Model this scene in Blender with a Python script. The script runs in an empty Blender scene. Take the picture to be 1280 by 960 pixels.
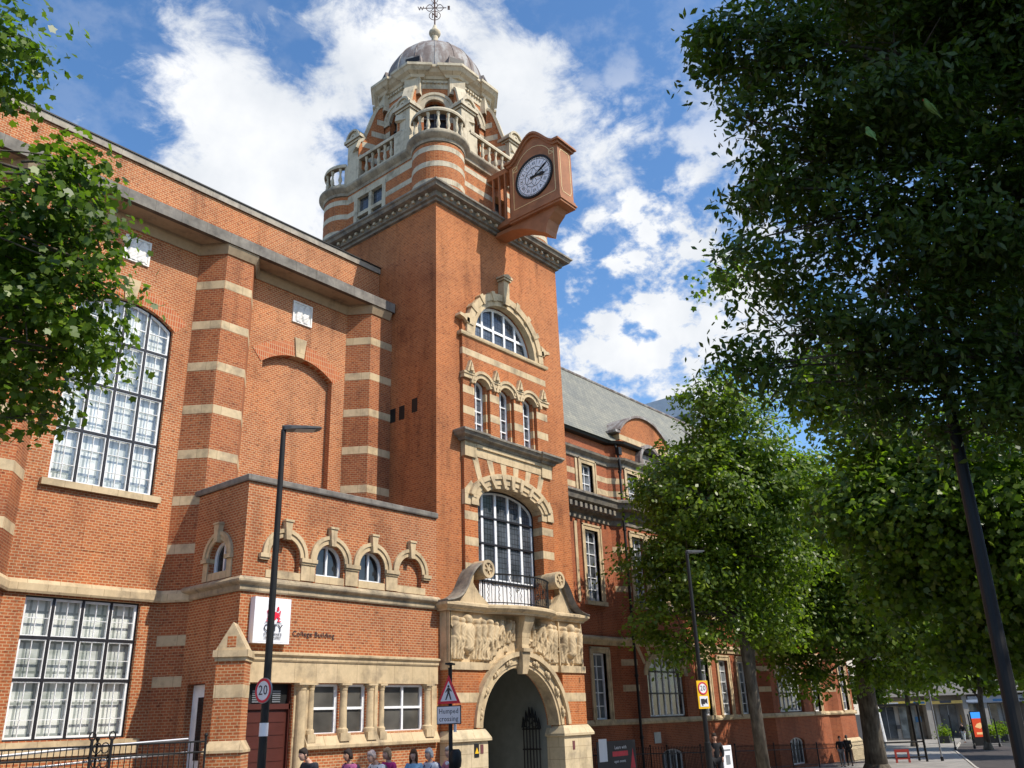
import bpy, math, random
import numpy as np
from mathutils import Vector, Matrix
from mathutils.geometry import tessellate_polygon
R = math.radians
PI = math.pi
random.seed(7)
sc = bpy.context.scene
col = sc.collection

# ---------------------------------------------------------------- camera, light, exposure
CAM = Vector((0, 0, 2.2))
cd = bpy.data.cameras.new("camera"); cam = bpy.data.objects.new("camera", cd); col.objects.link(cam)
mr = Matrix(((0.64613922, -0.25845569, -0.71812587), (-0.76245859, -0.2605964, -0.59223848), (-0.03407362, 0.93020975, -0.36544332)))
cam.matrix_world = Matrix.Translation(CAM) @ mr.to_4x4()
cd.lens = 30.164; cd.sensor_width = 36; cd.clip_start = 0.1; cd.clip_end = 3000
sc.camera = cam

SUN = Vector((0.24, -1.0, 1.12)).normalized()
el = math.asin(SUN.z); az = math.atan2(SUN.x, SUN.y)
sl = bpy.data.lights.new("sun", 'SUN'); so = bpy.data.objects.new("sun", sl); col.objects.link(so)
sl.energy = 4.3; sl.angle = R(0.53); sl.color = (1.0, 0.93, 0.82)
so.rotation_euler = SUN.to_track_quat('Z', 'Y').to_euler()

W = bpy.data.worlds.new("World"); sc.world = W; W.use_nodes = True
nt = W.node_tree; N = nt.nodes; L = nt.links; N.clear()
def nd(t, **k):
    n = N.new(t)
    for a, b in k.items(): setattr(n, a, b)
    return n
out = nd('ShaderNodeOutputWorld'); bg = nd('ShaderNodeBackground'); L.new(bg.outputs[0], out.inputs[0])
sky = nd('ShaderNodeTexSky', sky_type='NISHITA', sun_disc=False); sky.sun_elevation = el; sky.sun_rotation = az
sky.air_density = 1.0; sky.dust_density = 0.6; sky.ozone_density = 2.5; sky.altitude = 50
bg.inputs[1].default_value = 0.14
tc = nd('ShaderNodeTexCoord'); GEN = tc.outputs['Generated']
def wmath(op, a, b=None, c=None):
    m = nd('ShaderNodeMath', operation=op)
    for i, v in enumerate((a, b, c)):
        if v is None: continue
        if hasattr(v, 'links'): L.new(v, m.inputs[i])
        else: m.inputs[i].default_value = v
    return m.outputs[0]
def wnoise(scale, detail, rough, dist=0, loc=(0, 0, 0), sca=(1, 1, 1)):
    mp = nd('ShaderNodeMapping'); mp.inputs['Location'].default_value = loc; mp.inputs['Scale'].default_value = sca
    L.new(GEN, mp.inputs[0]); n = nd('ShaderNodeTexNoise'); n.inputs['Scale'].default_value = scale
    n.inputs['Detail'].default_value = detail; n.inputs['Roughness'].default_value = rough; n.inputs['Distortion'].default_value = dist
    L.new(mp.outputs[0], n.inputs[0]); return n.outputs[0]
def wlobe(d, r, gain):      # a bank of cloud round one direction of the sky
    v = nd('ShaderNodeVectorMath', operation='DISTANCE'); L.new(GEN, v.inputs[0]); v.inputs[1].default_value = Vector(d).normalized()
    mr_ = nd('ShaderNodeMapRange'); mr_.interpolation_type = 'SMOOTHSTEP'; L.new(v.outputs['Value'], mr_.inputs[0])
    mr_.inputs[1].default_value = r; mr_.inputs[2].default_value = 0; mr_.inputs[3].default_value = 0; mr_.inputs[4].default_value = gain
    return mr_.outputs[0]
#CLOUDLOBES
LOBES = [((0.387, 0.678, 0.625), 0.20, 0.42), ((0.31, 0.69, 0.64), 0.12, 0.22), ((0.442, 0.705, 0.555), 0.17, 0.40), ((0.473, 0.549, 0.689), 0.13, 0.30), ((0.563, 0.49, 0.67), 0.15, 0.34), ((0.639, 0.42, 0.645), 0.14, 0.30), ((0.70, 0.41, 0.58), 0.13, 0.28), ((0.592, 0.571, 0.568), 0.14, 0.3),
         ((0.70, 0.46, 0.54), 0.10, 0.12), ((0.77, 0.43, 0.46), 0.14, 0.06),
         ((0.241, 0.717, 0.654), 0.13, -0.28), ((0.605, 0.355, 0.71), 0.16, -0.32), ((0.751, 0.355, 0.557), 0.10, -0.28), ((0.337, 0.753, 0.565), 0.10, -0.22), ((0.426, 0.617, 0.662), 0.055, -0.30), ((0.68, 0.343, 0.648), 0.12, -0.30)]
big = wnoise(4.2, 12, 0.62, 0.35, (2.3, 0.7, 1.1))
fine = wnoise(17, 10, 0.66, 0.4, (0.4, 5.1, 2.0), (1, 1, 1.8))
dens = wmath('MULTIPLY_ADD', fine, 0.55, wmath('MULTIPLY', big, 1.25))
for d, r, g in LOBES: dens = wmath('ADD', dens, wlobe(d, r, g * 0.72))
rp = nd('ShaderNodeMapRange'); rp.interpolation_type = 'SMOOTHSTEP'; L.new(dens, rp.inputs[0])
rp.inputs[1].default_value = 0.93; rp.inputs[2].default_value = 1.17
shade = wnoise(5.5, 6, 0.55, 0.1, (7.3, 1.7, 3.1))
sm = nd('ShaderNodeMapRange'); L.new(shade, sm.inputs[0]); sm.inputs[1].default_value = 0.3; sm.inputs[2].default_value = 0.7
cc = nd('ShaderNodeMix', data_type='RGBA'); L.new(sm.outputs[0], cc.inputs['Factor'])
cc.inputs[6].default_value = (3.9, 4.25, 4.75, 1); cc.inputs[7].default_value = (6.7, 6.7, 6.7, 1)
cirn = wnoise(20, 9, 0.58, 0.08, (3.1, 1.1, 0.0), (1.0, 1.0, 1.5)); cr_ = nd('ShaderNodeMapRange'); cr_.interpolation_type = 'SMOOTHSTEP'; L.new(wmath('MULTIPLY_ADD', big, 0.5, cirn), cr_.inputs[0]); cr_.inputs[1].default_value = 0.66; cr_.inputs[2].default_value = 0.88
veil = wmath('MULTIPLY', cr_.outputs[0], wmath('ADD', wlobe((0.775, 0.45, 0.45), 0.32, 1.5), 0.12))
fac = wmath('MINIMUM', wmath('MAXIMUM', rp.outputs[0], veil), 1.0)
mx = nd('ShaderNodeMix', data_type='RGBA'); L.new(fac, mx.inputs['Factor'])
hs_ = nd('ShaderNodeHueSaturation'); hs_.inputs['Saturation'].default_value = 1.18; hs_.inputs['Value'].default_value = 1.30; L.new(sky.outputs[0], hs_.inputs['Color']); L.new(hs_.outputs[0], mx.inputs[6]); L.new(cc.outputs[2], mx.inputs[7]); L.new(mx.outputs[2], bg.inputs[0])
vs = sc.view_settings; vs.view_transform = 'Standard'; vs.look = 'None'; vs.gamma = 1; vs.exposure = 0.27; vs.use_curve_mapping = False

# ---------------------------------------------------------------- materials
MATS = {}
class Mat:
    def __init__(s, name, base=(0.5, 0.5, 0.5), rough=0.8, metal=0.0, spec=0.3):
        s.m = bpy.data.materials.new(name); s.m.use_nodes = True; s.t = s.m.node_tree; s.b = s.t.nodes['Principled BSDF']
        s.b.inputs['Base Color'].default_value = (*base, 1); s.b.inputs['Roughness'].default_value = rough
        s.b.inputs['Metallic'].default_value = metal; s.b.inputs['Specular IOR Level'].default_value = spec
        MATS[name] = s.m
    def n(s, t, **k):
        x = s.t.nodes.new(t)
        for a, b in k.items(): setattr(x, a, b)
        return x
    def l(s, a, b): s.t.links.new(a, b)
    def pos(s): return s.n('ShaderNodeNewGeometry').outputs['Position']
    def noise(s, scale, detail=4, rough=0.55, vec=None, sca=None):
        n = s.n('ShaderNodeTexNoise'); n.inputs['Scale'].default_value = scale; n.inputs['Detail'].default_value = detail; n.inputs['Roughness'].default_value = rough
        v = vec or s.pos()
        if sca:
            mp = s.n('ShaderNodeMapping'); mp.inputs['Scale'].default_value = sca; s.l(v, mp.inputs[0]); v = mp.outputs[0]
        s.l(v, n.inputs[0]); return n.outputs[0]
    def ramp(s, f, stops):
        r = s.n('ShaderNodeValToRGB'); e = r.color_ramp.elements
        while len(e) < len(stops): e.new(0.5)
        for i, (p, c) in enumerate(stops): e[i].position = p; e[i].color = (*c, 1) if len(c) == 3 else c
        s.l(f, r.inputs[0]); return r.outputs[0]
    def mix(s, f, a, b, blend='MIX'):
        m = s.n('ShaderNodeMix', data_type='RGBA', blend_type=blend)
        for i, v in ((0, f), (6, a), (7, b)):
            if hasattr(v, 'links'): s.l(v, m.inputs[i])
            elif i == 0: m.inputs[0].default_value = v
            else: m.inputs[i].default_value = (*v, 1)
        return m.outputs[2]
    def bump(s, h, st=0.3, d=0.02):
        b = s.n('ShaderNodeBump'); b.inputs['Strength'].default_value = st; b.inputs['Distance'].default_value = d; s.l(h, b.inputs['Height']); s.l(b.outputs[0], s.b.inputs['Normal'])
    def color(s, c): s.l(c, s.b.inputs['Base Color'])
    def wallvec(s):      # (distance along the wall, height) in metres
        g = s.n('ShaderNodeNewGeometry'); sx = s.n('ShaderNodeSeparateXYZ'); s.l(g.outputs['True Normal'], sx.inputs[0])
        p = s.n('ShaderNodeSeparateXYZ'); s.l(g.outputs['Position'], p.inputs[0])
        a = s.n('ShaderNodeMath', operation='MULTIPLY'); s.l(p.outputs[0], a.inputs[0]); s.l(sx.outputs[1], a.inputs[1])
        b = s.n('ShaderNodeMath', operation='MULTIPLY'); s.l(p.outputs[1], b.inputs[0]); s.l(sx.outputs[0], b.inputs[1])
        c = s.n('ShaderNodeMath', operation='SUBTRACT'); s.l(b.outputs[0], c.inputs[0]); s.l(a.outputs[0], c.inputs[1])
        v = s.n('ShaderNodeCombineXYZ'); s.l(c.outputs[0], v.inputs[0]); s.l(p.outputs[2], v.inputs[1]); return v.outputs[0]

def brick(name, c1, c2, mortar, msize, dark=0.25):
    m = Mat(name, rough=0.85); v = m.wallvec()
    b = m.n('ShaderNodeTexBrick'); m.l(v, b.inputs['Vector']); b.inputs['Scale'].default_value = 1.0
    b.inputs['Brick Width'].default_value = 0.17; b.inputs['Row Height'].default_value = 0.078
    b.inputs['Mortar Size'].default_value = msize; b.inputs['Mortar Smooth'].default_value = 0.3; b.inputs['Bias'].default_value = -0.1
    b.inputs['Color1'].default_value = (*c1, 1); b.inputs['Color2'].default_value = (*c2, 1); b.inputs['Mortar'].default_value = (*mortar, 1)
    # odd dark bricks: noise sampled at brick size
    n1 = m.noise(1.0, 1, 0.5, v, (5.9, 12.8, 1)); dk = m.ramp(n1, [(0.60, (1, 1, 1)), (0.72, (1 - dark * 1.6, 1 - dark * 1.7, 1 - dark * 1.7))])
    n2 = m.noise(0.45, 8, 0.68); st = m.ramp(n2, [(0.3, (0.72, 0.68, 0.68)), (0.5, (1, 1, 1)), (0.72, (1.18, 1.10, 1.02))])
    n3 = m.noise(1.0, 5, 0.65, None, (1.4, 1.4, 0.22)); s3 = m.ramp(n3, [(0.32, (0.62, 0.60, 0.60)), (0.47, (1, 1, 1)), (0.8, (1.06, 1.04, 1.03))])
    c = m.mix(1.0, b.outputs['Color'], dk, 'MULTIPLY'); c = m.mix(1.0, c, st, 'MULTIPLY'); c = m.mix(0.85, c, s3, 'MULTIPLY'); n4 = m.noise(0.16, 2, 0.4); c = m.mix(1.0, c, m.ramp(n4, [(0.44, (1, 1, 1)), (0.455, (1, 1, 1)), (0.56, (1.0, 0.93, 0.86)), (0.60, (0.88, 0.85, 0.84))]), 'MULTIPLY')
    m.color(c); m.bump(b.outputs['Fac'], -0.35, 0.01); return m.m
BR_P = brick('brick_pier', (0.37, 0.108, 0.036), (0.27, 0.070, 0.028), (0.40, 0.26, 0.14), 0.010, 0.32)
BR_W = brick('brick_wing', (0.43, 0.132, 0.043), (0.33, 0.088, 0.031), (0.48, 0.335, 0.19), 0.012, 0.30)
BR_T = brick('brick_tower', (0.45, 0.143, 0.043), (0.34, 0.097, 0.031), (0.46, 0.27, 0.135), 0.0085, 0.30)
BR_D = brick('brick_side', (0.34, 0.088, 0.032), (0.25, 0.060, 0.024), (0.34, 0.18, 0.10), 0.009, 0.25)  # side wing brick; tree shade is put into this darker base

def stone(name, c, dirt, amt=0.5, joints=None, scale=1.6):
    m = Mat(name, rough=0.85)
    n = m.noise(scale, 8, 0.65); n2 = m.noise(9, 5, 0.6); n3 = m.noise(1.0, 4, 0.6, None, (3.0, 3.0, 0.35))
    a = m.ramp(n, [(0.32, dirt), (0.32 + 0.42 * amt, c), (0.85, tuple(min(1, x * 1.1) for x in c))])
    a = m.mix(0.35, a, m.ramp(n2, [(0.3, (0.7, 0.7, 0.7)), (0.7, (1.1, 1.1, 1.1))]), 'MULTIPLY')
    a = m.mix(0.5, a, m.ramp(n3, [(0.32, (0.72, 0.70, 0.66)), (0.5, (1, 1, 1))]), 'MULTIPLY')
    if joints:
        v = m.wallvec(); b = m.n('ShaderNodeTexBrick'); m.l(v, b.inputs['Vector']); b.inputs['Scale'].default_value = 1
        b.inputs['Brick Width'].default_value = joints[0]; b.inputs['Row Height'].default_value = joints[1]; b.inputs['Mortar Size'].default_value = 0.006
        b.inputs['Color1'].default_value = (1, 1, 1, 1); b.inputs['Color2'].default_value = (0.9, 0.9, 0.88, 1); b.inputs['Mortar'].default_value = (0.5, 0.45, 0.4, 1)
        a = m.mix(1.0, a, b.outputs['Color'], 'MULTIPLY')
    m.color(a); m.bump(n2, 0.25, 0.01); return m.m
ST = stone('stone_buff', (0.61, 0.465, 0.28), (0.34, 0.26, 0.165), 0.5, (0.75, 5.0))
STP = stone('stone_plinth', (0.62, 0.50, 0.32), (0.42, 0.34, 0.23), 0.4, (0.9, 0.42))
STC = stone('stone_carved', (0.62, 0.47, 0.28), (0.36, 0.27, 0.16), 0.5)
STG = stone('stone_weathered', (0.36, 0.31, 0.235), (0.12, 0.11, 0.10), 0.9, (0.9, 5.0), 2.2)
STU = stone('stone_upper', (0.60, 0.52, 0.38), (0.34, 0.29, 0.21), 0.4, (0.8, 5.0))
STK = stone('coping_dark', (0.29, 0.26, 0.22), (0.12, 0.11, 0.10), 0.9, (0.9, 5.0), 2.2)

def plain(name, c, rough=0.6, metal=0, spec=0.4, var=0.12, sc_=3.0):
    m = Mat(name, c, rough, metal, spec)
    if var:
        n = m.noise(sc_, 6, 0.6); m.color(m.ramp(n, [(0.3, tuple(x * (1 - var) for x in c)), (0.7, tuple(min(1, x * (1 + var)) for x in c))]))
    return m.m
WHITE = plain('white_paint', (0.80, 0.80, 0.79), 0.45)
DARKF = plain('dark_frame', (0.018, 0.017, 0.020), 0.4)
BLACK = plain('black_paint', (0.010, 0.010, 0.010), 0.55, 0, 0.35)
BROWN = plain('brown_door', (0.075, 0.020, 0.014), 0.4)
GREYM = plain('grey_metal', (0.30, 0.31, 0.32), 0.45, 0.6)
STEEL = plain('galvanised_steel', (0.55, 0.55, 0.56), 0.35, 0.8)
TERR = plain('clock_case_brown', (0.35, 0.150, 0.070), 0.6, 0, 0.3, 0.20, 1.6)
GOLD = plain('gilt_line', (0.80, 0.60, 0.30), 0.4, 0.2)
DIAL = plain('dial_opal', (0.80, 0.81, 0.85), 0.3)
CREAM = plain('cream_plaster', (0.56, 0.50, 0.39), 0.8)
RELW = plain('white_relief', (0.74, 0.71, 0.66), 0.7, var=0.15, sc_=8)
INT = plain('passage_wall', (0.21, 0.22, 0.19), 0.7)

def lead():
    m = Mat('dome_lead', rough=0.72, metal=0.0, spec=0.3)
    n = m.noise(1.0, 8, 0.65, None, (2.2, 2.2, 0.45)); n2 = m.noise(7, 5, 0.6)
    c = m.ramp(n, [(0.30, (0.13, 0.095, 0.08)), (0.48, (0.22, 0.18, 0.16)), (0.60, (0.36, 0.35, 0.33)), (0.75, (0.18, 0.145, 0.125))])
    m.color(m.mix(0.4, c, m.ramp(n2, [(0.3, (0.7, 0.7, 0.7)), (0.7, (1.2, 1.2, 1.2))]), 'MULTIPLY')); return m.m
LEAD = lead()
def slate():
    m = Mat('roof_slate', rough=0.6); g = m.pos()
    sx = m.n('ShaderNodeSeparateXYZ'); m.l(g, sx.inputs[0]); v = m.n('ShaderNodeCombineXYZ'); m.l(sx.outputs[0], v.inputs[0]); m.l(sx.outputs[2], v.inputs[1])
    b = m.n('ShaderNodeTexBrick'); m.l(v.outputs[0], b.inputs['Vector']); b.inputs['Scale'].default_value = 1
    b.inputs['Brick Width'].default_value = 0.3; b.inputs['Row Height'].default_value = 0.2; b.inputs['Mortar Size'].default_value = 0.012
    b.inputs['Color1'].default_value = (0.27, 0.265, 0.215, 1); b.inputs['Color2'].default_value = (0.20, 0.20, 0.17, 1); b.inputs['Mortar'].default_value = (0.09, 0.09, 0.08, 1)
    n = m.noise(0.8, 7, 0.65); c = m.mix(0.8, b.outputs['Color'], m.ramp(n, [(0.3, (0.75, 0.76, 0.78)), (0.7, (1.15, 1.1, 1.0))]), 'MULTIPLY')
    m.color(c); m.bump(b.outputs['Fac'], -0.4, 0.02); return m.m
SLATE = slate()

def glass(name, c, rough=0.06, lattice=None, var=0.5, spec=0.6):
    m = Mat(name, c, rough, 0, spec)
    n = m.noise(0.9, 3, 0.5); a = m.ramp(n, [(0.35, tuple(x * (1 - var) for x in c)), (0.65, tuple(x * (1 + var) for x in c))])
    if lattice:
        v = m.wallvec(); b = m.n('ShaderNodeTexBrick'); m.l(v, b.inputs['Vector']); b.inputs['Scale'].default_value = 1; b.offset = 0
        b.inputs['Brick Width'].default_value = lattice; b.inputs['Row Height'].default_value = lattice * 1.25; b.inputs['Mortar Size'].default_value = 0.012
        b.inputs['Color1'].default_value = (1, 1, 1, 1); b.inputs['Color2'].default_value = (0.75, 0.78, 0.8, 1); b.inputs['Mortar'].default_value = (0.25, 0.25, 0.25, 1)
        a = m.mix(1, a, b.outputs['Color'], 'MULTIPLY')
    w = m.noise(2.2, 2, 0.5); m.color(a); m.bump(w, 0.06, 0.05); return m.m
GL_T = glass('tower_glass', (0.085, 0.095, 0.11), 0.12, 0.16)
GL_D = glass('dark_glass', (0.022, 0.025, 0.028), 0.05)
GL_A = glass('annexe_glass', (0.075, 0.070, 0.060), 0.06)
GL_S = glass('sash_glass', (0.10, 0.11, 0.12), 0.08, None, 0.8)
def hallglass():
    m = Mat('hall_glass', rough=0.05)
    tr = m.n('ShaderNodeBsdfTransparent'); tr.inputs[0].default_value = (0.95, 0.97, 0.98, 1); gl = m.n('ShaderNodeBsdfGlossy'); gl.inputs['Roughness'].default_value = 0.04
    fr = m.n('ShaderNodeFresnel'); fr.inputs[0].default_value = 1.52; mx_ = m.n('ShaderNodeMixShader'); a = m.n('ShaderNodeMath', operation='MULTIPLY'); m.l(fr.outputs[0], a.inputs[0]); a.inputs[1].default_value = 1.6
    mx_.inputs[0].default_value = 0.12; m.l(tr.outputs[0], mx_.inputs[1]); m.l(gl.outputs[0], mx_.inputs[2]); m.l(mx_.outputs[0], m.t.nodes['Material Output'].inputs[0]); return m.m
GL_H = hallglass()
def pane_reflection():  # pale blocks and grey strips paint in reflections on the hall panes
    m = Mat('reflection_lining', rough=0.7); v = m.wallvec()
    b = m.n('ShaderNodeTexBrick'); m.l(v, b.inputs['Vector']); b.inputs['Scale'].default_value = 1; b.offset = 0.0
    b.inputs['Brick Width'].default_value = 0.383; b.inputs['Row Height'].default_value = 0.76; b.inputs['Mortar Size'].default_value = 0.035; b.inputs['Mortar Smooth'].default_value = 0.2
    b.inputs['Color1'].default_value = (0.88, 0.87, 0.80, 1); b.inputs['Color2'].default_value = (0.68, 0.68, 0.62, 1); b.inputs['Mortar'].default_value = (0.38, 0.40, 0.36, 1)
    n = m.noise(1.1, 2, 0.5, v, (1.0, 1.3, 1)); c = m.mix(1.0, b.outputs['Color'], m.ramp(m.noise(0.55, 4, 0.6, v, (1.0, 1.6, 1)), [(0.34, (0.50, 0.53, 0.51)), (0.50, (1.0, 1.0, 1.0))]), 'MULTIPLY')
    m.color(c); return m.m
PANE_REFL = pane_reflection()
def asphalt(name, c, sc_=1.2):
    m = Mat(name, c, 0.9); n = m.noise(sc_, 8, 0.7); n2 = m.noise(60, 3, 0.6)
    a = m.ramp(n, [(0.3, tuple(x * 0.75 for x in c)), (0.7, tuple(x * 1.25 for x in c))]); m.color(m.mix(0.5, a, m.ramp(n2, [(0.3, (0.7,) * 3), (0.7, (1.3,) * 3)]), 'MULTIPLY')); m.bump(n2, 0.3, 0.01); return m.m
ASPH = asphalt('asphalt', (0.055, 0.053, 0.052)); GRND = asphalt('ground', (0.16, 0.15, 0.14), 0.3)
def paving():
    m = Mat('paving', rough=0.85); b = m.n('ShaderNodeTexBrick'); m.l(m.pos(), b.inputs['Vector']); b.inputs['Scale'].default_value = 1
    b.inputs['Brick Width'].default_value = 0.75; b.inputs['Row Height'].default_value = 0.6; b.inputs['Mortar Size'].default_value = 0.012
    b.inputs['Color1'].default_value = (0.34, 0.32, 0.29, 1); b.inputs['Color2'].default_value = (0.28, 0.265, 0.245, 1); b.inputs['Mortar'].default_value = (0.13, 0.12, 0.11, 1)
    n = m.noise(0.7, 7, 0.6); m.color(m.mix(0.7, b.outputs['Color'], m.ramp(n, [(0.3, (0.7,) * 3), (0.7, (1.15,) * 3)]), 'MULTIPLY')); return m.m
PAVE = paving()
def bark():
    m = Mat('bark', rough=0.9); n = m.noise(1.0, 7, 0.65, None, (6, 6, 1.6)); n2 = m.noise(3.0, 4, 0.6)
    m.color(m.mix(0.5, m.ramp(n, [(0.3, (0.045, 0.036, 0.026)), (0.55, (0.12, 0.10, 0.075)), (0.75, (0.20, 0.18, 0.13))]), m.ramp(n2, [(0.35, (0.6,) * 3), (0.65, (1.3,) * 3)]), 'MULTIPLY')); m.bump(n, 0.6, 0.04); return m.m
BARK = bark()
def leaf(name, c, trans=0.35):
    m = Mat(name, c, 0.38, 0, 0.45); g = m.n('ShaderNodeNewGeometry'); oi = g.outputs['Random Per Island']
    cr = m.ramp(oi, [(0.0, tuple(x * 0.6 for x in c)), (0.5, c), (1.0, (c[0] * 1.7, c[1] * 1.45, c[2] * 1.1))])
    n = m.noise(0.5, 3, 0.5); cr = m.mix(1.0, cr, m.ramp(n, [(0.35, (0.8, 0.82, 0.9)), (0.65, (1.15, 1.12, 0.9))]), 'MULTIPLY'); m.color(cr)
    t = m.n('ShaderNodeBsdfTranslucent'); c2 = m.mix(1.0, cr, (1.35, 1.6, 0.45), 'MULTIPLY'); m.l(c2, t.inputs[0])
    mx_ = m.n('ShaderNodeMixShader'); mx_.inputs[0].default_value = trans; m.l(m.b.outputs[0], mx_.inputs[1]); m.l(t.outputs[0], mx_.inputs[2]); m.l(mx_.outputs[0], m.t.nodes['Material Output'].inputs[0]); return m.m
LF_PL = leaf('plane_leaf', (0.112, 0.185, 0.030), 0.50); LF_DK = leaf('ash_leaf', (0.066, 0.112, 0.020), 0.42); LF_MP = leaf('maple_leaf', (0.135, 0.200, 0.032), 0.55)

# ---------------------------------------------------------------- mesh helpers
class MB:
    def __init__(s): s.v = []; s.f = []
    def add(s, vs_, fs):
        b = len(s.v); s.v += [tuple(v) for v in vs_]; s.f += [tuple(b + i for i in f) for f in fs]
    def box(s, x0, x1, y0, y1, z0, z1):
        s.add([(x, y, z) for z in (z0, z1) for y in (y0, y1) for x in (x0, x1)], [(0, 2, 3, 1), (4, 5, 7, 6), (0, 1, 5, 4), (2, 6, 7, 3), (0, 4, 6, 2), (1, 3, 7, 5)])
    def obox(s, c, ax, ay, az_):      # oriented box: centre and three half-axis vectors
        c = Vector(c); s.add([c + a * Vector(ax) + b * Vector(ay) + d * Vector(az_) for d in (-1, 1) for b in (-1, 1) for a in (-1, 1)], [(0, 2, 3, 1), (4, 5, 7, 6), (0, 1, 5, 4), (2, 6, 7, 3), (0, 4, 6, 2), (1, 3, 7, 5)])
    def loft(s, rings, cap=True, closed=True):
        n = len(rings[0]); b = len(s.v)
        for r in rings: s.v += [tuple(p) for p in r]
        for i in range(len(rings) - 1):
            for j in range(n if closed else n - 1):
                k = (j + 1) % n; s.f.append((b + i * n + j, b + i * n + k, b + (i + 1) * n + k, b + (i + 1) * n + j))
        if cap: s.f.append(tuple(b + j for j in reversed(range(n)))); s.f.append(tuple(b + (len(rings) - 1) * n + j for j in range(n)))
    def rev(s, prof, c=(0, 0), seg=24, a0=0, a1=2 * PI, cap=False):
        full = abs(a1 - a0 - 2 * PI) < 1e-6; n = seg if full else seg + 1
        ang = [a0 + (a1 - a0) * i / seg for i in range(n)]
        s.loft([[(c[0] + r * math.cos(a), c[1] + r * math.sin(a), z) for a in ang] for r, z in prof], cap=cap, closed=full)
    def tube(s, pts, rad, seg=8, cap=True):
        pts = [Vector(p) for p in pts]; n = len(pts)
        if not hasattr(rad, '__len__'): rad = [rad] * n
        rings = []; ref = Vector((0.3, 0.2, 0.93)).normalized()
        for i, p in enumerate(pts):
            t = (pts[min(i + 1, n - 1)] - pts[max(i - 1, 0)]).normalized()
            a = t.cross(ref)
            if a.length < 0.1: a = t.cross(Vector((1, 0, 0)))
            a.normalize(); b_ = t.cross(a); rings.append([p + rad[i] * (math.cos(k * 2 * PI / seg) * a + math.sin(k * 2 * PI / seg) * b_) for k in range(seg)])
        s.loft(rings, cap)
    def sphere(s, c, r, seg=12, rings=8, sq=(1, 1, 1)):
        rr = []
        for i in range(rings + 1):
            t = PI * i / rings; q = max(math.sin(t), 0.001); rr.append([(c[0] + sq[0] * r * q * math.cos(a * 2 * PI / seg), c[1] + sq[1] * r * q * math.sin(a * 2 * PI / seg), c[2] - sq[2] * r * math.cos(t)) for a in range(seg)])
        s.loft(rr)
    def sweep(s, path, prof, closed=False):     # path in plan, outward on its right; prof closed [(out, z)]
        P = [Vector(p) for p in path]; n = len(P); rings = []
        for i in range(n):
            d1 = (P[i] - P[i - 1]).normalized() if (i > 0 or closed) else None
            d2 = (P[(i + 1) % n] - P[i]).normalized() if (i < n - 1 or closed) else None
            d1 = d1 or d2; d2 = d2 or d1
            n1 = Vector((d1.y, -d1.x)); n2 = Vector((d2.y, -d2.x)); m = (n1 + n2); m = m / max(m.length_squared / 2, 0.2)
            rings.append([(P[i].x + m.x * o, P[i].y + m.y * o, z) for o, z in prof])
        if closed: rings.append(rings[0])
        s.loft(rings, cap=not closed)
    def pieces(s):      # separate connected pieces; pieces whose boxes touch stay together
        n = len(s.v); p = list(range(n))
        def fd(i):
            while p[i] != i: p[i] = p[p[i]]; i = p[i]
            return i
        for f in s.f:
            a = fd(f[0])
            for i in f[1:]: p[fd(i)] = a
        g = {}
        for i in range(n): g.setdefault(fd(i), []).append(i)
        A = np.array(s.v); bx = [[A[v].min(0) - 0.015, A[v].max(0) + 0.015, set(v)] for v in g.values()]
        ch = True
        while ch:
            ch = False; out = []
            for b in bx:
                for o in out:
                    if (b[0] < o[1]).all() and (o[0] < b[1]).all(): o[0] = np.minimum(o[0], b[0]); o[1] = np.maximum(o[1], b[1]); o[2] |= b[2]; ch = True; break
                else: out.append(b)
            bx = out
        res = []
        for b in bx:
            m = MB(); mp = {}; 
            for i in sorted(b[2]): mp[i] = len(m.v); m.v.append(s.v[i])
            m.f = [tuple(mp[i] for i in f) for f in s.f if f[0] in b[2]]; res.append(m)
        return res
    def make(s, name, mat, parent=None, smooth=False, split=False):
        if split:
            for m in s.pieces(): o = m.make(name, mat, parent, smooth)
            return o
        me = bpy.data.meshes.new(name); me.from_pydata(s.v, [], s.f); me.update()
        if isinstance(mat, (list, tuple)):
            for m in mat: me.materials.append(m)
        else: me.materials.append(mat)
        if smooth: me.polygons.foreach_set('use_smooth', [True] * len(me.polygons))
        return link(name, me, parent)
def link(name, me, parent=None):
    o = bpy.data.objects.new(name, me); col.objects.link(o)
    if parent:
        o.parent = parent
        if parent.type == 'EMPTY': o.matrix_parent_inverse = Matrix.Translation(-parent.location)
    return o
def tag(o, label=None, cat=None, group=None, kind=None):
    if label: o['label'] = label
    if cat: o['category'] = cat
    if group: o['group'] = group
    if kind: o['kind'] = kind
    return o
def thing(name, loc, label, cat, group=None):
    o = bpy.data.objects.new(name, None); col.objects.link(o); o.location = loc; o.empty_display_size = 0.2
    return tag(o, label, cat, group)
def copy_tree(o, parent=None):
    c = o.copy(); col.objects.link(c)
    if parent: c.parent = parent; c.matrix_parent_inverse = o.matrix_parent_inverse.copy()
    for ch in [x for x in bpy.data.objects if x.parent == o]: copy_tree(ch, c)
    return c
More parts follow.
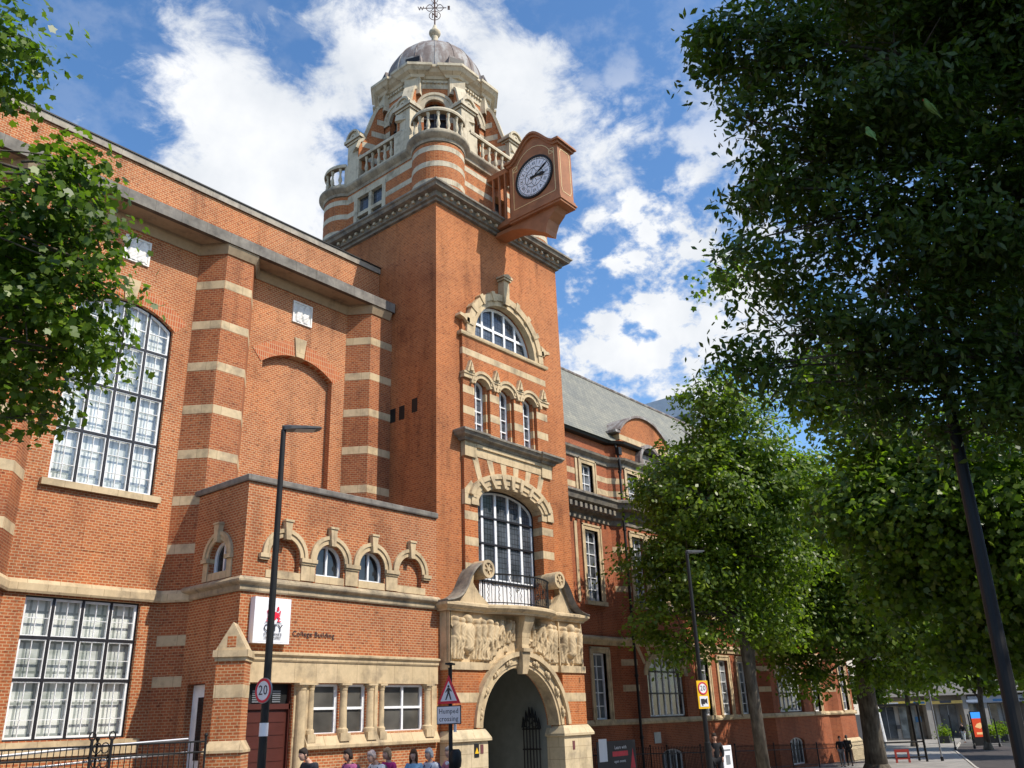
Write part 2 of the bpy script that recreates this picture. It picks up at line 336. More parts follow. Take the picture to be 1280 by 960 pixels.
class Fr:      # a facade frame: u along the wall (right when seen from outside), d outward
    def __init__(s, o, u): s.o = Vector(o); s.u = Vector((u[0], u[1], 0)).normalized(); s.n = Vector((s.u.y, -s.u.x, 0))
    def p(s, u, z, d=0): q = s.o + s.u * u + s.n * d; return (q.x, q.y, z)
    def box(s, mb, u0, u1, z0, z1, d0, d1):
        mb.add([s.p(u, z, d) for z in (z0, z1) for d in (d1, d0) for u in (u0, u1)], [(0, 2, 3, 1), (4, 5, 7, 6), (0, 1, 5, 4), (2, 6, 7, 3), (0, 4, 6, 2), (1, 3, 7, 5)])
    def prism(s, mb, loop, d0, d1):
        n = len(loop); tri = tessellate_polygon([[Vector((u, z, 0)) for u, z in loop]])
        vs_ = [s.p(u, z, d1) for u, z in loop] + [s.p(u, z, d0) for u, z in loop]
        area = sum(loop[i][0] * loop[(i + 1) % n][1] - loop[(i + 1) % n][0] * loop[i][1] for i in range(n))
        fs = []
        for t in tri:
            a = (loop[t[1]][0] - loop[t[0]][0]) * (loop[t[2]][1] - loop[t[0]][1]) - (loop[t[1]][1] - loop[t[0]][1]) * (loop[t[2]][0] - loop[t[0]][0])
            t = t if a > 0 else (t[0], t[2], t[1]); fs.append(t); fs.append((t[0] + n, t[2] + n, t[1] + n))
        for i in range(n):
            k = (i + 1) % n; fs.append((i, i + n, k + n, k) if area > 0 else (k, k + n, i + n, i))
        mb.add(vs_, fs)
    def arch(s, mb, cu, cz, r0, r1, a0, a1, d0, d1, seg=20, e=1.0):      # arch band; a in degrees; e squashes height
        rr = []
        for i in range(seg + 1):
            a = R(a0 + (a1 - a0) * i / seg); c, q = math.cos(a), math.sin(a) * e
            rr.append([s.p(cu + r * c, cz + r * q, d) for r, d in ((r0, d0), (r1, d0), (r1, d1), (r0, d1))])
        mb.loft(rr)
    def wall(s, mb, outline, holes=(), d=0, rev=0.3, back=False):
        loops = [[Vector((u, z, 0)) for u, z in l] for l in [outline] + list(holes)]
        flat = [p for l in loops for p in l]; tri = tessellate_polygon(loops); fs = []
        for t in tri:
            a, b, c = (flat[i] for i in t)
            cr = (b.x - a.x) * (c.y - a.y) - (b.y - a.y) * (c.x - a.x)
            if abs(cr) < 1e-9: continue
            fs.append(t if cr > 0 else (t[0], t[2], t[1]))
        mb.add([s.p(p.x, p.y, d) for p in flat], fs)
        for h in holes:
            n = len(h); area = sum(h[i][0] * h[(i + 1) % n][1] - h[(i + 1) % n][0] * h[i][1] for i in range(n)); h = h if area > 0 else h[::-1]
            for i in range(n):
                (u0, z0), (u1, z1) = h[i], h[(i + 1) % n]; mb.add([s.p(u0, z0, d), s.p(u1, z1, d), s.p(u1, z1, d - rev), s.p(u0, z0, d - rev)], [(0, 1, 2, 3)])
def rect(u0, u1, z0, z1): return [(u0, z0), (u1, z0), (u1, z1), (u0, z1)]
def archloop(u0, u1, z0, zs, rise, seg=20):     # opening with an elliptical head of the given rise
    c = (u0 + u1) / 2; h = (u1 - u0) / 2
    return [(u0, z0), (u1, z0)] + [(c + h * math.cos(PI * i / seg), zs + rise * math.sin(PI * i / seg)) for i in range(0, seg + 1)]
def segloop(u0, u1, z0, zs, rise, seg=14):      # opening with a segmental head
    c = (u0 + u1) / 2; h = (u1 - u0) / 2; r = (h * h + rise * rise) / (2 * rise); zc = zs + rise - r; a = math.asin(h / r)
    return [(u0, z0), (u1, z0)] + [(c + r * math.sin(a * (1 - 2 * i / seg)), zc + r * math.cos(a * (1 - 2 * i / seg))) for i in range(seg + 1)]
def headz(kind, u0, u1, zs, rise, u):
    c = (u0 + u1) / 2; h = (u1 - u0) / 2; x = min(abs(u - c), h)
    if kind == 'arch': return zs + rise * math.sqrt(max(0, 1 - (x / h) ** 2))
    if kind == 'seg': r = (h * h + rise * rise) / (2 * rise); return zs + rise - r + math.sqrt(max(0, r * r - x * x))
    return zs
def window(f, parent, u0, u1, z0, zs, dd, kind='rect', rise=0, cols=(), rows=(), bars=(), frame=WHITE, fw=0.05, bw=0.03, darkrows=(), darkcols=(), glassm=GL_S, sub=None, refl_sheet=False, name='window'):
    """frame (dark outer) > sash (painted bars) and pane; cols/rows are divider positions"""
    lp = {'rect': lambda a, b, c, d, r: rect(a, b, c, d), 'arch': archloop, 'seg': segloop}[kind]
    def loop(i):
        r = rise if kind == 'rect' else max(rise - i * 0.5, 0.01)
        return rect(u0 + i, u1 - i, z0 + i, zs - i) if kind == 'rect' else lp(u0 + i, u1 - i, z0 + i, zs - (i * 0.5), r)
    def ring(mb, a, b, d0, d1):
        A = loop(a); B = loop(b); n = len(A)
        for i in range(n):
            k = (i + 1) % n; mb.add([f.p(*A[i], d1), f.p(*A[k], d1), f.p(*B[k], d1), f.p(*B[i], d1)], [(0, 1, 2, 3)])
            mb.add([f.p(*B[i], d1), f.p(*B[k], d1), f.p(*B[k], d0), f.p(*B[i], d0)], [(0, 1, 2, 3)])
    m = MB(); ring(m, -0.02, fw * 0.8, dd - 0.06, dd + 0.04)
    for r_ in darkrows: f.box(m, u0, u1, r_ - 0.036, r_ + 0.036, dd - 0.05, dd + 0.045)
    for c_ in darkcols: f.box(m, c_ - 0.036, c_ + 0.036, z0, headz(kind, u0, u1, zs, rise, c_) - 0.02, dd - 0.05, dd + 0.043)
    w = m.make(name, DARKF if (darkrows or darkcols) else frame, parent)
    s_ = MB(); ring(s_, fw * 0.8, fw * 1.9, dd - 0.06, dd + 0.02)
    for c_ in cols: f.box(s_, c_ - bw, c_ + bw, z0 + 0.03, headz(kind, u0, u1, zs, rise, c_) - 0.04, dd - 0.05, dd + 0.022)
    for r_ in rows:
        h = (u1 - u0) / 2; a, b = u0 + 0.03, u1 - 0.03
        if r_ > zs:
            x = h * math.sqrt(max(0, 1 - ((r_ - zs) / rise) ** 2)) if kind == 'arch' else h * 0.8
            a, b = (u0 + u1) / 2 - x + 0.02, (u0 + u1) / 2 + x - 0.02
        f.box(s_, a, b, r_ - bw, r_ + bw, dd - 0.05, dd + 0.024)
    for (a, b, c, d_) in bars:      # thin glazing bars (u0,u1,z0,z1)
        f.box(s_, a, b, c, min(d_, headz(kind, u0, u1, zs, rise, (a + b) / 2) - 0.03), dd - 0.04, dd + 0.010)
    s_.make('sash', frame, w)
    g = MB(); lo = loop(0.0); f.wall(g, lo, d=dd - 0.035); g.make('pane', glassm, w)
    if refl_sheet: g = MB(); f.wall(g, lo, d=dd - 0.16); g.make('refl_sheet', PANE_REFL, w)  # sheet behind the glass carrying the painted reflection pattern
    return w
def text_mesh(txt, size, ext=0.01, align='CENTER'):
    c = bpy.data.curves.new('lettering', 'FONT'); c.body = txt; c.size = size; c.space_character = 1.08; c.extrude = ext; c.align_x = align; c.align_y = 'CENTER'; c.resolution_u = 2
    o = bpy.data.objects.new('lettering', c); col.objects.link(o); dg = bpy.context.evaluated_depsgraph_get(); dg.update()
    me = bpy.data.meshes.new_from_object(o.evaluated_get(dg)); bpy.data.objects.remove(o); bpy.data.curves.remove(c); return me
def put_text(name, txt, size, f, u, z, d, mat, parent, ext=0.006, align='CENTER', rot=0, sx=1.0):
    me = text_mesh(txt, size, ext, align); ux = f.u; n = f.n; M_ = Matrix(((ux.x, 0, n.x, 0), (ux.y, 0, n.y, 0), (0, 1, 0, 0), (0, 0, 0, 1)))
    me.transform(Matrix.Translation(f.p(u, z, d)) @ M_ @ Matrix.Rotation(rot, 4, 'Z') @ Matrix.Diagonal((sx, 1, 1, 1))); me.materials.clear(); me.materials.append(mat); return link(name, me, parent)
F21 = Fr((0, 21, 0), (1, 0))
#STRUCTURE

# ---------------------------------------------------------------- ground
def gz(x):      # the street falls away gently to the right
    t = min(max((x - 22) / 36, 0), 1); return -1.15 * t
def sheet(name, poly, dz, mat, kind='structure', thick=0.0):
    """flat polygon subdivided along x so that it follows the street"""
    import bmesh
    bm = bmesh.new(); vs_ = [bm.verts.new((x, y, 0)) for x, y in poly]; bm.faces.new(vs_)
    for X in range(18, 62, 4):
        g = bm.verts[:] + bm.edges[:] + bm.faces[:]; bmesh.ops.bisect_plane(bm, geom=g, plane_co=(X, 0, 0), plane_no=(1, 0, 0))
    if thick:
        r = bmesh.ops.extrude_face_region(bm, geom=bm.faces[:]); dn = [e for e in r['geom'] if isinstance(e, bmesh.types.BMVert)]
        for v in dn: v.co.z -= thick
    for v in bm.verts: v.co.z += gz(v.co.x) + dz
    bmesh.ops.recalc_face_normals(bm, faces=bm.faces)
    me = bpy.data.meshes.new(name); bm.to_mesh(me); bm.free(); me.materials.append(mat); o = link(name, me); return tag(o, kind=kind)
sheet('ground', [(-400, -400), (900, -400), (900, 900), (-400, 900)], -0.14, GRND)
sheet('road', [(-60, 4.0), (40, 4.0), (58, 9.0), (90, 20), (150, 34), (150, 24), (95, 8), (60, -3), (40, -5), (-60, -5)], -0.125, ASPH)
sheet('pavement', [(-60, 8.5), (34, 9.5), (50, 12.2), (62, 15.9), (80, 21.5), (130, 33), (130, 60), (68, 60), (68, 24.6), (-60, 24.6)], 0.0, PAVE, thick=0.135)
sheet('road', [(-60, 4.0), (-60, 8.48), (34, 9.48), (50, 12.18), (62, 15.88), (80, 21.48), (90, 23.5), (90, 19.9), (58, 8.9), (40, 3.9)], -0.120, asphalt('asphalt_worn', (0.07, 0.06, 0.057)))
sheet('pavement', [(-60, -5.1), (40, -5.1), (60, -3.1), (95, 7.9), (150, 23.5), (150, -30), (-60, -30)], 0.0, PAVE, thick=0.135)
kb = MB(); kp = [(-60, 8.46), (34, 9.46), (50, 12.14), (62, 15.82), (80, 21.42), (100, 26)]
kp2 = []
for (a, b) in zip(kp, kp[1:]):
    n_ = max(1, int((b[0] - a[0]) / 4)); kp2 += [(a[0] + (b[0] - a[0]) * i / n_, a[1] + (b[1] - a[1]) * i / n_) for i in range(n_)]
kb.loft([[(x, y - 0.14, gz(x) - 0.13), (x, y - 0.13, gz(x) + 0.004), (x, y, gz(x) + 0.006), (x, y, gz(x) - 0.13)] for x, y in kp2])
tag(kb.make('kerb', plain('kerb_stone', (0.46, 0.43, 0.38), 0.8)), kind='structure')
ml = MB()
for i in range(40):
    x = -30 + i * 3.4
    if x < 56: y = 6.4 + (0 if x < 34 else (x - 34) * 0.16); ml.add([(x, y, gz(x) - 0.112), (x + 1.6, y + (0 if x < 34 else 0.25), gz(x + 1.6) - 0.112), (x + 1.6, y + 0.1 + (0 if x < 34 else 0.25), gz(x + 1.6) - 0.112), (x, y + 0.1, gz(x) - 0.112)], [(0, 1, 2, 3)])
tag(ml.make('road_marking', plain('road_paint', (0.72, 0.72, 0.70), 0.7)), kind='structure')

# ---------------------------------------------------------------- hall wing (left)
HALL = thing('hall_wing', (10.8, 24.3, 0), 'tall red brick hall with big white-barred windows and stone-banded piers on the left', 'building')
WY, PY_ = 24.3, 23.5
F = Fr((0, WY, 0), (1, 0)); FP = Fr((0, PY_, 0), (1, 0))
piers = [(0.65, 1.70), (7.10, 8.15), (13.57, 14.60), (19.97, 21.05)]
bays = [(2.25, 6.55, 'win'), (8.72, 13.0, 'win'), (15.17, 19.40, 'blind')]
mb = MB(); bands = MB(); path = []; prm = MB()
def splay(a, b):
    f = Fr((a[0], a[1], 0), (b[0] - a[0], b[1] - a[1])); Ln = math.hypot(b[0] - a[0], b[1] - a[1]); f.wall(prm, rect(0, Ln, 0, 18)); return f, Ln
BT = [16.3 - 1.475 * i for i in range(7)] + [4.82, 3.70]
for (p0, p1) in piers:
    segs = [((p0 - 0.57, WY), (p0, PY_)), ((p0, PY_), (p1, PY_))] + ([((p1, PY_), (p1 + 0.57, WY))] if p1 < 21 else [])
    for a, b in segs:
        f, Ln = splay(a, b)
        for z in BT:
            f.box(bands, 0.012, Ln + 0.0, z - 0.29, z, -0.05, 0.006)
    path += [p for s_ in segs for p in s_]
cl_path = []
for p in path:
    if not cl_path or math.hypot(p[0] - cl_path[-1][0], p[1] - cl_path[-1][1]) > 0.01: cl_path.append(p)
stonew = MB(); skey = MB(); rings_ = MB(); fpane = MB()
for (b0, b1, kd) in bays:
    c = (b0 + b1) / 2; w0, w1 = c - 1.53, c + 1.53; hs = []
    up = segloop(w0, w1, 8.82, 14.28, 0.55)
    hs.append(up)
    lo = rect(w0 - 0.04, w1 + 0.02, 2.15, 5.70)
    if kd == 'win': hs.append(lo)
    F.wall(mb, rect(b0, b1, 0, 18), hs, rev=0.28)
    if kd == 'blind': F.prism(mb, segloop(w0 - 0.05, w1 + 0.05, 8.80, 14.33, 0.55), -0.42, -0.27)
    else: F.prism(fpane, rect(c - 0.35, c + 0.35, 7.0, 7.75), -0.05, 0.012)
    # keystone, soldier arch, sill
    F.prism(skey, [(c - 0.17, 14.83), (c + 0.17, 14.83), (c + 0.26, 15.58), (c - 0.26, 15.58)], -0.2, 0.05)
    rr = (1.53 ** 2 + 0.55 ** 2) / 1.1; zc = 14.83 - rr; a = math.degrees(math.asin(1.53 / rr))
    F.arch(rings_, c, zc, rr + 0.003, rr + 0.55, 90 - a - 2, 90 - 5.5, -0.1, 0.02, 10); F.arch(rings_, c, zc, rr + 0.003, rr + 0.55, 90 + 5.5, 90 + a + 2, -0.1, 0.02, 10)
    if kd == 'win':
        F.box(stonew, w0 - 0.2, w1 + 0.18, 8.62, 8.81, -0.25, 0.14)
        F.box(stonew, w0 - 0.5, w1 + 0.4, 1.75, 2.12, -0.25, 0.06)
mb.make('wall', BR_W, HALL); prm.make('pier', BR_P, HALL, split=True); bands.make('stone_band', ST, HALL, split=True); fpane.make('brick_panel', BR_W, HALL, split=True)
skey.make('keystone', ST, HALL, split=True); stonew.make('window_sill', ST, HALL, split=True)
def soldier():
    m = Mat('brick_soldier', rough=0.85); c0, z0 = None, None
    g = m.wallvec(); n = m.n('ShaderNodeTexBrick'); mp = m.n('ShaderNodeMapping'); mp.inputs['Rotation'].default_value = (0, 0, PI / 2); m.l(g, mp.inputs[0]); m.l(mp.outputs[0], n.inputs['Vector'])
    n.inputs['Scale'].default_value = 1; n.offset = 0.0; n.inputs['Brick Width'].default_value = 0.19; n.inputs['Row Height'].default_value = 0.085; n.inputs['Mortar Size'].default_value = 0.011
    n.inputs['Color1'].default_value = (0.50, 0.14, 0.045, 1); n.inputs['Color2'].default_value = (0.40, 0.09, 0.032, 1); n.inputs['Mortar'].default_value = (0.46, 0.30, 0.17, 1)
    m.color(n.outputs['Color']); return m.m
rings_.make('brick_arch', soldier(), HALL, split=True)
st = MB(); st.sweep([(-4.0, WY)] + cl_path[:-1] + [(20.9, PY_)], [(0, 5.74), (0.10, 5.74), (0.13, 5.80), (0.13, 5.98), (0.08, 6.08), (0, 6.10)]); st.make('string_course', ST, HALL)
so_ = MB(); so_.box(-6, 20.99, 23.32, 24.6, 17.78, 17.95); so_.box(-6, 21.0, 23.28, 23.46, 17.62, 18.02)
so_.make('gutter', STK, HALL)
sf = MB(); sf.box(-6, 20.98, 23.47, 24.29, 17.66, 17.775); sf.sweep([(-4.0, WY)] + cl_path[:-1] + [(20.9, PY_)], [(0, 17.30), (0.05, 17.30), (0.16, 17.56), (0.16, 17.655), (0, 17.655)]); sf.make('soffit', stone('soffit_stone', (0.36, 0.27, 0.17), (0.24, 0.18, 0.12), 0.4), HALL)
pp = MB(); pp.box(-6, 21.03, 24.32, 24.7, 17.96, 19.76); pp.box(-6, 0.07, 24.3, 24.9, 0, 17.9); pp.make('parapet', BR_W, HALL)
pc = MB()
pc.box(-6, 21.02, 24.24, 24.8, 19.764, 20.00); pc.make('coping', stone('coping_pale', (0.42, 0.37, 0.30), (0.24, 0.21, 0.18), 0.6, (1.1, 5)), HALL)
cp = MB(); cp.box(-6, 21.02, 24.20, 24.84, 20.004, 20.05); cp.make('flashing', BLACK, HALL)
rf = MB(); rf.box(-6, 21.02, 24.7, 40, 17.5, 18.2); rf.box(-6, 21.0, 39.7, 40, 0, 17.5); rf.box(-6.2, -6, 24.3, 40, 0, 17.5); rf.make('roof', LEAD, HALL)
for (b0, b1, kd) in bays:
    if kd != 'win': continue
    c = (b0 + b1) / 2; w0, w1 = c - 1.53, c + 1.53; q = (w1 - w0) / 4; dc = [w0 + q, w0 + 2 * q, w0 + 3 * q]
    bars = [(w0 + q * (i + 0.5) - 0.008, w0 + q * (i + 0.5) + 0.008, 8.9, 15) for i in range(4)]
    for r0, r1 in ((8.82, 10.4), (10.4, 11.9), (11.9, 13.4)): bars += [(w0 + 0.05, w1 - 0.05, r0 + (r1 - r0) * k / 3 - 0.008, r0 + (r1 - r0) * k / 3 + 0.008) for k in (1, 2)]
    bars += [(w0 + 0.05, w1 - 0.05, 14.02, 14.045)]
    cols = [d + s_ * 0.055 for d in dc for s_ in (-1, 1)]; rows = [r + s_ * 0.055 for r in (10.4, 11.9, 13.4) for s_ in (-1, 1)]
    window(F, HALL, w0, w1, 8.82, 14.28, -0.16, 'seg', 0.55, cols, rows, bars, darkrows=(10.4, 11.9, 13.4), darkcols=dc, glassm=GL_H, bw=0.011, refl_sheet=True)
    w0 -= 0.04; w1 += 0.02; q = (w1 - w0) / 4; dc = [w0 + q, w0 + 2 * q, w0 + 3 * q]
    bars = [(w0 + q * (i + 0.5) - 0.008, w0 + q * (i + 0.5) + 0.008, 2.2, 5.65) for i in range(4)]
    for z in (5.15, 4.12, 3.12, 2.64): bars.append((w0 + 0.05, w1 - 0.05, z - 0.008, z + 0.008))
    cols = [d + s_ * 0.055 for d in dc for s_ in (-1, 1)]; rows = [r + s_ * 0.055 for r in (4.65, 3.60) for s_ in (-1, 1)]
    window(F, HALL, w0, w1, 2.15, 5.70, -0.16, 'rect', 0, cols, rows, bars, darkrows=(4.65, 3.60), darkcols=dc, glassm=GL_H, bw=0.011, refl_sheet=True)

# carved relief made as a height field of overlapping limbs, heads and drapery
def relief(f, u0, u1, z0, z1, d0, caps, depth, step=0.03, mask=None):
    nu = int((u1 - u0) / step) + 1; nz = int((z1 - z0) / step) + 1
    U, Z = np.meshgrid(np.linspace(u0, u1, nu), np.linspace(z0, z1, nz)); H = np.zeros_like(U)
    for (a, b, c, d, r0, r1, k) in caps:
        vx, vz = c - a, d - b; l2 = vx * vx + vz * vz + 1e-9; t = np.clip(((U - a) * vx + (Z - b) * vz) / l2, 0, 1)
        D = np.hypot(U - a - t * vx, Z - b - t * vz); r = r0 + (r1 - r0) * t; H = np.maximum(H, np.sqrt(np.clip(1 - (D / r) ** 2, 0, 1)) * r * k)
    H = depth * np.tanh(H * 2.0 / depth)
    H += 0.006 * np.sin(U * 41 + 6 * np.sin(Z * 9)) * (H > 0.03)
    vs_ = [f.p(u, z, d0 + h) for u, z, h in zip(U.ravel(), Z.ravel(), H.ravel())]; fs = []
    for j in range(nz - 1):
        for i in range(nu - 1):
            if mask and mask((U[j, i] + U[j + 1, i + 1]) / 2, (Z[j, i] + Z[j + 1, i + 1]) / 2): continue
            a = j * nu + i; fs.append((a, a + 1, a + nu + 1, a + nu))
    m = MB(); m.add(vs_, fs); return m
def figure(u, z, h, lean=0.0, arm=0, rnd=random):
    s_ = h; x = u + lean * h; c = []
    c.append((x, z + 0.90 * s_, x, z + 0.90 * s_ + 0.01, 0.085 * s_, 0.085 * s_, 1.6)); c.append((x, z + 0.78 * s_, u, z + 0.48 * s_, 0.13 * s_, 0.11 * s_, 1.1))
    k = rnd.uniform(-0.06, 0.06) * s_
    c.append((u - 0.05 * s_, z + 0.48 * s_, u - 0.07 * s_ + k, z + 0.24 * s_, 0.085 * s_, 0.06 * s_, 1.2)); c.append((u - 0.07 * s_ + k, z + 0.24 * s_, u - 0.05 * s_, z + 0.02 * s_, 0.055 * s_, 0.04 * s_, 1.3))
    c.append((u + 0.06 * s_, z + 0.48 * s_, u + 0.08 * s_ - k, z + 0.24 * s_, 0.085 * s_, 0.06 * s_, 1.2)); c.append((u + 0.08 * s_ - k, z + 0.24 * s_, u + 0.07 * s_, z + 0.02 * s_, 0.055 * s_, 0.04 * s_, 1.3))
    for sd in (-1, 1):
        ex, ez = x + sd * (0.16 + 0.05 * rnd.random()) * s_, z + (0.62 + 0.12 * arm * rnd.random()) * s_
        c.append((x + sd * 0.11 * s_, z + 0.77 * s_, ex, ez, 0.05 * s_, 0.042 * s_, 1.4)); c.append((ex, ez, ex + rnd.uniform(-0.15, 0.12) * s_, ez + rnd.uniform(-0.14, 0.16) * s_, 0.042 * s_, 0.032 * s_, 1.5))
    for q in range(3):      # drapery folds
        a = u + rnd.uniform(-0.14, 0.14) * s_; c.append((a, z + 0.5 * s_, a + rnd.uniform(-0.1, 0.1) * s_, z + 0.03 * s_, 0.03 * s_, 0.045 * s_, 1.2))
    return c
for c0 in ((8.72 + 13.0) / 2, (15.17 + 19.4) / 2):
    fb = MB(); F.box(fb, c0 - 0.43, c0 + 0.43, 16.17, 17.03, -0.05, 0.02)
    for a, b, c_, d_ in ((-0.43, 0.43, 16.17, 16.23), (-0.43, 0.43, 16.97, 17.03), (-0.43, -0.37, 16.23, 16.97), (0.37, 0.43, 16.23, 16.97)): F.box(fb, c0 + a, c0 + b, c_, d_, 0.022, 0.06)
    pl = fb.make('plaque', RELW, HALL)
    random.seed(int(c0)); caps = []
    for (du, s_) in ((-0.18, 0.9), (0.12, 1.05)): caps += [(a, b, c_, d_, r0 * 1.5, r1 * 1.5, 0.6) for a, b, c_, d_, r0, r1, k in figure(c0 + du, 16.08, 0.82 * s_, 0.08, 1)]
    caps = [(a, max(b, 16.24), c_, max(d_, 16.24), r0, r1, k) for a, b, c_, d_, r0, r1, k in caps]
    relief(F, c0 - 0.37, c0 + 0.37, 16.23, 16.97, 0.024, caps, 0.09, 0.02).make('carving', RELW, pl, True)

# ---------------------------------------------------------------- entrance annexe
ANX = thing('entrance_annexe', (17.2, 21, 0), 'low brick annexe with four small arches and dark double door between hall and tower', 'building')
F = Fr((0, 21, 0), (1, 0)); FS = Fr((13.5, 24.3, 0), (0, -1))     # side: u = 24.3 - y
AC = [14.85, 16.50, 18.15, 19.80]
mb = MB(); holes = [rect(13.95, 15.42, 0.0, 3.38)]
for i, c in enumerate(AC): holes.append(archloop(c - 0.52, c + 0.52, 6.42, 6.85, 0.52))
wins = [(16.12, 17.02), (17.34, 18.06), (18.78, 20.46)]
for a, b in wins: holes.append(rect(a, b, 2.05, 3.38))
F.wall(mb, rect(13.5, 21.048, 0, 8.86), holes, rev=0.3)
sc_ = 24.3 - 22.25
FS.wall(mb, rect(0, 3.3, 0, 8.86), [archloop(sc_ - 0.46, sc_ + 0.46, 6.40, 6.85, 0.48), rect(24.3 - 23.25, 24.3 - 22.35, 0.3, 3.45)], rev=0.3)
mb.make('wall', BR_W, ANX)
m = MB(); F.box(m, 14.3, 15.4, 6.4, 7.4, -0.35, -0.16); F.box(m, 19.25, 20.35, 6.4, 7.4, -0.35, -0.16); m.make('blocked_arch', BR_W, ANX, split=True)
m = MB(); m.sweep([(13.5, 24.2), (13.5, 21.0), (21.046, 21.0)], [(-0.3, 8.864), (0.07, 8.864), (0.09, 8.90), (0.09, 9.03), (0.05, 9.06), (-0.3, 9.06)]); m.make('coping', STK, ANX)
m = MB(); m.box(13.8, 21.04, 21.3, 23.49, 8.5, 8.7); m.make('roof', LEAD, ANX)
CORN = [(-0.05, 5.76), (0.06, 5.76), (0.09, 5.80), (0.09, 5.93), (0.20, 5.99), (0.22, 6.02), (0.22, 6.07), (0.12, 6.16), (-0.05, 6.20)]
m = MB(); m.sweep([(13.5, 24.12), (13.5, 21.0), (21.046, 21.0)], CORN); m.make('cornice', stone('cornice_stone', (0.56, 0.44, 0.28), (0.20, 0.165, 0.12), 0.8, (1.0, 5.0)), ANX)
# arcade of stone hoods
def hood(parent, f, c, z, r=0.53, w=0.25, key=True):
    m = MB(); f.arch(m, c, z, r, r + w * 0.55, 0, 180, -0.05, 0.05, 24); f.arch(m, c, z, r + w * 0.55, r + w, 0, 180, -0.05, 0.09, 24)
    f.prism(m, [(c - 0.075, z + r - 0.07), (c + 0.075, z + r - 0.07), (c + 0.125, z + r + w + 0.2), (c - 0.125, z + r + w + 0.2)], -0.05, 0.16)
    f.box(m, c - 0.15, c + 0.15, z + r + w + 0.2, z + r + w + 0.255, -0.05, 0.19); m.make('hood_mould', ST, parent)
for c in AC: hood(ANX, F, c, 6.86)
hood(ANX, FS, sc_, 6.86, 0.47)
m = MB()
for i, (a, b) in enumerate([(13.98, 14.32), (15.39, 15.96), (17.04, 17.61), (18.69, 19.26), (20.34, 20.70)]):
    F.box(m, a + (0 if i in (0,) else 0.0), b, 6.74, 6.855, -0.05, 0.12)
    F.box(m, a + 0.02, b - 0.02, 6.68, 6.738, -0.05, 0.08)
    if i in (1, 2, 3): F.box(m, a + 0.04, b - 0.04, 6.22, 6.679, -0.05, 0.045)
F.box(m, 14.24, 15.42, 6.205, 6.42, -0.3, 0.02); F.box(m, 19.24, 20.5, 6.205, 6.42, -0.3, 0.02); F.box(m, 15.96, 17.04, 6.205, 6.42, -0.3, 0.021); F.box(m, 17.61, 18.69, 6.205, 6.42, -0.3, 0.022)
for s_ in (-1, 1): FS.box(m, sc_ + s_ * 0.6 - 0.15, sc_ + s_ * 0.6 + 0.15, 6.74, 6.855, -0.2, 0.12); FS.box(m, sc_ + s_ * 0.6 - 0.12, sc_ + s_ * 0.6 + 0.12, 6.21, 6.738, -0.2, 0.04)
FS.box(m, sc_ - 0.46, sc_ + 0.46, 6.21, 6.42, -0.3, 0.03); m.make('impost', ST, ANX, split=True)
for c in AC[1:3]: window(F, ANX, c - 0.5, c + 0.5, 6.43, 6.86, -0.2, 'arch', 0.50, (c,), (), fw=0.03, bw=0.035, glassm=GL_D)
window(FS, ANX, sc_ - 0.44, sc_ + 0.44, 6.43, 6.86, -0.2, 'arch', 0.46, (sc_,), (), fw=0.03, bw=0.035, glassm=GL_D)
# frieze over door and windows
m = MB(); F.box(m, 13.56, 21.03, 3.40, 3.94, -0.02, 0.07); m.sweep([(13.4, 21.0), (21.03, 21.0)], [(0, 3.945), (0.09, 3.945), (0.12, 3.99), (0.12, 4.06), (0.19, 4.12), (0.19, 4.17), (0.05, 4.20), (0, 4.20)]); m.make('frieze', ST, ANX)
m = MB()
def column(c, r=0.105, z0=2.05, z1=3.39, d=0.0, base=True):
    y = 21 - d; p = [(r * 1.35, z0), (r * 1.35, z0 + 0.10), (r * 1.05, z0 + 0.13), (r, z0 + 0.16), (r * 0.9, z1 - 0.2), (r * 1.0, z1 - 0.17), (r, z1 - 0.13), (r * 1.25, z1 - 0.08), (r * 1.3, z1 - 0.05)]
    m.rev(p, (c, y), 20); m.box(c - r * 1.4, c + r * 1.4, y - r * 1.4, y + r * 1.4, z1 - 0.05, z1)
    if base: m.box(c - r * 1.4, c + r * 1.4, y - r * 1.4, y + r * 1.4, z0 - 0.22, z0)
for c in (16.02, 17.18, 18.20, 18.66, 20.60): column(c, 0.13 if c not in (16.02, 18.66) else 0.10)
column(15.66, 0.17, 0.35, 3.39, 0.03); column(13.80, 0.09, 0.35, 3.39, 0.0)
F.box(m, 18.36, 18.5, 1.99, 3.39, -0.15, 0.03); F.box(m, 15.44, 16.1, 1.99, 3.39, -0.15, 0.025); F.box(m, 20.78, 21.02, 1.99, 3.39, -0.15, 0.03)
m.add([F.p(u, z, d) for u in (15.84, 21.02) for z, d in ((1.68, 0.0), (1.66, 0.16), (1.74, 0.17), (1.99, 0.04), (1.99, -0.25), (1.68, -0.25))], [(0, 1, 2, 3, 4, 5), (11, 10, 9, 8, 7, 6)] + [(i, i + 6, (i + 1) % 6 + 6, (i + 1) % 6) for i in range(6)])
F.box(m, 15.44, 15.9, 0, 0.35, -0.1, 0.2); F.box(m, 15.44, 15.84, 0.3, 1.99, -0.2, 0.015); m.make('stone_column', ST, ANX, split=True)
for a, b in wins:
    c = (a + b) / 2; window(F, ANX, a, b, 2.0, 3.39, -0.12, 'rect', 0, ((c,) if b - a > 1.2 else ()), (2.72,), fw=0.04, bw=0.035, glassm=GL_A)
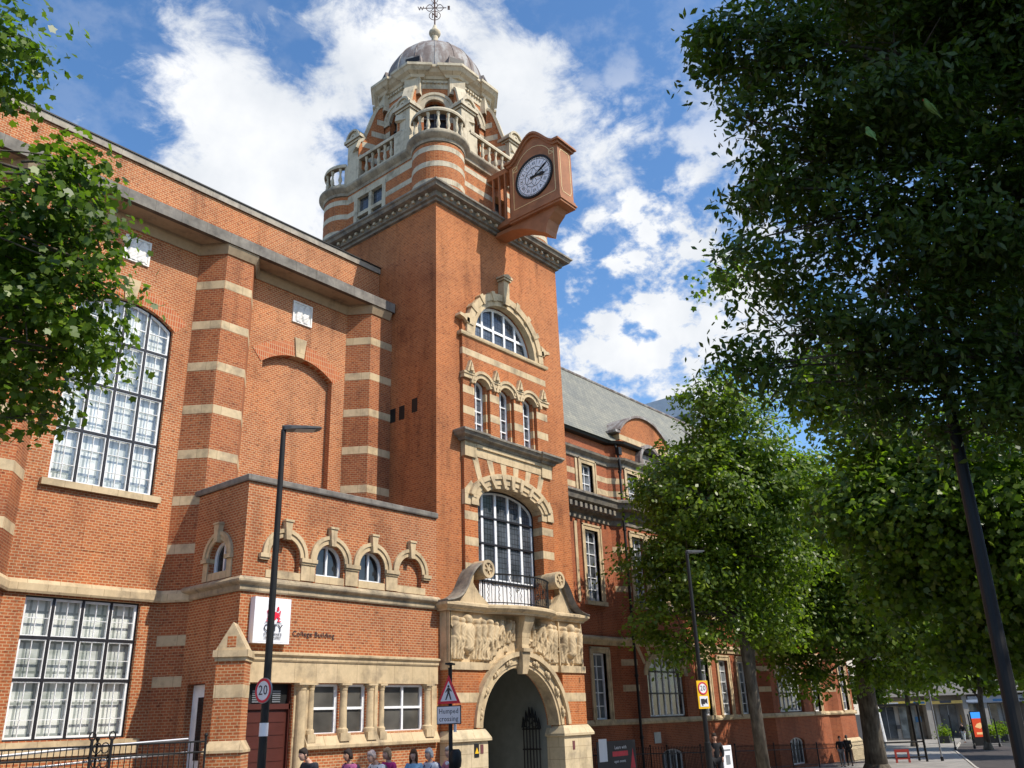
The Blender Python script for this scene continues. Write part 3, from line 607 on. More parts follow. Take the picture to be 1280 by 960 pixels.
# the door
m = MB(); F.box(m, 13.93, 15.44, 2.72, 2.86, -0.3, -0.10); F.box(m, 13.93, 14.0, 0, 3.39, -0.3, -0.10); F.box(m, 15.37, 15.44, 0, 3.39, -0.3, -0.10); dr = m.make('door', BROWN, ANX)
for a, b in ((14.0, 14.68), (14.70, 15.37)):
    m = MB(); F.box(m, a, b, 0.02, 2.72, -0.25, -0.18)
    for i in range(8): F.box(m, a + 0.07, b - 0.07, 0.12 + i * 0.325, 0.12 + i * 0.325 + 0.27, -0.2, -0.165)
    m.make('door_leaf', BROWN, dr)
m = MB(); F.box(m, 14.0, 15.37, 2.86, 3.39, -0.24, -0.2)
m.make('transom_panel', BLACK, dr)
m = MB()
for u in (14.22, 14.86):
    for i in range(6): F.box(m, u, u + 0.26, 2.90 + i * 0.055, 2.93 + i * 0.055, -0.2, -0.17)
m.make('vent_grille', GREYM, dr, split=True)
# side door
m = MB(); FS.box(m, 24.3 - 23.25, 24.3 - 22.35, 0.3, 3.43, -0.26, -0.2); 
m.make('side_door', WHITE, ANX)
m = MB(); FS.box(m, 24.3 - 22.95, 24.3 - 22.6, 1.5, 3.1, -0.2, -0.19); m.make('door_glass', GL_D, ANX)
# diagonal corner buttress with gabled cap
FD = Fr((13.5, 21.0, 0), (1, -1)); m = MB(); s2 = MB()
def dbox(mb_, a, b, z0, z1, d0, d1): FD.box(mb_, a, b, z0, z1, d0, d1)
dbox(m, -0.36, 0.36, 0, 3.90, -0.3, 0.52); m.make('buttress', BR_W, ANX)
dbox(s2, -0.40, 0.40, 3.90, 4.0, -0.3, 0.56); dbox(s2, -0.45, 0.45, 4.0, 4.17, -0.35, 0.61)
FD.prism(s2, [(-0.40, 4.175), (0.40, 4.175), (0, 4.88)], -0.1, 0.55)
for z0, z1 in ((3.0, 3.32),): dbox(s2, -0.366, 0.366, z0, z1, -0.3, 0.526)
s2.loft([[FD.p(a, z, d) for a, d in ((-w, -0.3), (-w, 0.52 + q), (w, 0.52 + q), (w, -0.3))] for w, q, z in ((0.50, 0.14, 1.70), (0.50, 0.14, 1.76), (0.37, 0.0, 1.98))]); s2.make('buttress_stone', ST, ANX, split=True)
m = MB(); dbox(m, -0.11, 0.11, 4.25, 4.52, 0.55, 0.558); m.make('buttress_panel', BR_W, ANX)
m = MB(); dbox(m, -0.46, 0.46, 0, 1.698, -0.3, 0.62); m.make('plinth', BR_W, ANX)

# ---------------------------------------------------------------- clock tower
TW = thing('clock_tower', (25, 25, 0), 'tall square red brick clock tower with striped corner turrets and lead dome', 'tower')
F = Fr((0, 21, 0), (1, 0)); FL = Fr((21.05, 28.95, 0), (0, -1)); FRt = Fr((28.95, 21, 0), (0, 1)); FB = Fr((28.95, 28.95, 0), (-1, 0))
BC = 24.95; B0, B1 = 22.35, 27.55
mb = MB()
# front wall with the hole for the central bay
bayout = [(B0, 5.9), (B1, 5.9), (B1, 17.25)] + [(BC + 2.30 * math.cos(R(18 + 144 * i / 20)), 16.5 + 2.30 * math.sin(R(18 + 144 * i / 20))) for i in range(21)] + [(B0, 17.25)]
portal = [(22.85, 0.0), (27.05, 0.0)] + [(BC + 2.10 * math.cos(PI * i / 24), 1.9 + 2.10 * math.sin(PI * i / 24)) for i in range(25)]
portal = [(22.85, 0.001), (27.05, 0.001), (27.05, 1.9)] + portal[3:-1] + [(22.85, 1.9)]
F.wall(mb, rect(21.05, 28.95, 0, 22.3), [bayout, portal], rev=0.01)
FL.wall(mb, rect(0, 7.95, 0, 22.3)); FRt.wall(mb, rect(0, 7.95, 0, 22.3)); FB.wall(mb, rect(0, 7.9, 0, 22.3)); mb.make('wall', BR_T, TW)
# central bay, 0.14 proud, with its openings
mb = MB(); d = 0.14
door_o = archloop(23.05, 26.85, 6.02, 9.75, 0.78); small = [(22.98, 23.90), (24.45, 25.37), (25.92, 26.84)]
lun = [(BC - 1.92, 16.5)] + [(BC + 1.92 * math.cos(PI * (1 - i / 28)), 16.5 + 1.92 * math.sin(PI * (1 - i / 28))) for i in range(1, 28)] + [(BC + 1.92, 16.5)]
lun = lun[::-1]
hs = [door_o, lun] + [segloop(a, b, 12.52, 14.55, 0.22) for a, b in small]
F.wall(mb, bayout, hs, d=d, rev=0.55)
n_ = len(bayout)
for i in range(n_):
    a, b = bayout[i], bayout[(i + 1) % n_]; mb.add([F.p(a[0], a[1], d), F.p(a[0], a[1], -0.02), F.p(b[0], b[1], -0.02), F.p(b[0], b[1], d)], [(0, 1, 2, 3)])
# inner orders of the three narrow lights
for a, b in small:
    for s_, e_ in ((a, a + 0.08), (b - 0.10, b)): F.box(mb, s_ - 0.001, e_, 12.52, 14.6, -0.5, 0.0)
mb.make('central_bay', BR_T, TW)
m = MB()
def pbands(zs, h, us, dd):
    for z in zs:
        for a, b in us: F.box(m, a, b, z, z + h, d - 0.02, dd)
pbands((12.24,), 0.31, [(B0 + 0.006, 22.97), (23.91, 24.44), (25.38, 25.91), (26.85, B1 + 0.004)], d + 0.006)
pbands((13.10, 13.95), 0.31, [(B0 - 0.004, 22.985), (23.895, 24.455), (25.365, 25.925), (26.835, B1 + 0.004)], d + 0.006)
for a, b in small:
    for z in (12.5, 13.10, 13.95): F.box(m, b - 0.103, b - 0.006, z, z + 0.31, -0.48, 0.006)
F.box(m, B0 - 0.004, B1 + 0.004, 15.56, 15.83, -0.1, d + 0.006)
pbands((9.05, 8.12, 7.18, 6.26), 0.30, [(B0 - 0.004, 23.056), (26.844, B1 + 0.004)], d + 0.006)
for z in (9.05, 8.12, 7.18, 6.26): F.box(m, 26.843, 26.87, z, z + 0.3, -0.38, d)
m.make('stone_band', ST, TW, split=True)
# lunette hood, sill, ears, finial
m = MB(); F.arch(m, BC, 16.5, 1.90, 2.12, 0, 180, -0.1, d + 0.04, 40); F.arch(m, BC, 16.5, 2.12, 2.42, 0, 180, -0.1, d + 0.10, 40)
for i in range(9):
    a = 90 + (i - 4) * 19.5; F.arch(m, BC, 16.5, 2.08, 2.50, a - 2.6, a + 2.6, -0.1, d + 0.14, 2)
F.prism(m, [(BC - 0.15, 18.5), (BC + 0.15, 18.5), (BC + 0.19, 19.25), (BC + 0.16, 19.62), (BC - 0.16, 19.62), (BC - 0.19, 19.25)], -0.05, 0.32)
F.box(m, BC - 0.24, BC + 0.24, 19.62, 19.72, -0.05, 0.40); F.prism(m, [(BC - 0.30, 19.722), (BC + 0.30, 19.722), (BC + 0.30, 19.80), (BC, 19.92), (BC - 0.30, 19.80)], -0.05, 0.44)
for s_ in (-1, 1):
    pts = [(BC + s_ * 2.28, 17.34), (BC + s_ * 2.62, 17.20), (BC + s_ * 2.82, 17.22), (BC + s_ * 2.86, 17.10), (BC + s_ * 2.62, 17.05), (BC + s_ * 2.30, 16.85)]
    F.prism(m, pts if s_ < 0 else pts, -0.05, d + 0.14)
m.sweep([(B0 - 0.06, 21.0), (B0 - 0.06, 21 - d), (B1 + 0.06, 21 - d), (B1 + 0.06, 21.0)], [(0, 16.34), (0.07, 16.36), (0.09, 16.42), (0.09, 16.50), (0, 16.53)])
F.box(m, B0 + 0.3, B1 - 0.3, 16.345, 16.50, -0.4, d - 0.01); m.make('lunette_surround', ST, TW)
cols = [BC - 1.05, BC - 0.35, BC + 0.35, BC + 1.05]
window(F, TW, BC - 1.88, BC + 1.88, 16.52, 16.53, -0.22, 'arch', 1.84, cols, (17.32,), fw=0.05, bw=0.055, glassm=GL_T)
# triple lights
for a, b in small:
    c = (a + b) / 2; window(F, TW, a + 0.08, b - 0.10, 12.5, 14.52, -0.22, 'seg', 0.2, (c,), (13.0, 13.5, 14.05), fw=0.035, bw=0.022, glassm=GL_T)
m = MB()
for i, (a, b) in enumerate(small):
    c = (a + b) / 2; F.arch(m, c, 14.30, 0.46, 0.62, 18, 162, -0.1, d + 0.06, 14, 1.0); F.arch(m, c, 14.30, 0.62, 0.735, 8, 172, -0.05, d + 0.12, 14, 1.0)
for a, b in ((B0, 22.98), (23.90, 24.45), (25.37, 25.92), (26.84, B1)):
    c = (a + b) / 2; F.box(m, a - 0.02, b + 0.02, 14.56, 14.72, -0.05, d + 0.09)
    F.box(m, a - 0.05, b + 0.05, 14.72, 14.80, -0.05, d + 0.13)
    F.prism(m, [(c - 0.22, 14.805), (c + 0.22, 14.805), (c + 0.09, 15.10), (c + 0.02, 15.30), (c - 0.02, 15.30), (c - 0.09, 15.10)], -0.05, d + 0.16)
    F.prism(m, [(c - 0.10, 14.85), (c + 0.10, 14.85), (c, 15.2)], d + 0.16, d + 0.23)
m.make('hood_mould', ST, TW, split=True)
# middle cornice and frieze
m = MB(); MC = [(0, 11.98), (0.10, 12.0), (0.14, 12.08), (0.30, 12.14), (0.36, 12.24), (0.40, 12.26), (0.40, 12.34), (0.24, 12.42), (0, 12.50)]
m.sweep([(B0 - 0.05, 21.05), (B0 - 0.05, 21 - d - 0.08), (B0 + 0.62, 21 - d - 0.08), (B0 + 0.62, 21 - d), (B1 - 0.62, 21 - d), (B1 - 0.62, 21 - d - 0.08), (B1 + 0.05, 21 - d - 0.08), (B1 + 0.05, 21.05)], MC); m.make('middle_cornice', MATS['stone_weathered'], TW)
m = MB(); F.box(m, B0 - 0.02, B0 + 0.62, 11.42, 11.978, -0.05, d + 0.08); F.box(m, B1 - 0.62, B1 + 0.02, 11.42, 11.978, -0.05, d + 0.08); F.box(m, B0 + 0.62, B1 - 0.62, 11.50, 11.978, -0.05, d + 0.03)
F.box(m, B0 + 0.62, B1 - 0.62, 11.84, 11.974, 0, d + 0.10)
m.make('frieze', ST, TW, split=True)
# voussoirs and archivolt of the great window
m = MB(); R0x, R0z = 1.90, 0.78
def ell(u_, a, k=1.0): return (BC + (1.9 + u_) * math.cos(a), 9.75 + (0.78 + u_ * k) * math.sin(a))
def eband(m_, u0, u1, a0, a1, d0, d1, seg=24):
    rr = []
    for i in range(seg + 1):
        a = R(a0 + (a1 - a0) * i / seg); A = ell(u0, a); B = ell(u1, a); rr.append([F.p(*A, d0), F.p(*B, d0), F.p(*B, d1), F.p(*A, d1)])
    m_.loft(rr)
eband(m, -0.01, 0.14, 8, 172, -0.3, d + 0.05); eband(m, 0.14, 0.36, 8, 172, -0.1, d + 0.10); eband(m, 0.36, 0.55, 10, 170, -0.1, d + 0.16)
for a in (38, 58, 76, 90, 104, 122, 142): eband(m, -0.02, 0.50, a - 2.4, a + 2.4, -0.1, d + 0.19, 2)
for s_ in (-1, 1):
    c = BC + s_ * 2.25; F.prism(m, [(c - 0.358, 9.60), (c + 0.358, 9.60), (c + 0.358, 10.15), (c, 10.52), (c - 0.358, 10.15)], -0.05, d + 0.03)
    F.prism(m, [(c - 0.05, 9.62), (c + 0.36, 9.62), (c + 0.30, 10.1), (c + 0.12, 10.45), (c - 0.02, 10.2)], 0, d + 0.08)
m.make('archivolt', ST, TW, split=True)
m = MB()
for i, (b0, t0) in enumerate(((-1.72, -2.02), (-1.02, -1.18), (-0.34, -0.38), (0.34, 0.38), (1.02, 1.18), (1.72, 2.02))):
    zb = 9.95 + 0.98 * math.sqrt(1 - (b0 / 2.6) ** 2) - 0.02 + (-0.1 if abs(b0) > 1.5 else 0.1); w = 0.13
    F.prism(m, [(BC + b0 - w, zb), (BC + b0 + w, zb), (BC + t0 + w * 1.3, 11.49), (BC + t0 - w * 1.3, 11.49)], 0, d + 0.012)
m.make('voussoir', ST, TW, split=True)
cols = [23.05 + 0.76 * i for i in range(1, 5)]
window(F, TW, 23.07, 26.83, 7.02, 9.75, -0.36, 'arch', 0.76, cols, (), fw=0.06, bw=0.06, darkrows=(9.42, 8.42, 7.05), darkcols=(), frame=WHITE, glassm=GL_T, name='great_window')
m = MB(); F.box(m, 23.06, 26.84, 6.05, 7.03, -0.45, -0.40)
for i in range(15): F.box(m, 23.2 + i * 0.25, 23.28 + i * 0.25, 6.05, 7.0, -0.41, -0.375)
m.make('window_board', WHITE, TW)
# vents on the left wall
for y in (23.35, 22.85, 22.15):
    m = MB(); FL.box(m, 28.95 - y - 0.15, 28.95 - y + 0.15, 13.0 + (0.12 if y < 22.5 else 0), 13.55 + (0.12 if y < 22.5 else 0), -0.1, 0.008); m.make('vent', BLACK, TW)
# top cornice with dentils, slightly broken forward in the middle of the front
TC = [(0, 21.85), (0.12, 21.87), (0.14, 21.97), (0.24, 22.0), (0.26, 22.20), (0.50, 22.24), (0.55, 22.36), (0.62, 22.40), (0.62, 22.48), (0.30, 22.60), (-0.3, 22.62)]
sqp = [(21.05, 28.95), (21.05, 21.0), (28.95, 21.0), (28.95, 28.95)]
m = MB(); m.sweep(sqp, TC, closed=True); m.make('cornice', STG, TW)
m = MB()
for f, L_ in ((F, (21.05, 28.95)), (FL, (0, 7.95)), (FRt, (0, 7.95))):
    n_ = 20
    for i in range(n_):
        u = L_[0] + (L_[1] - L_[0]) * (i + 0.5) / n_; f.box(m, u - 0.06, u + 0.06, 22.08, 22.19, 0.2, 0.36)
m.make('dentil_row', STU, TW)
m = MB(); F.box(m, BC - 0.1, BC + 0.28, 21.9, 22.52, 0.2, 0.70); m.make('cornice_block', STK, TW)

# belfry stage
SX0, SX1, SY0, SY1 = 21.42, 28.58, 21.32, 28.58; TZ0, TZ1 = 22.6, 25.25
mb = MB(); FSl = Fr((SX0, SY1, 0), (0, -1)); FSf = Fr((0, SY0, 0), (1, 0))
wl0, wl1 = SY1 - 26.45, SY1 - 24.65
FSl.wall(mb, rect(0, SY1 - SY0, TZ0, TZ1), [rect(wl0, wl1, 22.8, 24.75)], rev=0.25); FSf.wall(mb, rect(SX0, SX1, TZ0, TZ1), [rect(25.0, 25.9, 22.62, 24.3)], rev=0.4)
Fr((SX1, SY0, 0), (0, 1)).wall(mb, rect(0, SY1 - SY0, TZ0, TZ1)); Fr((SX1, SY1, 0), (-1, 0)).wall(mb, rect(0, SX1 - SX0, TZ0, TZ1))
TC_ = [(22.15, 21.95), (22.15, 27.95), (27.85, 21.95), (27.85, 27.95)]; TR = 1.13
mb.make('belfry_wall', BR_T, TW)
m = MB(); zb = [(23.0, 0.26), (23.85, 0.26), (24.62, 0.26)]
for z, h in zb:
    FSl.box(m, 0, wl0 - 0.16, z, z + h, -0.02, 0.008); FSl.box(m, wl1 + 0.16, SY1 - SY0, z, z + h, -0.02, 0.008)
    FSf.box(m, SX0, 24.98, z, z + h, -0.02, 0.008); FSf.box(m, 25.92, SX1, z, z + h, -0.02, 0.008)
FSl.box(m, 0, SY1 - SY0, 24.84, 25.02, -0.02, 0.010)
m.make('stone_band', STU, TW, split=True)
for (cx, cy) in TC_:
    t = MB(); t.rev([(TR, TZ0), (TR, 25.05)], (cx, cy), 40); tu = t.make('turret', BR_T, TW)
    t = MB()
    for z, h in zb: t.rev([(TR - 0.05, z), (TR + 0.008, z), (TR + 0.008, z + h), (TR - 0.05, z + h)], (cx, cy), 40)
    t.make('turret_band', STU, tu, False)
m = MB(); window(FSl, TW, wl0, wl1, 22.8, 24.75, -0.12, 'rect', 0, (), (), frame=STU, fw=0.02, bw=0.02, glassm=GL_T, name='belfry_window')
FSl.box(m, wl0 - 0.16, wl0 + 0.06, 22.65, 24.83, -0.2, 0.03); FSl.box(m, wl1 - 0.06, wl1 + 0.16, 22.65, 24.83, -0.2, 0.03); FSl.box(m, (wl0 + wl1) / 2 - 0.09, (wl0 + wl1) / 2 + 0.09, 22.65, 24.72, -0.2, 0.0)
FSl.box(m, wl0 + 0.06, wl1 - 0.06, 23.68, 23.86, -0.2, -0.004); FSl.box(m, wl0 + 0.06, wl1 - 0.06, 24.66, 24.83, -0.2, 0.02); m.make('window_mullion', STU, TW)
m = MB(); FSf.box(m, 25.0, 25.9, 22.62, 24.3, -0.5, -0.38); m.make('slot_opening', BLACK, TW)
# cornice of the belfry: runs round the body and out round each turret
BCN = [(-0.1, 25.08), (0.03, 25.10), (0.06, 25.22), (0.14, 25.28), (0.24, 25.38), (0.26, 25.42), (0.26, 25.50), (0.12, 25.56), (-0.1, 25.58)]
def body_path():      # clockwise seen from above start at back-left... keeps outward on the right
    P = []; rad = TR
    def arc(c, a0, a1, n=18): return [(c[0] + rad * math.cos(R(a0 + (a1 - a0) * i / n)), c[1] + rad * math.sin(R(a0 + (a1 - a0) * i / n))) for i in range(n + 1)]
    def ang(dx): return math.degrees(math.acos(max(-1, min(1, dx / rad))))
    e = ang(22.15 - SX0)      # where the turret circle cuts the body face
    P += arc(TC_[1], 90 - (e - 90) * 0 + 0, 180 + 0, 10)[:0]
    bl, fl, fr_, br = TC_[1], TC_[0], TC_[2], TC_[3]
    g = math.degrees(math.acos((22.15 - SX0) / rad))
    P += arc(bl, 90 - (90 - 0) * 0, 180 + g, 18); P += arc(fl, 180 - g, 270 + g, 24); P += arc(fr_, 270 - g, 360 + g, 24); P += arc(br, -g, 90, 18)
    return P
bp_ = body_path(); m = MB(); m.sweep(bp_, BCN, closed=True); m.make('belfry_cornice', stone('stone_mid', (0.48, 0.41, 0.30), (0.20, 0.175, 0.14), 0.7, (0.8, 5)), TW)
m = MB(); m.box(SX0, SX1, SY0, SY1, 25.2, 25.5)
for c in TC_: m.rev([(0.01, 25.2), (TR, 25.2), (TR, 25.5), (0.01, 25.5)], c, 32)
m.make('belfry_floor', LEAD, TW)
# balustrades
BAL = MB(); BAL.rev([(0.085, 0), (0.085, 0.06), (0.05, 0.09), (0.06, 0.16), (0.095, 0.30), (0.075, 0.42), (0.045, 0.58), (0.05, 0.72), (0.075, 0.76), (0.055, 0.80), (0.085, 0.84), (0.085, 0.92)], (0, 0), 10, cap=True)
bme = None
def balustrade(name, pts_path, spots, closed=False):
    global bme
    m = MB(); m.sweep(pts_path, [(-0.10, 25.56), (0.10, 25.56), (0.10, 25.74), (-0.10, 25.74)]); m.sweep(pts_path, [(-0.13, 26.66), (0.13, 26.66), (0.15, 26.74), (0.12, 26.84), (-0.12, 26.84), (-0.15, 26.74)])
    b = m.make(name, STU, TW)
    for x, y in spots:
        if bme is None:
            o = BAL.make('baluster', STU, b, True); bme = o.data
        else: o = link('baluster', bme, b)
        o.location = (x, y, 25.74)
for ci, (cx, cy) in enumerate(TC_):
    a0 = {0: 225, 1: 135, 2: 315, 3: 45}[ci]; ar = [R(a0 - 88 + 176 * i / 24) for i in range(25)]
    P = [(cx + 1.06 * math.cos(a), cy + 1.06 * math.sin(a)) for a in ar]
    S = [(cx + 1.06 * math.cos(R(a0 + k)), cy + 1.06 * math.sin(R(a0 + k))) for k in (-72, -48, -24, 0, 24, 48, 72)]
    balustrade('turret_balustrade', P, S)
balustrade('balustrade', [(SX0, 26.5), (SX0, 23.4)][::1], [(SX0, 23.75 + 0.42 * i) for i in range(6)])
balustrade('balustrade', [(23.4, SY0 - 0.05), (26.5, SY0 - 0.05)], [(23.85 + 0.45 * i, SY0 - 0.05) for i in range(6)])
balustrade('balustrade', [(SX1, 23.4), (SX1, 26.5)], [(SX1, 23.8 + 0.45 * i) for i in range(6)])
# pedestals with segmental pediments, either side of each turret
def pedestal(x, y, dirx, diry, w=0.50):
    f = Fr((x, y, 0), (-diry, dirx)); m = MB()
    f.box(m, -w, w, 25.5, 26.7, -0.50, 0.14); f.box(m, -w * 0.84, w * 0.84, 26.7, 27.85, -0.44, 0.06); f.box(m, -w * 0.98, w * 0.98, 27.85, 27.96, -0.5, 0.12); f.box(m, -w * 1.14, w * 1.14, 27.96, 28.12, -0.55, 0.20)
    f.arch(m, 0, 28.10, 0.01, w * 0.72, 0, 180, -0.50, 0.10, 14); f.arch(m, 0, 28.10, w * 0.72, w * 0.92, 0, 180, -0.52, 0.19, 14)
    f.arch(m, 0, 28.15, w * 0.2, w * 0.38, 0, 180, 0.1, 0.15, 10); m.make('pedestal', STU, TW)
for x, y, dx, dy in ((SX0, 23.35, -1, 0), (SX0, 26.75, -1, 0), (23.35, SY0, 0, -1), (26.65, SY0, 0, -1), (SX1, 23.35, 1, 0), (SX1, 26.65, 1, 0), (23.35, SY1, 0, 1), (26.65, SY1, 0, 1)):
    pedestal(x, y, dx, dy)

# octagonal lantern
OC = (25.0, 25.0); AP = 2.50; CR = AP / math.cos(R(22.5))
oct_ = [(OC[0] + CR * math.cos(R(22.5 + 45 * k)), OC[1] + CR * math.sin(R(22.5 + 45 * k))) for k in range(8)]
mb = MB(); trim = MB(); drk = MB()
for k in range(8):
    a = R(45 * k + 45); n = Vector((math.cos(a), math.sin(a))); u = Vector((-n.y, n.x)); f = Fr((OC[0] + n.x * AP, OC[1] + n.y * AP, 0), (u.x, u.y)); hw = AP * math.tan(R(22.5))
    hz = 0.0 if k % 2 == 0 else 0.0
    f.wall(mb, rect(-hw, hw, 25.4, 30.7), [archloop(-0.52, 0.52, 26.6, 29.05, 0.52)], rev=0.35)
    f.arch(trim, 0, 29.05, 0.50, 0.74, 0, 180, -0.1, 0.06, 20); f.arch(trim, 0, 29.05, 0.74, 0.88, 0, 180, -0.1, 0.10, 20)
    for z in (26.7, 27.5, 28.25): f.box(trim, -hw, -0.52, z, z + 0.3, -0.05, 0.008); f.box(trim, 0.52, hw, z, z + 0.3, -0.05, 0.008)
    f.box(trim, -0.86, -0.52, 28.85, 29.06, -0.05, 0.09); f.box(trim, 0.52, 0.86, 28.85, 29.06, -0.05, 0.09)
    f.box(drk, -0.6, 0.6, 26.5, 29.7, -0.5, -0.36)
    f.box(trim, -hw, hw, 30.18, 30.7, -0.05, 0.03)
    for q in range(9): f.box(trim, -0.72 + q * 0.18 - 0.05, -0.72 + q * 0.18 + 0.05, 30.46, 30.58, 0, 0.13)
mb.make('lantern_wall', BR_T, TW); trim.make('lantern_trim', STU, TW, split=True)
lv = MB()
for k in range(8):
    a = R(45 * k + 45); n = Vector((math.cos(a), math.sin(a))); f = Fr((OC[0] + n.x * AP, OC[1] + n.y * AP, 0), (-n.y, n.x))
    for z in (27.6, 28.1, 28.6, 29.1): f.box(lv, -0.52, 0.52, z, z + 0.05, -0.35, -0.22)
    f.box(lv, -0.03, 0.03, 26.6, 29.5, -0.34, -0.25)
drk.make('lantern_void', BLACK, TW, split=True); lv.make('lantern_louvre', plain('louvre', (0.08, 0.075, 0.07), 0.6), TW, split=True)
# corner piers and scroll buttresses at each angle of the octagon
cpst = MB(); scb = MB(); scc = MB()
for k in range(8):
    a = R(22.5 + 45 * k); n = Vector((math.cos(a), math.sin(a))); f = Fr((OC[0] + n.x * CR, OC[1] + n.y * CR, 0), (-n.y, n.x)); fr2 = Fr((OC[0], OC[1], 0), (n.x, n.y))
    f.box(cpst, -0.40, 0.40, 29.75, 30.7, -0.35, 0.10)
    # scroll profile: radius out, height; thin wall standing radially
    prof = [(CR + 0.08, 30.1)]
    for i in range(13):
        t = i / 12; prof.append((CR + 0.12 + 1.00 * t ** 0.9, 30.0 - 2.3 * (0.5 - 0.5 * math.cos(PI * t)) ** 0.9))
    outl = prof + [(CR + 1.2, 27.35), (CR + 1.2, 26.2), (CR - 0.1, 26.2)]
    if outl: fr2.prism(scb, outl[::-1], -0.20, 0.20)
    # stone coping ribbon following the curve
    rib = prof + [(CR + 1.24, 27.3)]
    rr = []
    for i, (x, z) in enumerate(rib):
        j0, j1 = max(i - 1, 0), min(i + 1, len(rib) - 1); t = Vector((rib[j1][0] - rib[j0][0], rib[j1][1] - rib[j0][1])).normalized(); nn = Vector((-t.y, t.x))
        if nn.y < 0 and i > 0: nn = -nn if nn.x < 0 else nn
        o_ = (x + abs(nn.x) * 0.14, z + abs(nn.y) * 0.14); rr.append([fr2.p(x, z, -0.25), fr2.p(x, z, 0.25), fr2.p(*o_, 0.25), fr2.p(*o_, -0.25)])
    scc.loft(rr)
    for z, e_ in ((26.7, 1.18), (27.45, 1.05), (28.2, 0.62), (28.95, 0.36)): fr2.box(scc, CR - 0.05, CR + e_, z, z + 0.3, -0.208, 0.208)
cpst.make('angle_pier', STU, TW, split=True); scb.make('scroll_buttress', BR_T, TW, split=True); scc.make('buttress_coping', STU, TW, split=True)
LCN = [(-0.2, 30.68), (0.10, 30.70), (0.16, 30.82), (0.34, 30.92), (0.44, 31.06), (0.50, 31.10), (0.50, 31.24), (0.36, 31.30), (0.1, 31.42), (-0.3, 31.44)]
# octagon with each angle broken forward
pth = []
for k in range(8):
    a = R(22.5 + 45 * k); nv = Vector((math.cos(a), math.sin(a))); c = Vector(oct_[k]); pv = Vector(oct_[k - 1]); nx = Vector(oct_[(k + 1) % 8])
    tp = (pv - c).normalized(); tn = (nx - c).normalized(); n1 = Vector((math.cos(R(45 * k)), math.sin(R(45 * k)))); n2 = Vector((math.cos(R(45 * k + 45)), math.sin(R(45 * k + 45))))
    pth += [c + tp * 0.42, c + tp * 0.42 + n1 * 0.12, c + nv * 0.13, c + tn * 0.42 + n2 * 0.12, c + tn * 0.42]
m = MB(); m.sweep([(p[0], p[1]) for p in pth], LCN, closed=True); m.make('lantern_cornice', STU, TW)
m = MB(); m.rev([(CR + 0.1, 31.40), (2.62, 31.46), (2.60, 31.62), (2.50, 31.66)], OC, 48); m.make('dome_kerb', LEAD, TW)
DR, DH, DZ = 2.56, 3.05, 31.62
m = MB(); prof = [(DR * math.cos(R(90 * i / 20)) + 0.001, DZ + DH * math.sin(R(90 * i / 20)) ** 1.0) for i in range(20)] + [(0.16, DZ + DH - 0.004)]
m.rev(prof, OC, 64); dome = m.make('dome', LEAD, TW, True)
m = MB()
for k in range(16):
    a = R(22.5 * k); pts = [(OC[0] + (r_ + 0.01) * math.cos(a), OC[1] + (r_ + 0.01) * math.sin(a), z) for r_, z in prof]; m.tube(pts, 0.018, 6)
m.make('dome_rib', LEAD, dome, True)
# low dormer vents at the foot of the dome
for k in range(8):
    a = R(45 * k + 22.5 + 22.5 + 22.5); f = Fr((OC[0] + 2.35 * math.cos(a), OC[1] + 2.35 * math.sin(a), 0), (-math.sin(a), math.cos(a)))
    m = MB(); f.prism(m, [(-0.45, 31.45), (0.45, 31.45), (0.38, 32.08), (-0.38, 32.08)], -0.4, 0.42); dv = m.make('dome_vent', LEAD, TW)
    m = MB(); f.box(m, -0.36, 0.36, 31.7, 31.98, 0.42, 0.426); m.make('vent_slot', BLACK, dv)
# finial
fz = DZ + DH
m = MB(); m.rev([(0.24, fz - 0.1), (0.20, fz + 0.1), (0.17, fz + 1.0), (0.16, fz + 1.1)], OC, 20); m.rev([(0.16, fz + 1.06), (0.26, fz + 1.14), (0.31, fz + 1.26), (0.30, fz + 1.36), (0.20, fz + 1.46), (0.13, fz + 1.62), (0.08, fz + 1.80), (0.001, fz + 1.9)], OC, 20); m.make('finial', STU, TW, True)
m = MB(); x, y = OC; m.tube([(x, y, fz + 1.4), (x, y, fz + 6.2)], [0.045, 0.02], 8); 
VN = Vector((0.646, -0.762, 0)); VV = Vector((0.762, 0.646, 0)) 
def ringv(c, r_, ax, ay, th=0.02, n=20): m.tube([Vector(c) + r_ * (math.cos(2 * PI * i / n) * Vector(ax) + math.sin(2 * PI * i / n) * Vector(ay)) for i in range(n + 1)], th, 5)
rt = (VN.x, VN.y, 0)
ringv((x, y, fz + 2.50), 0.30, rt, (0, 0, 1)); ringv((x, y, fz + 2.50), 0.30, (VV.x, VV.y, 0), (0, 0, 1))
for s_ in (-1, 1):
    for e in (VN, VV):
        p0 = Vector((x, y, fz + 3.02)); m.tube([p0, p0 + e * s_ * 0.62], 0.022, 5)
        m.tube([p0 + e * s_ * (0.06 + 0.42 * t / 8) + Vector((0, 0, 0.24 * math.sin(PI * t / 8) * (1 if t < 9 else 0))) for t in range(9)], 0.02, 5)
        m.tube([p0 + e * s_ * (0.06 + 0.42 * t / 8) - Vector((0, 0, 0.22 * math.sin(PI * t / 8))) for t in range(9)], 0.02, 5)
ringv((x, y, fz + 4.4), 0.26, rt, (0, 0, 1)); 
for t in range(3): ringv((x + 0.0, y, fz + 3.2 + 0.35 * t), 0.16, rt, (0, 0, 1), 0.018, 12)
vane = m.make('weather_vane', plain('vane_iron', (0.10, 0.05, 0.035), 0.5), TW)
fv = Fr((x, y, 0), (VN.x, VN.y))
put_text('letter', 'N', 0.46, fv, 0, fz + 2.50, 0.0, MATS['vane_iron'], vane, 0.03)
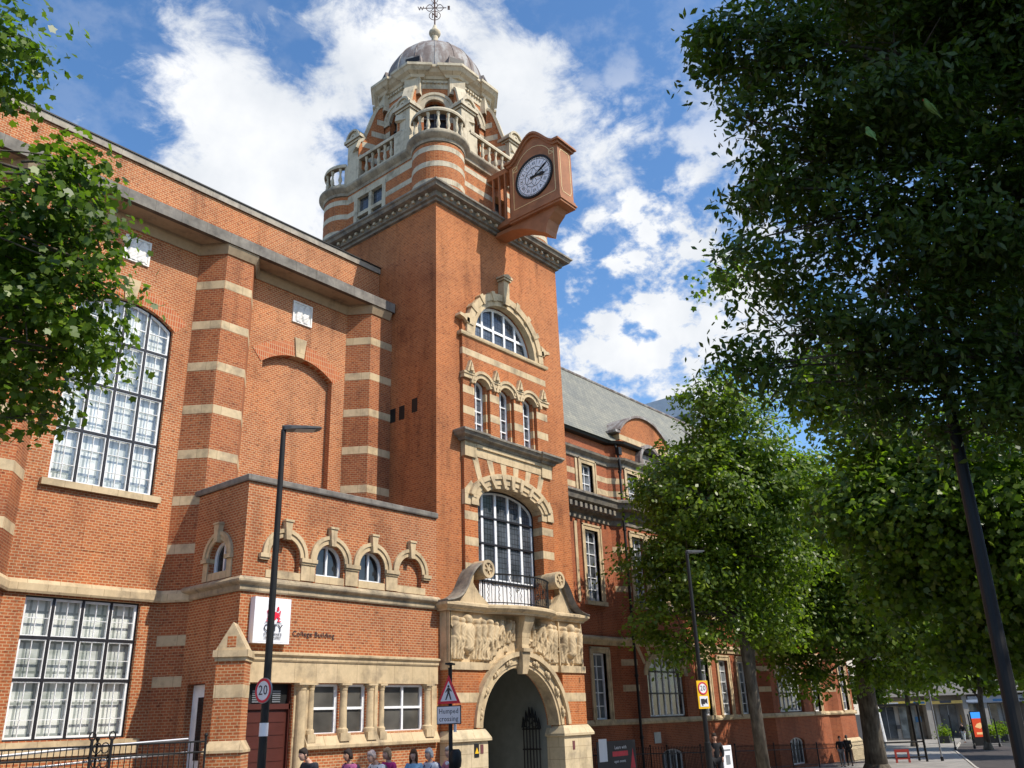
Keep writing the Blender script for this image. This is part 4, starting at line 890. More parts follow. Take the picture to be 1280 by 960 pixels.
for s_, t_ in ((-1, 'W'), (1, 'E')): put_text('letter', t_, 0.32, fv, s_ * 0.74, fz + 3.0, 0.0, MATS['vane_iron'], vane, 0.03)

# ---------------------------------------------------------------- portal (part of the tower, parts with sub-parts)
PY = 20.70; FQ = Fr((0, PY, 0), (1, 0)); P0, P1 = 21.20, 28.70
mb = MB(); q_in = [(22.85, 1.9)] + [(BC + 2.10 * math.cos(PI * (1 - i / 32)), 1.9 + 2.10 * math.sin(PI * (1 - i / 32))) for i in range(33)] 
archh = [(22.85, 1.995), (27.05, 1.995)] + [(BC + 2.10 * math.cos(PI * i / 32), 1.9 + 2.10 * math.sin(PI * i / 32)) for i in range(2, 31)]
archh = [(22.852, 1.995), (27.048, 1.995)] + [(x_, z_) for x_, z_ in archh[2:] if z_ > 2.0]
_o = [(P0, 1.98), (22.852, 1.98)] + [(x_, z_) for x_, z_ in archh[2:]][::-1] + [(27.048, 1.98), (P1, 1.98), (P1, 5.9), (P0, 5.9)]
FQ.wall(mb, _o)
FQ.arch(mb, BC, 1.9, 2.099, 2.14, 3, 177, -0.5, -0.02, 32)
for f, ln in ((Fr((P0, 21.02, 0), (0, -1)), 0.32), (Fr((P1, PY, 0), (0, 1)), 0.32)): f.wall(mb, rect(0, ln, 1.98, 5.9))
for a, b in ((P0 - 0.003, 22.6), (27.3, P1 + 0.003)): FQ.box(mb, a, b, 2.0, 3.838, -0.01, 0.13)
PR = mb.make('portal', BR_T, TW)
m = MB()
for a, b in ((P0 - 0.006, 22.62), (27.28, P1 + 0.006)): FQ.box(m, a, b, 2.82, 3.12, -0.2, 0.137)
FQ.box(m, P0 - 0.02, 22.75, 3.84, 4.085, -0.29, 0.20); FQ.box(m, 27.15, P1 + 0.02, 3.84, 4.085, -0.29, 0.20)
FQ.prism(m, [(22.74, 3.86), (23.25, 3.86), (23.45, 4.085), (22.74, 4.085)], -0.1, 0.08); FQ.prism(m, [(26.65, 3.86), (27.16, 3.86), (27.16, 4.085), (26.45, 4.085)], -0.1, 0.08)
m.make('portal_band', ST, PR, split=True)
m = MB()
for a, b in ((P0 - 0.02, 22.86), (27.04, P1 + 0.02)):
    FQ.box(m, a, b, 0, 1.62, -0.55, 0.26); m.loft([[FQ.p(u, z, d_) for u, d_ in ((a - w, -0.55), (a - w, 0.26 + w), (b + w, 0.26 + w), (b + w, -0.55))] for w, z in ((0, 1.622), (0.10, 1.64), (0.10, 1.72), (0.0, 1.90), (-0.06, 1.99))])
m.make('portal_plinth', STP, PR, split=True)
m = MB(); FQ.arch(m, BC, 1.9, 2.09, 2.20, 3, 177, -0.45, 0.06, 48); FQ.arch(m, BC, 1.9, 2.20, 2.46, 3, 177, -0.2, 0.11, 48); FQ.arch(m, BC, 1.9, 2.46, 2.62, 3, 177, -0.1, 0.24, 48)
for i in range(9):
    a = 90 + (i - 4) * 19
    if i == 4: continue
    for rr_, dd in ((0.09, 0.0), (0.06, 9), (0.06, -9)): m.sphere(FQ.p(BC + 2.33 * math.cos(R(a + dd * 0.35)), 1.9 + 2.33 * math.sin(R(a + dd * 0.35)), 0.14), rr_, 8, 6, (1, 1, 1.3))
m.make('portal_arch', ST, PR)
# keystone console
m = MB(); pr_ = [(0.24, 3.75), (0.30, 4.0), (0.34, 4.45), (0.30, 4.75), (0.36, 5.15), (0.52, 5.5), (0.60, 5.78)]
rr = [[FQ.p(BC + s_ * w, z, d_) for s_, d_ in ((-1, 0.0), (-1, dd), (1, dd), (1, 0.0))] for (dd, z), w in zip(pr_, (0.14, 0.17, 0.22, 0.19, 0.22, 0.26, 0.30))]
m.loft(rr); FQ.box(m, BC - 0.24, BC + 0.24, 4.50, 4.62, 0, 0.42); m.make('keystone', ST, PR)
# carved figure frieze
random.seed(11); caps = []
def crest(u, z, s_): return [(u, z + 0.25 * s_, u, z + 0.62 * s_, 0.17 * s_, 0.22 * s_, 0.75), (u - 0.1 * s_, z + 0.2 * s_, u + 0.1 * s_, z + 0.2 * s_, 0.08 * s_, 0.08 * s_, 1.2), (u, z + 0.88 * s_, u, z + 0.90 * s_, 0.13 * s_, 0.13 * s_, 1.0)] + [(u + math.cos(t) * 0.22 * s_, z + 0.45 * s_ + math.sin(t) * 0.30 * s_, u + math.cos(t + 0.5) * 0.22 * s_, z + 0.45 * s_ + math.sin(t + 0.5) * 0.30 * s_, 0.045, 0.045, 1.3) for t in [x * 0.7 for x in range(9)]]
Z0 = 4.16
for u, h in ((21.48, 1.42), (21.75, 1.38), (22.55, 1.35), (22.82, 1.38)): caps += figure(u, Z0, h, random.uniform(-0.03, 0.03), 1)
caps += crest(22.12, Z0 + 0.1, 1.35)
for u, z, h, l in ((23.15, 0.0, 1.40, 0.05), (23.40, 0.15, 1.2, 0.1), (23.70, 0.42, 1.0, 0.12), (23.95, 0.5, 0.85, -0.1), (24.25, 0.62, 0.85, 0.1), (24.5, 0.70, 0.75, 0.0), (25.35, 0.62, 0.85, 0.05), (25.65, 0.55, 0.95, -0.1), (25.95, 0.42, 1.05, 0.08), (26.25, 0.3, 1.15, -0.06), (26.55, 0.1, 1.3, 0.05), (26.85, 0.0, 1.40, 0.0)): caps += figure(u, Z0 + z, h, l, 1)
for u, h in ((27.50, 1.38), (28.45, 1.36)): caps += figure(u, Z0, h, 0.0, 1)
caps += crest(27.98, Z0 + 0.1, 1.35)
for i in range(44):      # foliage, scrolls and drapery between the figures
    u = random.uniform(P0 + 0.15, P1 - 0.15); z = Z0 + random.choice([random.uniform(0, 0.35), random.uniform(0.2, 0.9)]); t = random.uniform(0, PI); l = random.uniform(0.05, 0.2)
    caps.append((u, z, u + l * math.cos(t), z + l * math.sin(t), 0.06, 0.04, 1.1))
msk = lambda u, z: (u - BC) ** 2 + (z - 1.9) ** 2 < 2.55 ** 2
rl = relief(FQ, P0 + 0.06, P1 - 0.06, 4.09, 5.72, 0.03, caps, 0.34, 0.022, msk); rl.make('figure_frieze', STC, PR, True)
m = MB(); FQ.wall(m, [(P0, 4.09), (22.6, 4.09), (23.4, 4.15)] + [(BC + 2.5 * math.cos(R(a)), 1.9 + 2.5 * math.sin(R(a))) for a in range(116, 60, -4)] + [(26.5, 4.15), (27.2, 4.09), (P1, 4.09), (P1, 5.76), (P0, 5.76)], d=0.022)
for f, ln in ((Fr((P0, 21.0, 0), (0, -1)), 0.3), (Fr((P1, PY, 0), (0, 1)), 0.3)): f.wall(m, rect(0, ln + 0.02, 4.09, 5.76), d=0.008)
for u in (P0 + 0.02, 22.95 - 1.72 + 0.0, 27.18, P1 - 0.08): FQ.box(m, u, u + 0.06, 4.09, 5.74, 0.0, 0.14)
m.make('frieze_ground', STC, PR)
# ledge that bows outward in the middle
lp = [(P0 - 0.1, 21.0), (P0 - 0.1, PY - 0.15), (22.8, PY - 0.15), (23.0, PY - 0.05)] + [(BC + 1.95 * math.sin(R(-60 + 120 * i / 12)) / math.sin(R(60)), PY - 0.05 - 0.62 * (math.cos(R(-60 + 120 * i / 12)) - 0.5) * 2) for i in range(1, 12)] + [(26.9, PY - 0.05), (27.1, PY - 0.15), (P1 + 0.1, PY - 0.15), (P1 + 0.1, 21.0)]
m = MB(); m.sweep(lp, [(-0.45, 5.72), (0.02, 5.72), (0.05, 5.78), (0.12, 5.82), (0.20, 5.90), (0.20, 5.98), (0.14, 6.03), (-0.45, 6.03)]); m.make('portal_ledge', ST, PR)
m = MB(); m.add([(x_, y_, 6.0) for x_, y_ in lp] + [(x_, y_, 5.75) for x_, y_ in lp], [tuple(range(len(lp)))[::-1], tuple(range(len(lp), 2 * len(lp)))]); m.make('balcony_floor', ST, PR)
# broken scroll pediment
def bez(p0, p1, p2, p3, n=14): return [tuple((1 - t) ** 3 * a + 3 * (1 - t) ** 2 * t * b + 3 * (1 - t) * t * t * c + t ** 3 * d_ for a, b, c, d_ in zip(p0, p1, p2, p3)) for t in [i / n for i in range(n + 1)]]
for s_ in (-1, 1):
    X = lambda u: BC + s_ * (BC - u)
    up = bez((20.9, 6.06), (22.3, 6.2), (21.7, 7.15), (22.85, 7.52)); inner = [(22.5, 7.02), (22.45, 6.75), (22.75, 6.4), (23.3, 6.04)]
    body = [(X(u), z) for u, z in [(21.15, 6.032)] + [(u, z - 0.16) for u, z in up[3:-1]] + inner + [(23.25, 6.032)]]
    m = MB(); FQ.prism(m, body, -0.25, 0.10); sp_ = m.make('scroll_pediment', ST, PR)
    m = MB(); rr = []
    for i, (u, z) in enumerate(up): 
        k = min(i + 1, len(up) - 1); j = max(i - 1, 0); t = Vector((up[k][0] - up[j][0], up[k][1] - up[j][1])).normalized(); nn = Vector((-t.y, t.x)) * 0.17
        rr.append([FQ.p(X(u), z, -0.28), FQ.p(X(u), z, 0.34), FQ.p(X(u) , z - 0.05, 0.40), FQ.p(X(u - nn.x), z - nn.y, 0.22), FQ.p(X(u - nn.x), z - nn.y, -0.28)])
    m.loft(rr); m.make('pediment_coping', STG, sp_)
    m = MB(); f2 = FQ; cu, cz = X(22.88), 7.22
    for r0, r1, dd in ((0.001, 0.30, 0.40), (0.22, 0.32, 0.46), (0.001, 0.08, 0.47)):
        f2.arch(m, cu, cz, r0, r1, 0, 360, -0.25, dd, 28)
    for q in range(6): f2.arch(m, cu, cz, 0.07, 0.2, 60 * q - 9, 60 * q + 9, 0.39, 0.44, 2)
    m.make('volute', ST, sp_)
# passage behind the arch
m = MB(); m.box(22.6, 22.845, 21.01, 28.9, 0, 5.5); m.box(27.055, 27.3, 21.01, 28.9, 0, 5.5); m.box(22.6, 27.3, 21.3, 28.9, 4.25, 5.5); m.box(22.6, 27.3, 27.2, 27.4, 0, 4.3)
m.box(22.85, 27.05, 26.0, 26.05, 0, 4.3); m.make('passage', INT, PR)
m = MB(); m.box(23.6, 25.2, 25.9, 25.99, 1.0, 2.4); m.make('notice_board', BLACK, PR)
m = MB(); m.box(23.35, 23.62, 25.85, 25.93, 1.6, 2.3); m.make('notice', WHITE, PR)
m = MB()
for i in range(6):      # wrought gate folded back against the right jamb
    y = 21.45 + i * 0.15; h = 2.15 + 0.40 * math.sin(i * 0.6); m.tube([(26.85, y, 0.02), (26.85, y, h)], 0.022, 6); m.tube([(26.85, y - 0.07, h - 0.25), (26.85, y, h + 0.12), (26.85, y + 0.07, h - 0.25)], 0.03, 5)
for z in (0.2, 1.2, 1.9): m.tube([(26.85, 21.4, z), (26.85, 22.25, z)], 0.03, 6)
for i in range(2): m.tube([(26.84, 21.65 + 0.35 * i + 0.14 * math.cos(t * 0.5), 2.08 + 0.12 * math.sin(t * 0.5)) for t in range(13)], 0.02, 5)
m.make('iron_gate', BLACK, PR)
# balcony railing, bowed
def bowpt(t): a = R(-60 + 120 * t); return (BC + 1.88 * math.sin(a) / math.sin(R(60)), PY + 0.02 - 0.66 * (math.cos(a) - 0.5) * 2)
m = MB(); top = [bowpt(i / 20) for i in range(21)]
m.tube([(x_, y_, 7.12) for x_, y_ in top], 0.03, 6); m.tube([(x_, y_, 6.12) for x_, y_ in top], 0.02, 6)
for i in range(27):
    x_, y_ = bowpt(0.02 + 0.96 * i / 26)
    if i % 3 == 1 and i < 20: m.tube([(x_ + 0.035 * math.sin(k * 1.9), y_, 6.12 + k / 16) for k in range(17)], 0.013, 5)
    else: m.tube([(x_, y_, 6.05), (x_, y_, 7.12)], 0.013, 5)
for t0, r_, z in ((0.60, 0.20, 6.38), (0.78, 0.20, 6.38), (0.60, 0.13, 6.85), (0.80, 0.13, 6.85), (0.70, 0.12, 6.65), (0.12, 0.10, 6.8), (0.35, 0.10, 6.6)):
    cx, cy = bowpt(t0); cx2, cy2 = bowpt(t0 + 0.03); e = Vector((cx2 - cx, cy2 - cy, 0)).normalized()
    m.tube([Vector((cx, cy - 0.02, z)) + e * (r_ * k / 22 * math.cos(k * 0.5)) + Vector((0, 0, r_ * k / 22 * math.sin(k * 0.5))) for k in range(4, 23)], 0.016, 5)
for t0 in (0.0, 0.5, 1.0): x_, y_ = bowpt(t0); m.tube([(x_, y_, 6.03), (x_, y_, 7.2)], 0.025, 6)
m.make('balcony_railing', BLACK, PR)

# ---------------------------------------------------------------- side wing (right of the tower)
SWG = thing('side_wing', (47, 24.5, 0), 'long red brick wing with slate roof, partly behind the trees right of the tower', 'building')
AY, BY = 24.5, 24.0
plan = [(28.95, AY), (37.35, AY), (38.1, BY), (43.3, BY), (44.05, AY), (52.4, AY), (53.1, BY), (58.6, BY), (59.3, AY), (63.0, AY), (63.7, BY), (66.6, BY), (66.6, 36.0)]
F = Fr((0, AY, 0), (1, 0)); G = Fr((0, BY, 0), (1, 0))
flat_x = [31.6, 35.5, 45.6, 48.0, 50.4, 61.2]; bay_c = [40.7, 55.85]
mb = MB(); bnd = MB(); sur = MB(); wlist = []
def surround(f, u0, u1, z0, z1, w=0.26, sill=True):
    for a, b, c, d_ in ((u0 - w, u0, z0, z1 + w), (u1, u1 + w, z0, z1 + w), (u0, u1, z1, z1 + w)): f.box(sur, a, b, c, d_, -0.15, 0.05)
    for a, b, c, d_ in ((u0 - w - 0.02, u0 - w + 0.08, z0, z1 + w), (u1 + w - 0.08, u1 + w + 0.02, z0, z1 + w), (u0 - w - 0.02, u1 + w + 0.02, z1 + w - 0.08, z1 + w + 0.02)): f.box(sur, a, b, c, d_, 0.04, 0.085)
    if sill: f.box(sur, u0 - w - 0.06, u1 + w + 0.06, z0 - 0.2, z0 - 0.002, -0.3, 0.16)
for i, (a, b) in enumerate(zip(plan, plan[1:])):
    ln = math.hypot(b[0] - a[0], b[1] - a[1]); f = Fr((a[0], a[1], 0), (b[0] - a[0], b[1] - a[1])); hs = []
    if i < 12:
        xs = [x for x in flat_x if a[0] < x < b[0]] if a[1] == b[1] == AY else []
        for x in xs:
            for (z0, z1, hw) in ((2.12, 5.08, 0.56), (7.5, 11.0, 0.56), (12.95, 14.45, 0.5)): hs.append(rect(x - hw - a[0], x + hw - a[0], z0, z1)); wlist.append((F, x, hw, z0, z1))
        if a[1] == b[1] == BY and b[0] < 60:
            c = (a[0] + b[0]) / 2
            hs.append(archloop(c - 1.85 - a[0], c + 1.85 - a[0], 2.12, 4.1, 0.95)); hs.append(archloop(c - 1.1 - a[0], c + 1.1 - a[0], -0.9, 0.35, 0.3))
            for x in (c - 1.7, c, c + 1.7):
                for (z0, z1, hw) in ((7.5, 11.0, 0.56), (12.95, 14.45, 0.5)): hs.append(rect(x - hw - a[0], x + hw - a[0], z0, z1)); wlist.append((G, x, hw, z0, z1))
        elif a[1] == b[1] == BY:
            for x in (65.15,):
                for (z0, z1, hw) in ((2.12, 5.08, 0.56), (7.5, 11.0, 0.56), (12.95, 14.45, 0.5)): hs.append(rect(x - hw - a[0], x + hw - a[0], z0, z1)); wlist.append((G, x, hw, z0, z1))
    f.wall(mb, rect(0, ln, -1.4, 16.2), hs, rev=0.3)
    if i < 12 and a[1] != b[1]:
        for z in (13.75, 13.05, 10.1, 9.1, 8.1, 4.55, 3.35): f.box(bnd, 0.01, ln - 0.01, z, z + 0.3, -0.05, 0.006)
    elif i < 12:
        xs = sorted([x for x in flat_x if a[0] < x < b[0]]) if a[1] == AY else ([] if b[0] > 60 else [(a[0] + b[0]) / 2 + k for k in (-1.7, 0, 1.7)])
        cuts = [a[0]] + [v for x in xs for v in (x - 0.78, x + 0.78)] + [b[0]]
        for k in range(0, len(cuts), 2):
            for z in (13.75, 13.05): 
                if cuts[k + 1] > cuts[k] + 0.05: F_ = F if a[1] == AY else G; F_.box(bnd, cuts[k], cuts[k + 1], z, z + 0.3, -0.05, 0.006)
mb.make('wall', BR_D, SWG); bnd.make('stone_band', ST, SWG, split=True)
for (f, x, hw, z0, z1) in wlist:
    surround(f, x - hw, x + hw, z0, z1)
    n_ = 6 if z1 - z0 > 3.2 else (5 if z1 - z0 > 2 else 3); mid = (z0 + z1) / 2
    window(f, SWG, x - hw, x + hw, z0, z1, -0.2, 'rect', 0, (x,), tuple(z0 + (z1 - z0) * k / n_ for k in range(1, n_)), frame=WHITE, fw=0.04, bw=0.02, glassm=GL_S, name='sash_window')
for (a, b) in ((29.0, 34.4),): F.box(sur, 34.05, 34.25, 7.4, 11.3, -0.05, 0.06); F.box(sur, 34.45, 34.62, 12.9, 14.6, -0.05, 0.06)
sur.make('window_surround', ST, SWG, split=True)
ft = [p for p in plan[:-1]] + [(66.6, 30)]
def course(prof, mat, name, pth_=None):
    m = MB(); m.sweep(pth_ or ft, prof); return m.make(name, mat, SWG)
course([(0, 5.46), (0.08, 5.48), (0.10, 5.60), (0.20, 5.70), (0.20, 5.80), (0.05, 5.88), (0, 5.88)], ST, 'string_course')
course([(0, 1.84), (0.12, 1.86), (0.14, 1.96), (0.05, 2.10), (0, 2.10)], ST, 'sill_band')
course([(0, 11.45), (0.06, 11.5), (0.08, 11.75), (0.25, 11.85), (0.30, 12.15), (0.62, 12.25), (0.70, 12.45), (0.80, 12.55), (0.80, 12.66), (0.4, 12.8), (0, 12.84)], STG, 'lower_cornice')
course([(0, 14.62), (0.08, 14.66), (0.10, 14.85), (0.30, 15.0), (0.34, 15.12), (0.10, 15.2), (0, 15.2)], STG, 'upper_cornice')
course([(0.05, 15.88), (0.30, 15.92), (0.36, 16.06), (0.30, 16.08), (0.02, 16.0)], BLACK, 'eaves_gutter')
m = MB()
for i in range(60):
    x = 29.3 + i * 0.42
    if x < 37: F.box(m, x, x + 0.2, 11.88, 12.12, 0.2, 0.58)
m.make('modillion_row', STG, SWG)  # darker stone used here to put shade into the modillions' colour
# roof
m = MB(); m.add([(28.9, 24.15, 16.05), (68.0, 23.65, 16.05), (62.5, 28.2, 21.9), (28.9, 28.2, 21.9), (28.9, 33, 16.05), (68.0, 33, 16.05)], [(0, 1, 2, 3), (3, 2, 5, 4), (1, 5, 2), (0, 3, 4)]); m.make('roof', SLATE, SWG)
m = MB(); m.tube([(28.9, 28.2, 21.95), (62.5, 28.2, 21.95)], 0.09, 6); m.make('ridge', LEAD, SWG)
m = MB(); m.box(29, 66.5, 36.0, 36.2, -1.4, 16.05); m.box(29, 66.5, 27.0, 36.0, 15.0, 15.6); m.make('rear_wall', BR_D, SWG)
for c in bay_c:
    m = MB(); hw = 2.60; top = segloop(c - hw, c + hw, 15.24, 16.75, 1.25, 24); G.prism(m, top, -2.6, 0.012); gb = m.make('gable', BR_T, SWG)
    rr_ = (hw * hw + 1.25 ** 2) / 2.5; zc = 18.0 - rr_; a = math.degrees(math.asin(hw / rr_))
    m = MB(); G.arch(m, c, zc, rr_ + 0.002, rr_ + 0.12, 90 - a, 90 + a, -2.65, 0.14, 24); G.box(m, c - hw - 0.45, c - hw + 0.02, 16.62, 16.76, -1.6, 0.10); m.make('gable_coping', LEAD, gb)
    m = MB(); G.box(m, c - hw - 0.006, c + hw + 0.006, 16.28, 16.58, -2.2, 0.020); m.make('gable_band', ST, gb)
    m = MB(); G.arch(m, c, 15.22, 1.0, 1.2, 0, 180, -0.4, 0.35, 20); G.arch(m, c, 15.22, 0.01, 1.0, 0, 180, -0.3, 0.03, 20); m.make('lead_hood', LEAD, gb)
    cols = [c - 1.85 + 3.7 * k / 6 for k in range(1, 6)]
    window(G, SWG, c - 1.85, c + 1.85, 2.14, 4.1, -0.2, 'arch', 0.95, cols, (), frame=WHITE, fw=0.05, bw=0.04, darkrows=(3.25, 4.3), glassm=GL_S, name='arched_window')
    window(G, SWG, c - 1.1, c + 1.1, -0.9, 0.35, -0.2, 'arch', 0.3, [c - 0.55, c, c + 0.55], (), frame=WHITE, fw=0.04, bw=0.025, glassm=GL_D, name='basement_window')
    m = MB()
    for q in range(13):
        a0 = 180 * q / 12; 
        if q % 2 == 0: pass
    def eb(u0, u1, a0, a1, dd, n=12):
        rr = []
        for i in range(n + 1):
            a = R(a0 + (a1 - a0) * i / n); rr.append([G.p(c + (1.85 + u) * math.cos(a), 4.1 + (0.95 + u) * math.sin(a), dq) for u, dq in ((u0, -0.1), (u1, -0.1), (u1, dd), (u0, dd))])
        m.loft(rr)
    eb(0.0, 0.30, 0, 180, 0.07, 24); m.make('window_arch', ST, SWG)
    for a0 in (25, 48, 70, 90, 110, 132, 155):
        m = MB(); ra = R(a0); top_ = 5.45; x0, z0 = 2.16 * math.cos(ra), 4.1 + 1.26 * math.sin(ra); dx, dz = math.cos(ra) * 0.8 + 0.0, 1.0; ln = min((top_ - z0) / max(dz, 0.1), 1.2)
        G.prism(m, [(c + x0 - 0.12, z0), (c + x0 + 0.12, z0), (c + x0 + dx * ln + 0.15, z0 + dz * ln), (c + x0 + dx * ln - 0.15, z0 + dz * ln)], 0, 0.012); m.make('voussoir', ST, SWG)
# rain pipe at the first canted corner
m = MB(); m.tube([(37.72, 24.06, 15.9), (37.75, 23.9, 15.0), (37.75, 23.85, 14.4)], 0.07, 8); m.tube([(37.75, 23.92, 15.0), (37.75, 23.92, -0.4)], 0.065, 8)
for z in (14.3, 11.2, 7.2, 4.0, 1.2): m.tube([(37.75, 23.92, z), (37.75, 23.92, z + 0.12)], 0.10, 8)
m.box(37.6, 37.9, 23.78, 24.0, 15.3, 15.7); m.make('rain_pipe', BLACK, SWG)
m = MB(); m.sweep([(63.7, BY - 0.02), (66.64, BY - 0.02), (66.64, 30)], [(-0.2, -1.4), (0.5, -1.4), (0.42, -0.4), (0.02, 0.3), (-0.2, 0.3)]); m.make('corner_plinth', STP, SWG)
# railings with spikes in front of the wing
RAILG = 'iron railings along the building'
def railing(name, pts, h, step, label, spikes=True, z0=None, group=None, posts=2.4, rails=(0.15, 0.85)):
    t = thing(name, (pts[0][0], pts[0][1], gz(pts[0][0])), label, 'railing', group)
    m = MB(); b = MB(); p_ = MB()
    for (a, c) in zip(pts, pts[1:]):
        ln = math.hypot(c[0] - a[0], c[1] - a[1]); n_ = max(2, int(ln / step))
        for i in range(n_ + 1):
            x, y = a[0] + (c[0] - a[0]) * i / n_, a[1] + (c[1] - a[1]) * i / n_; g = gz(x) if z0 is None else z0
            b.tube([(x, y, g), (x, y, g + h)], 0.011, 5)
            if spikes: b.tube([(x, y, g + h), (x, y, g + h + 0.03), (x, y, g + h + 0.13)], [0.013, 0.024, 0.002], 5)
        for r_ in rails: m.tube([(a[0], a[1], (gz(a[0]) if z0 is None else z0) + h * r_), (c[0], c[1], (gz(c[0]) if z0 is None else z0) + h * r_)], 0.022, 6)
        k = max(1, int(ln / posts))
        for i in range(k + 1):
            x, y = a[0] + (c[0] - a[0]) * i / k, a[1] + (c[1] - a[1]) * i / k; g = gz(x) if z0 is None else z0; p_.tube([(x, y, g), (x, y, g + h + 0.1)], 0.03, 6); p_.sphere((x, y, g + h + 0.14), 0.05, 8, 6)
    m.make('rail', BLACK, t); b.make('bars', BLACK, t); p_.make('post', BLACK, t, split=True); return t
railing('spiked_railing', [(29.4, 22.9), (36.8, 22.9), (37.6, 22.5), (43.9, 22.5)], 1.25, 0.14, 'black spiked iron railing with a dark banner, beside the stone portal', group=RAILG)
railing('spiked_railing', [(44.6, 22.6), (52.3, 22.9), (58.9, 22.5), (63.2, 22.5)], 1.25, 0.16, 'black spiked iron railing in deep shade, farther along the side wing', group=RAILG)

# hall railings and ramp handrail, far left
lr = railing('ramp_railing', [(2.5, 20.6), (9.9, 20.6), (12.6, 20.6)], 1.22, 0.13, 'black iron railing with a scrollwork panel and grey handrail under the hall window', spikes=False, z0=0.78, rails=(0.12, 0.80, 0.995))
m = MB(); m.box(2.0, 12.9, 20.4, 23.3, 0, 0.78); tag(m.make('ramp', PAVE), kind='structure')
m = MB()
for x in (9.75, 10.2):
    m.tube([(x, 20.55, 0.78), (x, 20.55, 2.15)], 0.035, 8); m.tube([(x + 0.07 * math.cos(t), 20.55, 2.2 + 0.09 * math.sin(t)) for t in [k * 0.5 for k in range(14)]], 0.018, 5)
for z in (1.05, 1.35, 1.65, 1.95):
    for s_ in (-1, 1): m.tube([(9.975 + s_ * 0.09 + 0.09 * math.cos(t), 20.55, z + 0.11 * math.sin(t)) for t in [k * 0.5 for k in range(13)]], 0.014, 5)
m.make('scroll_panel', BLACK, lr)
m = MB(); m.tube([(2.0, 20.75, 1.55), (9.8, 20.75, 1.98), (12.2, 20.75, 2.06)], 0.03, 8); m.tube([(2.0, 20.75, 1.25), (9.8, 20.75, 1.68), (12.2, 20.75, 1.76)], 0.025, 8); m.make('handrail', STEEL, lr)

# ---------------------------------------------------------------- projecting clock
CK = thing('projecting_clock', (25.0, 21.2, 22.2), 'big brown box clock with white skeleton dial jutting from the tower on a bracket', 'clock')
CX0, CX1, CY0, CY1 = 24.55, 25.50, 17.32, 19.95; CZ0, CZ1 = 22.25, 24.85
FC = Fr((CX0, CY1, 0), (0, -1)); LC = CY1 - CY0      # dial side
FC2 = Fr((CX1, CY0, 0), (0, 1))
def toploop(z0=CZ0, o=0.0, zt=0.0):
    n_ = 16; L2 = LC / 2; pts = [(-o, z0), (LC + o, z0)]
    pts += [(LC + o, CZ1 - 0.02 + zt)]
    for i in range(n_ + 1):
        t = 1 - i / n_; u = t * LC; z = CZ1 + 0.95 * (0.5 - 0.5 * math.cos(2 * PI * min(max((t - 0.04) / 0.92, 0), 1))) ** 0.8
        pts.append((u, z + zt))
    pts += [(-o, CZ1 - 0.02 + zt)]; return pts
m = MB(); FC.prism(m, toploop(), -(CX1 - CX0), 0); cs = m.make('clock_case', TERR, CK)
m = MB(); tl = toploop()[2:]; rr = []
for (o1, h1, o2, h2) in ((0.06, -0.10, 0.10, 0.02), (0.12, 0.022, 0.19, 0.10), (0.19, 0.102, 0.15, 0.16)):
    rr = []
    for (u, z) in tl:
        e = 0.0
        if u >= LC: e = 1
        if u <= 0: e = -1
        rr.append([FC.p(u + e * o2, z + h1, o2), FC.p(u + e * o2, z + h2, o2), FC.p(u + e * o2, z + h2, -(CX1 - CX0) - o2), FC.p(u + e * o2, z + h1, -(CX1 - CX0) - o2)])
    m.loft(rr)
m.make('clock_roof', TERR, CK)
m = MB()
for z0, z1, o in ((22.13, 22.25, 0.05), (22.04, 22.128, 0.10), (21.94, 22.038, 0.05)): m.box(CX0 - o, CX1 + o, CY0 - o, CY1 + 0.02 + o * 0.5, z0, z1)
m.make('base_moulding', TERR, CK)
# scrolled bracket under the case
xs = (CX0 + 0.28, CX1 - 0.28); curve = [(17.45, 21.935)] + bez((17.75, 21.75), (18.0, 21.0), (18.6, 21.1), (18.75, 20.85), 10) + bez((18.9, 20.75), (19.6, 21.0), (20.6, 21.2), (21.33, 21.35), 8)[1:] + [(21.33, 21.935)]
fcb = Fr((xs[0], 0, 0), (0, 1)); m = MB(); m.loft([[(x, y, z) for y, z in curve] for x in xs]); 
m = MB()
for (xa, xb, sh) in ((CX0 + 0.12, CX1 - 0.12, 0.0),):
    crv = [(17.6, 21.935), (17.75, 21.72), (18.05, 21.45), (18.2, 21.1), (18.25, 20.88), (18.55, 21.05), (19.0, 21.35), (19.5, 21.6), (20.0, 21.75), (21.35, 21.80), (21.35, 21.935)]
    FX = Fr((xa, 0, 0), (0, -1)); FX.prism(m, [(-y, z) for y, z in crv], -(xb - xa), 0)
m.make('scroll_bracket', TERR, CK)
m = MB(); m.box(CX0 + 0.05, CX1 - 0.05, CY1, 21.34, 24.72, 24.98); m.box(CX0 + 0.0, CX1 - 0.0, CY1, 21.34, 22.05, 22.30)
for y in (20.25, 20.6, 20.95): m.box(CX0 + 0.05, CX0 + 0.13, y, y + 0.07, 22.3, 24.72); m.box(CX1 - 0.13, CX1 - 0.05, y, y + 0.07, 22.3, 24.72)
m.make('support_frame', TERR, CK)
DU, DZc, DRR = LC * 0.515, 23.70, 0.93
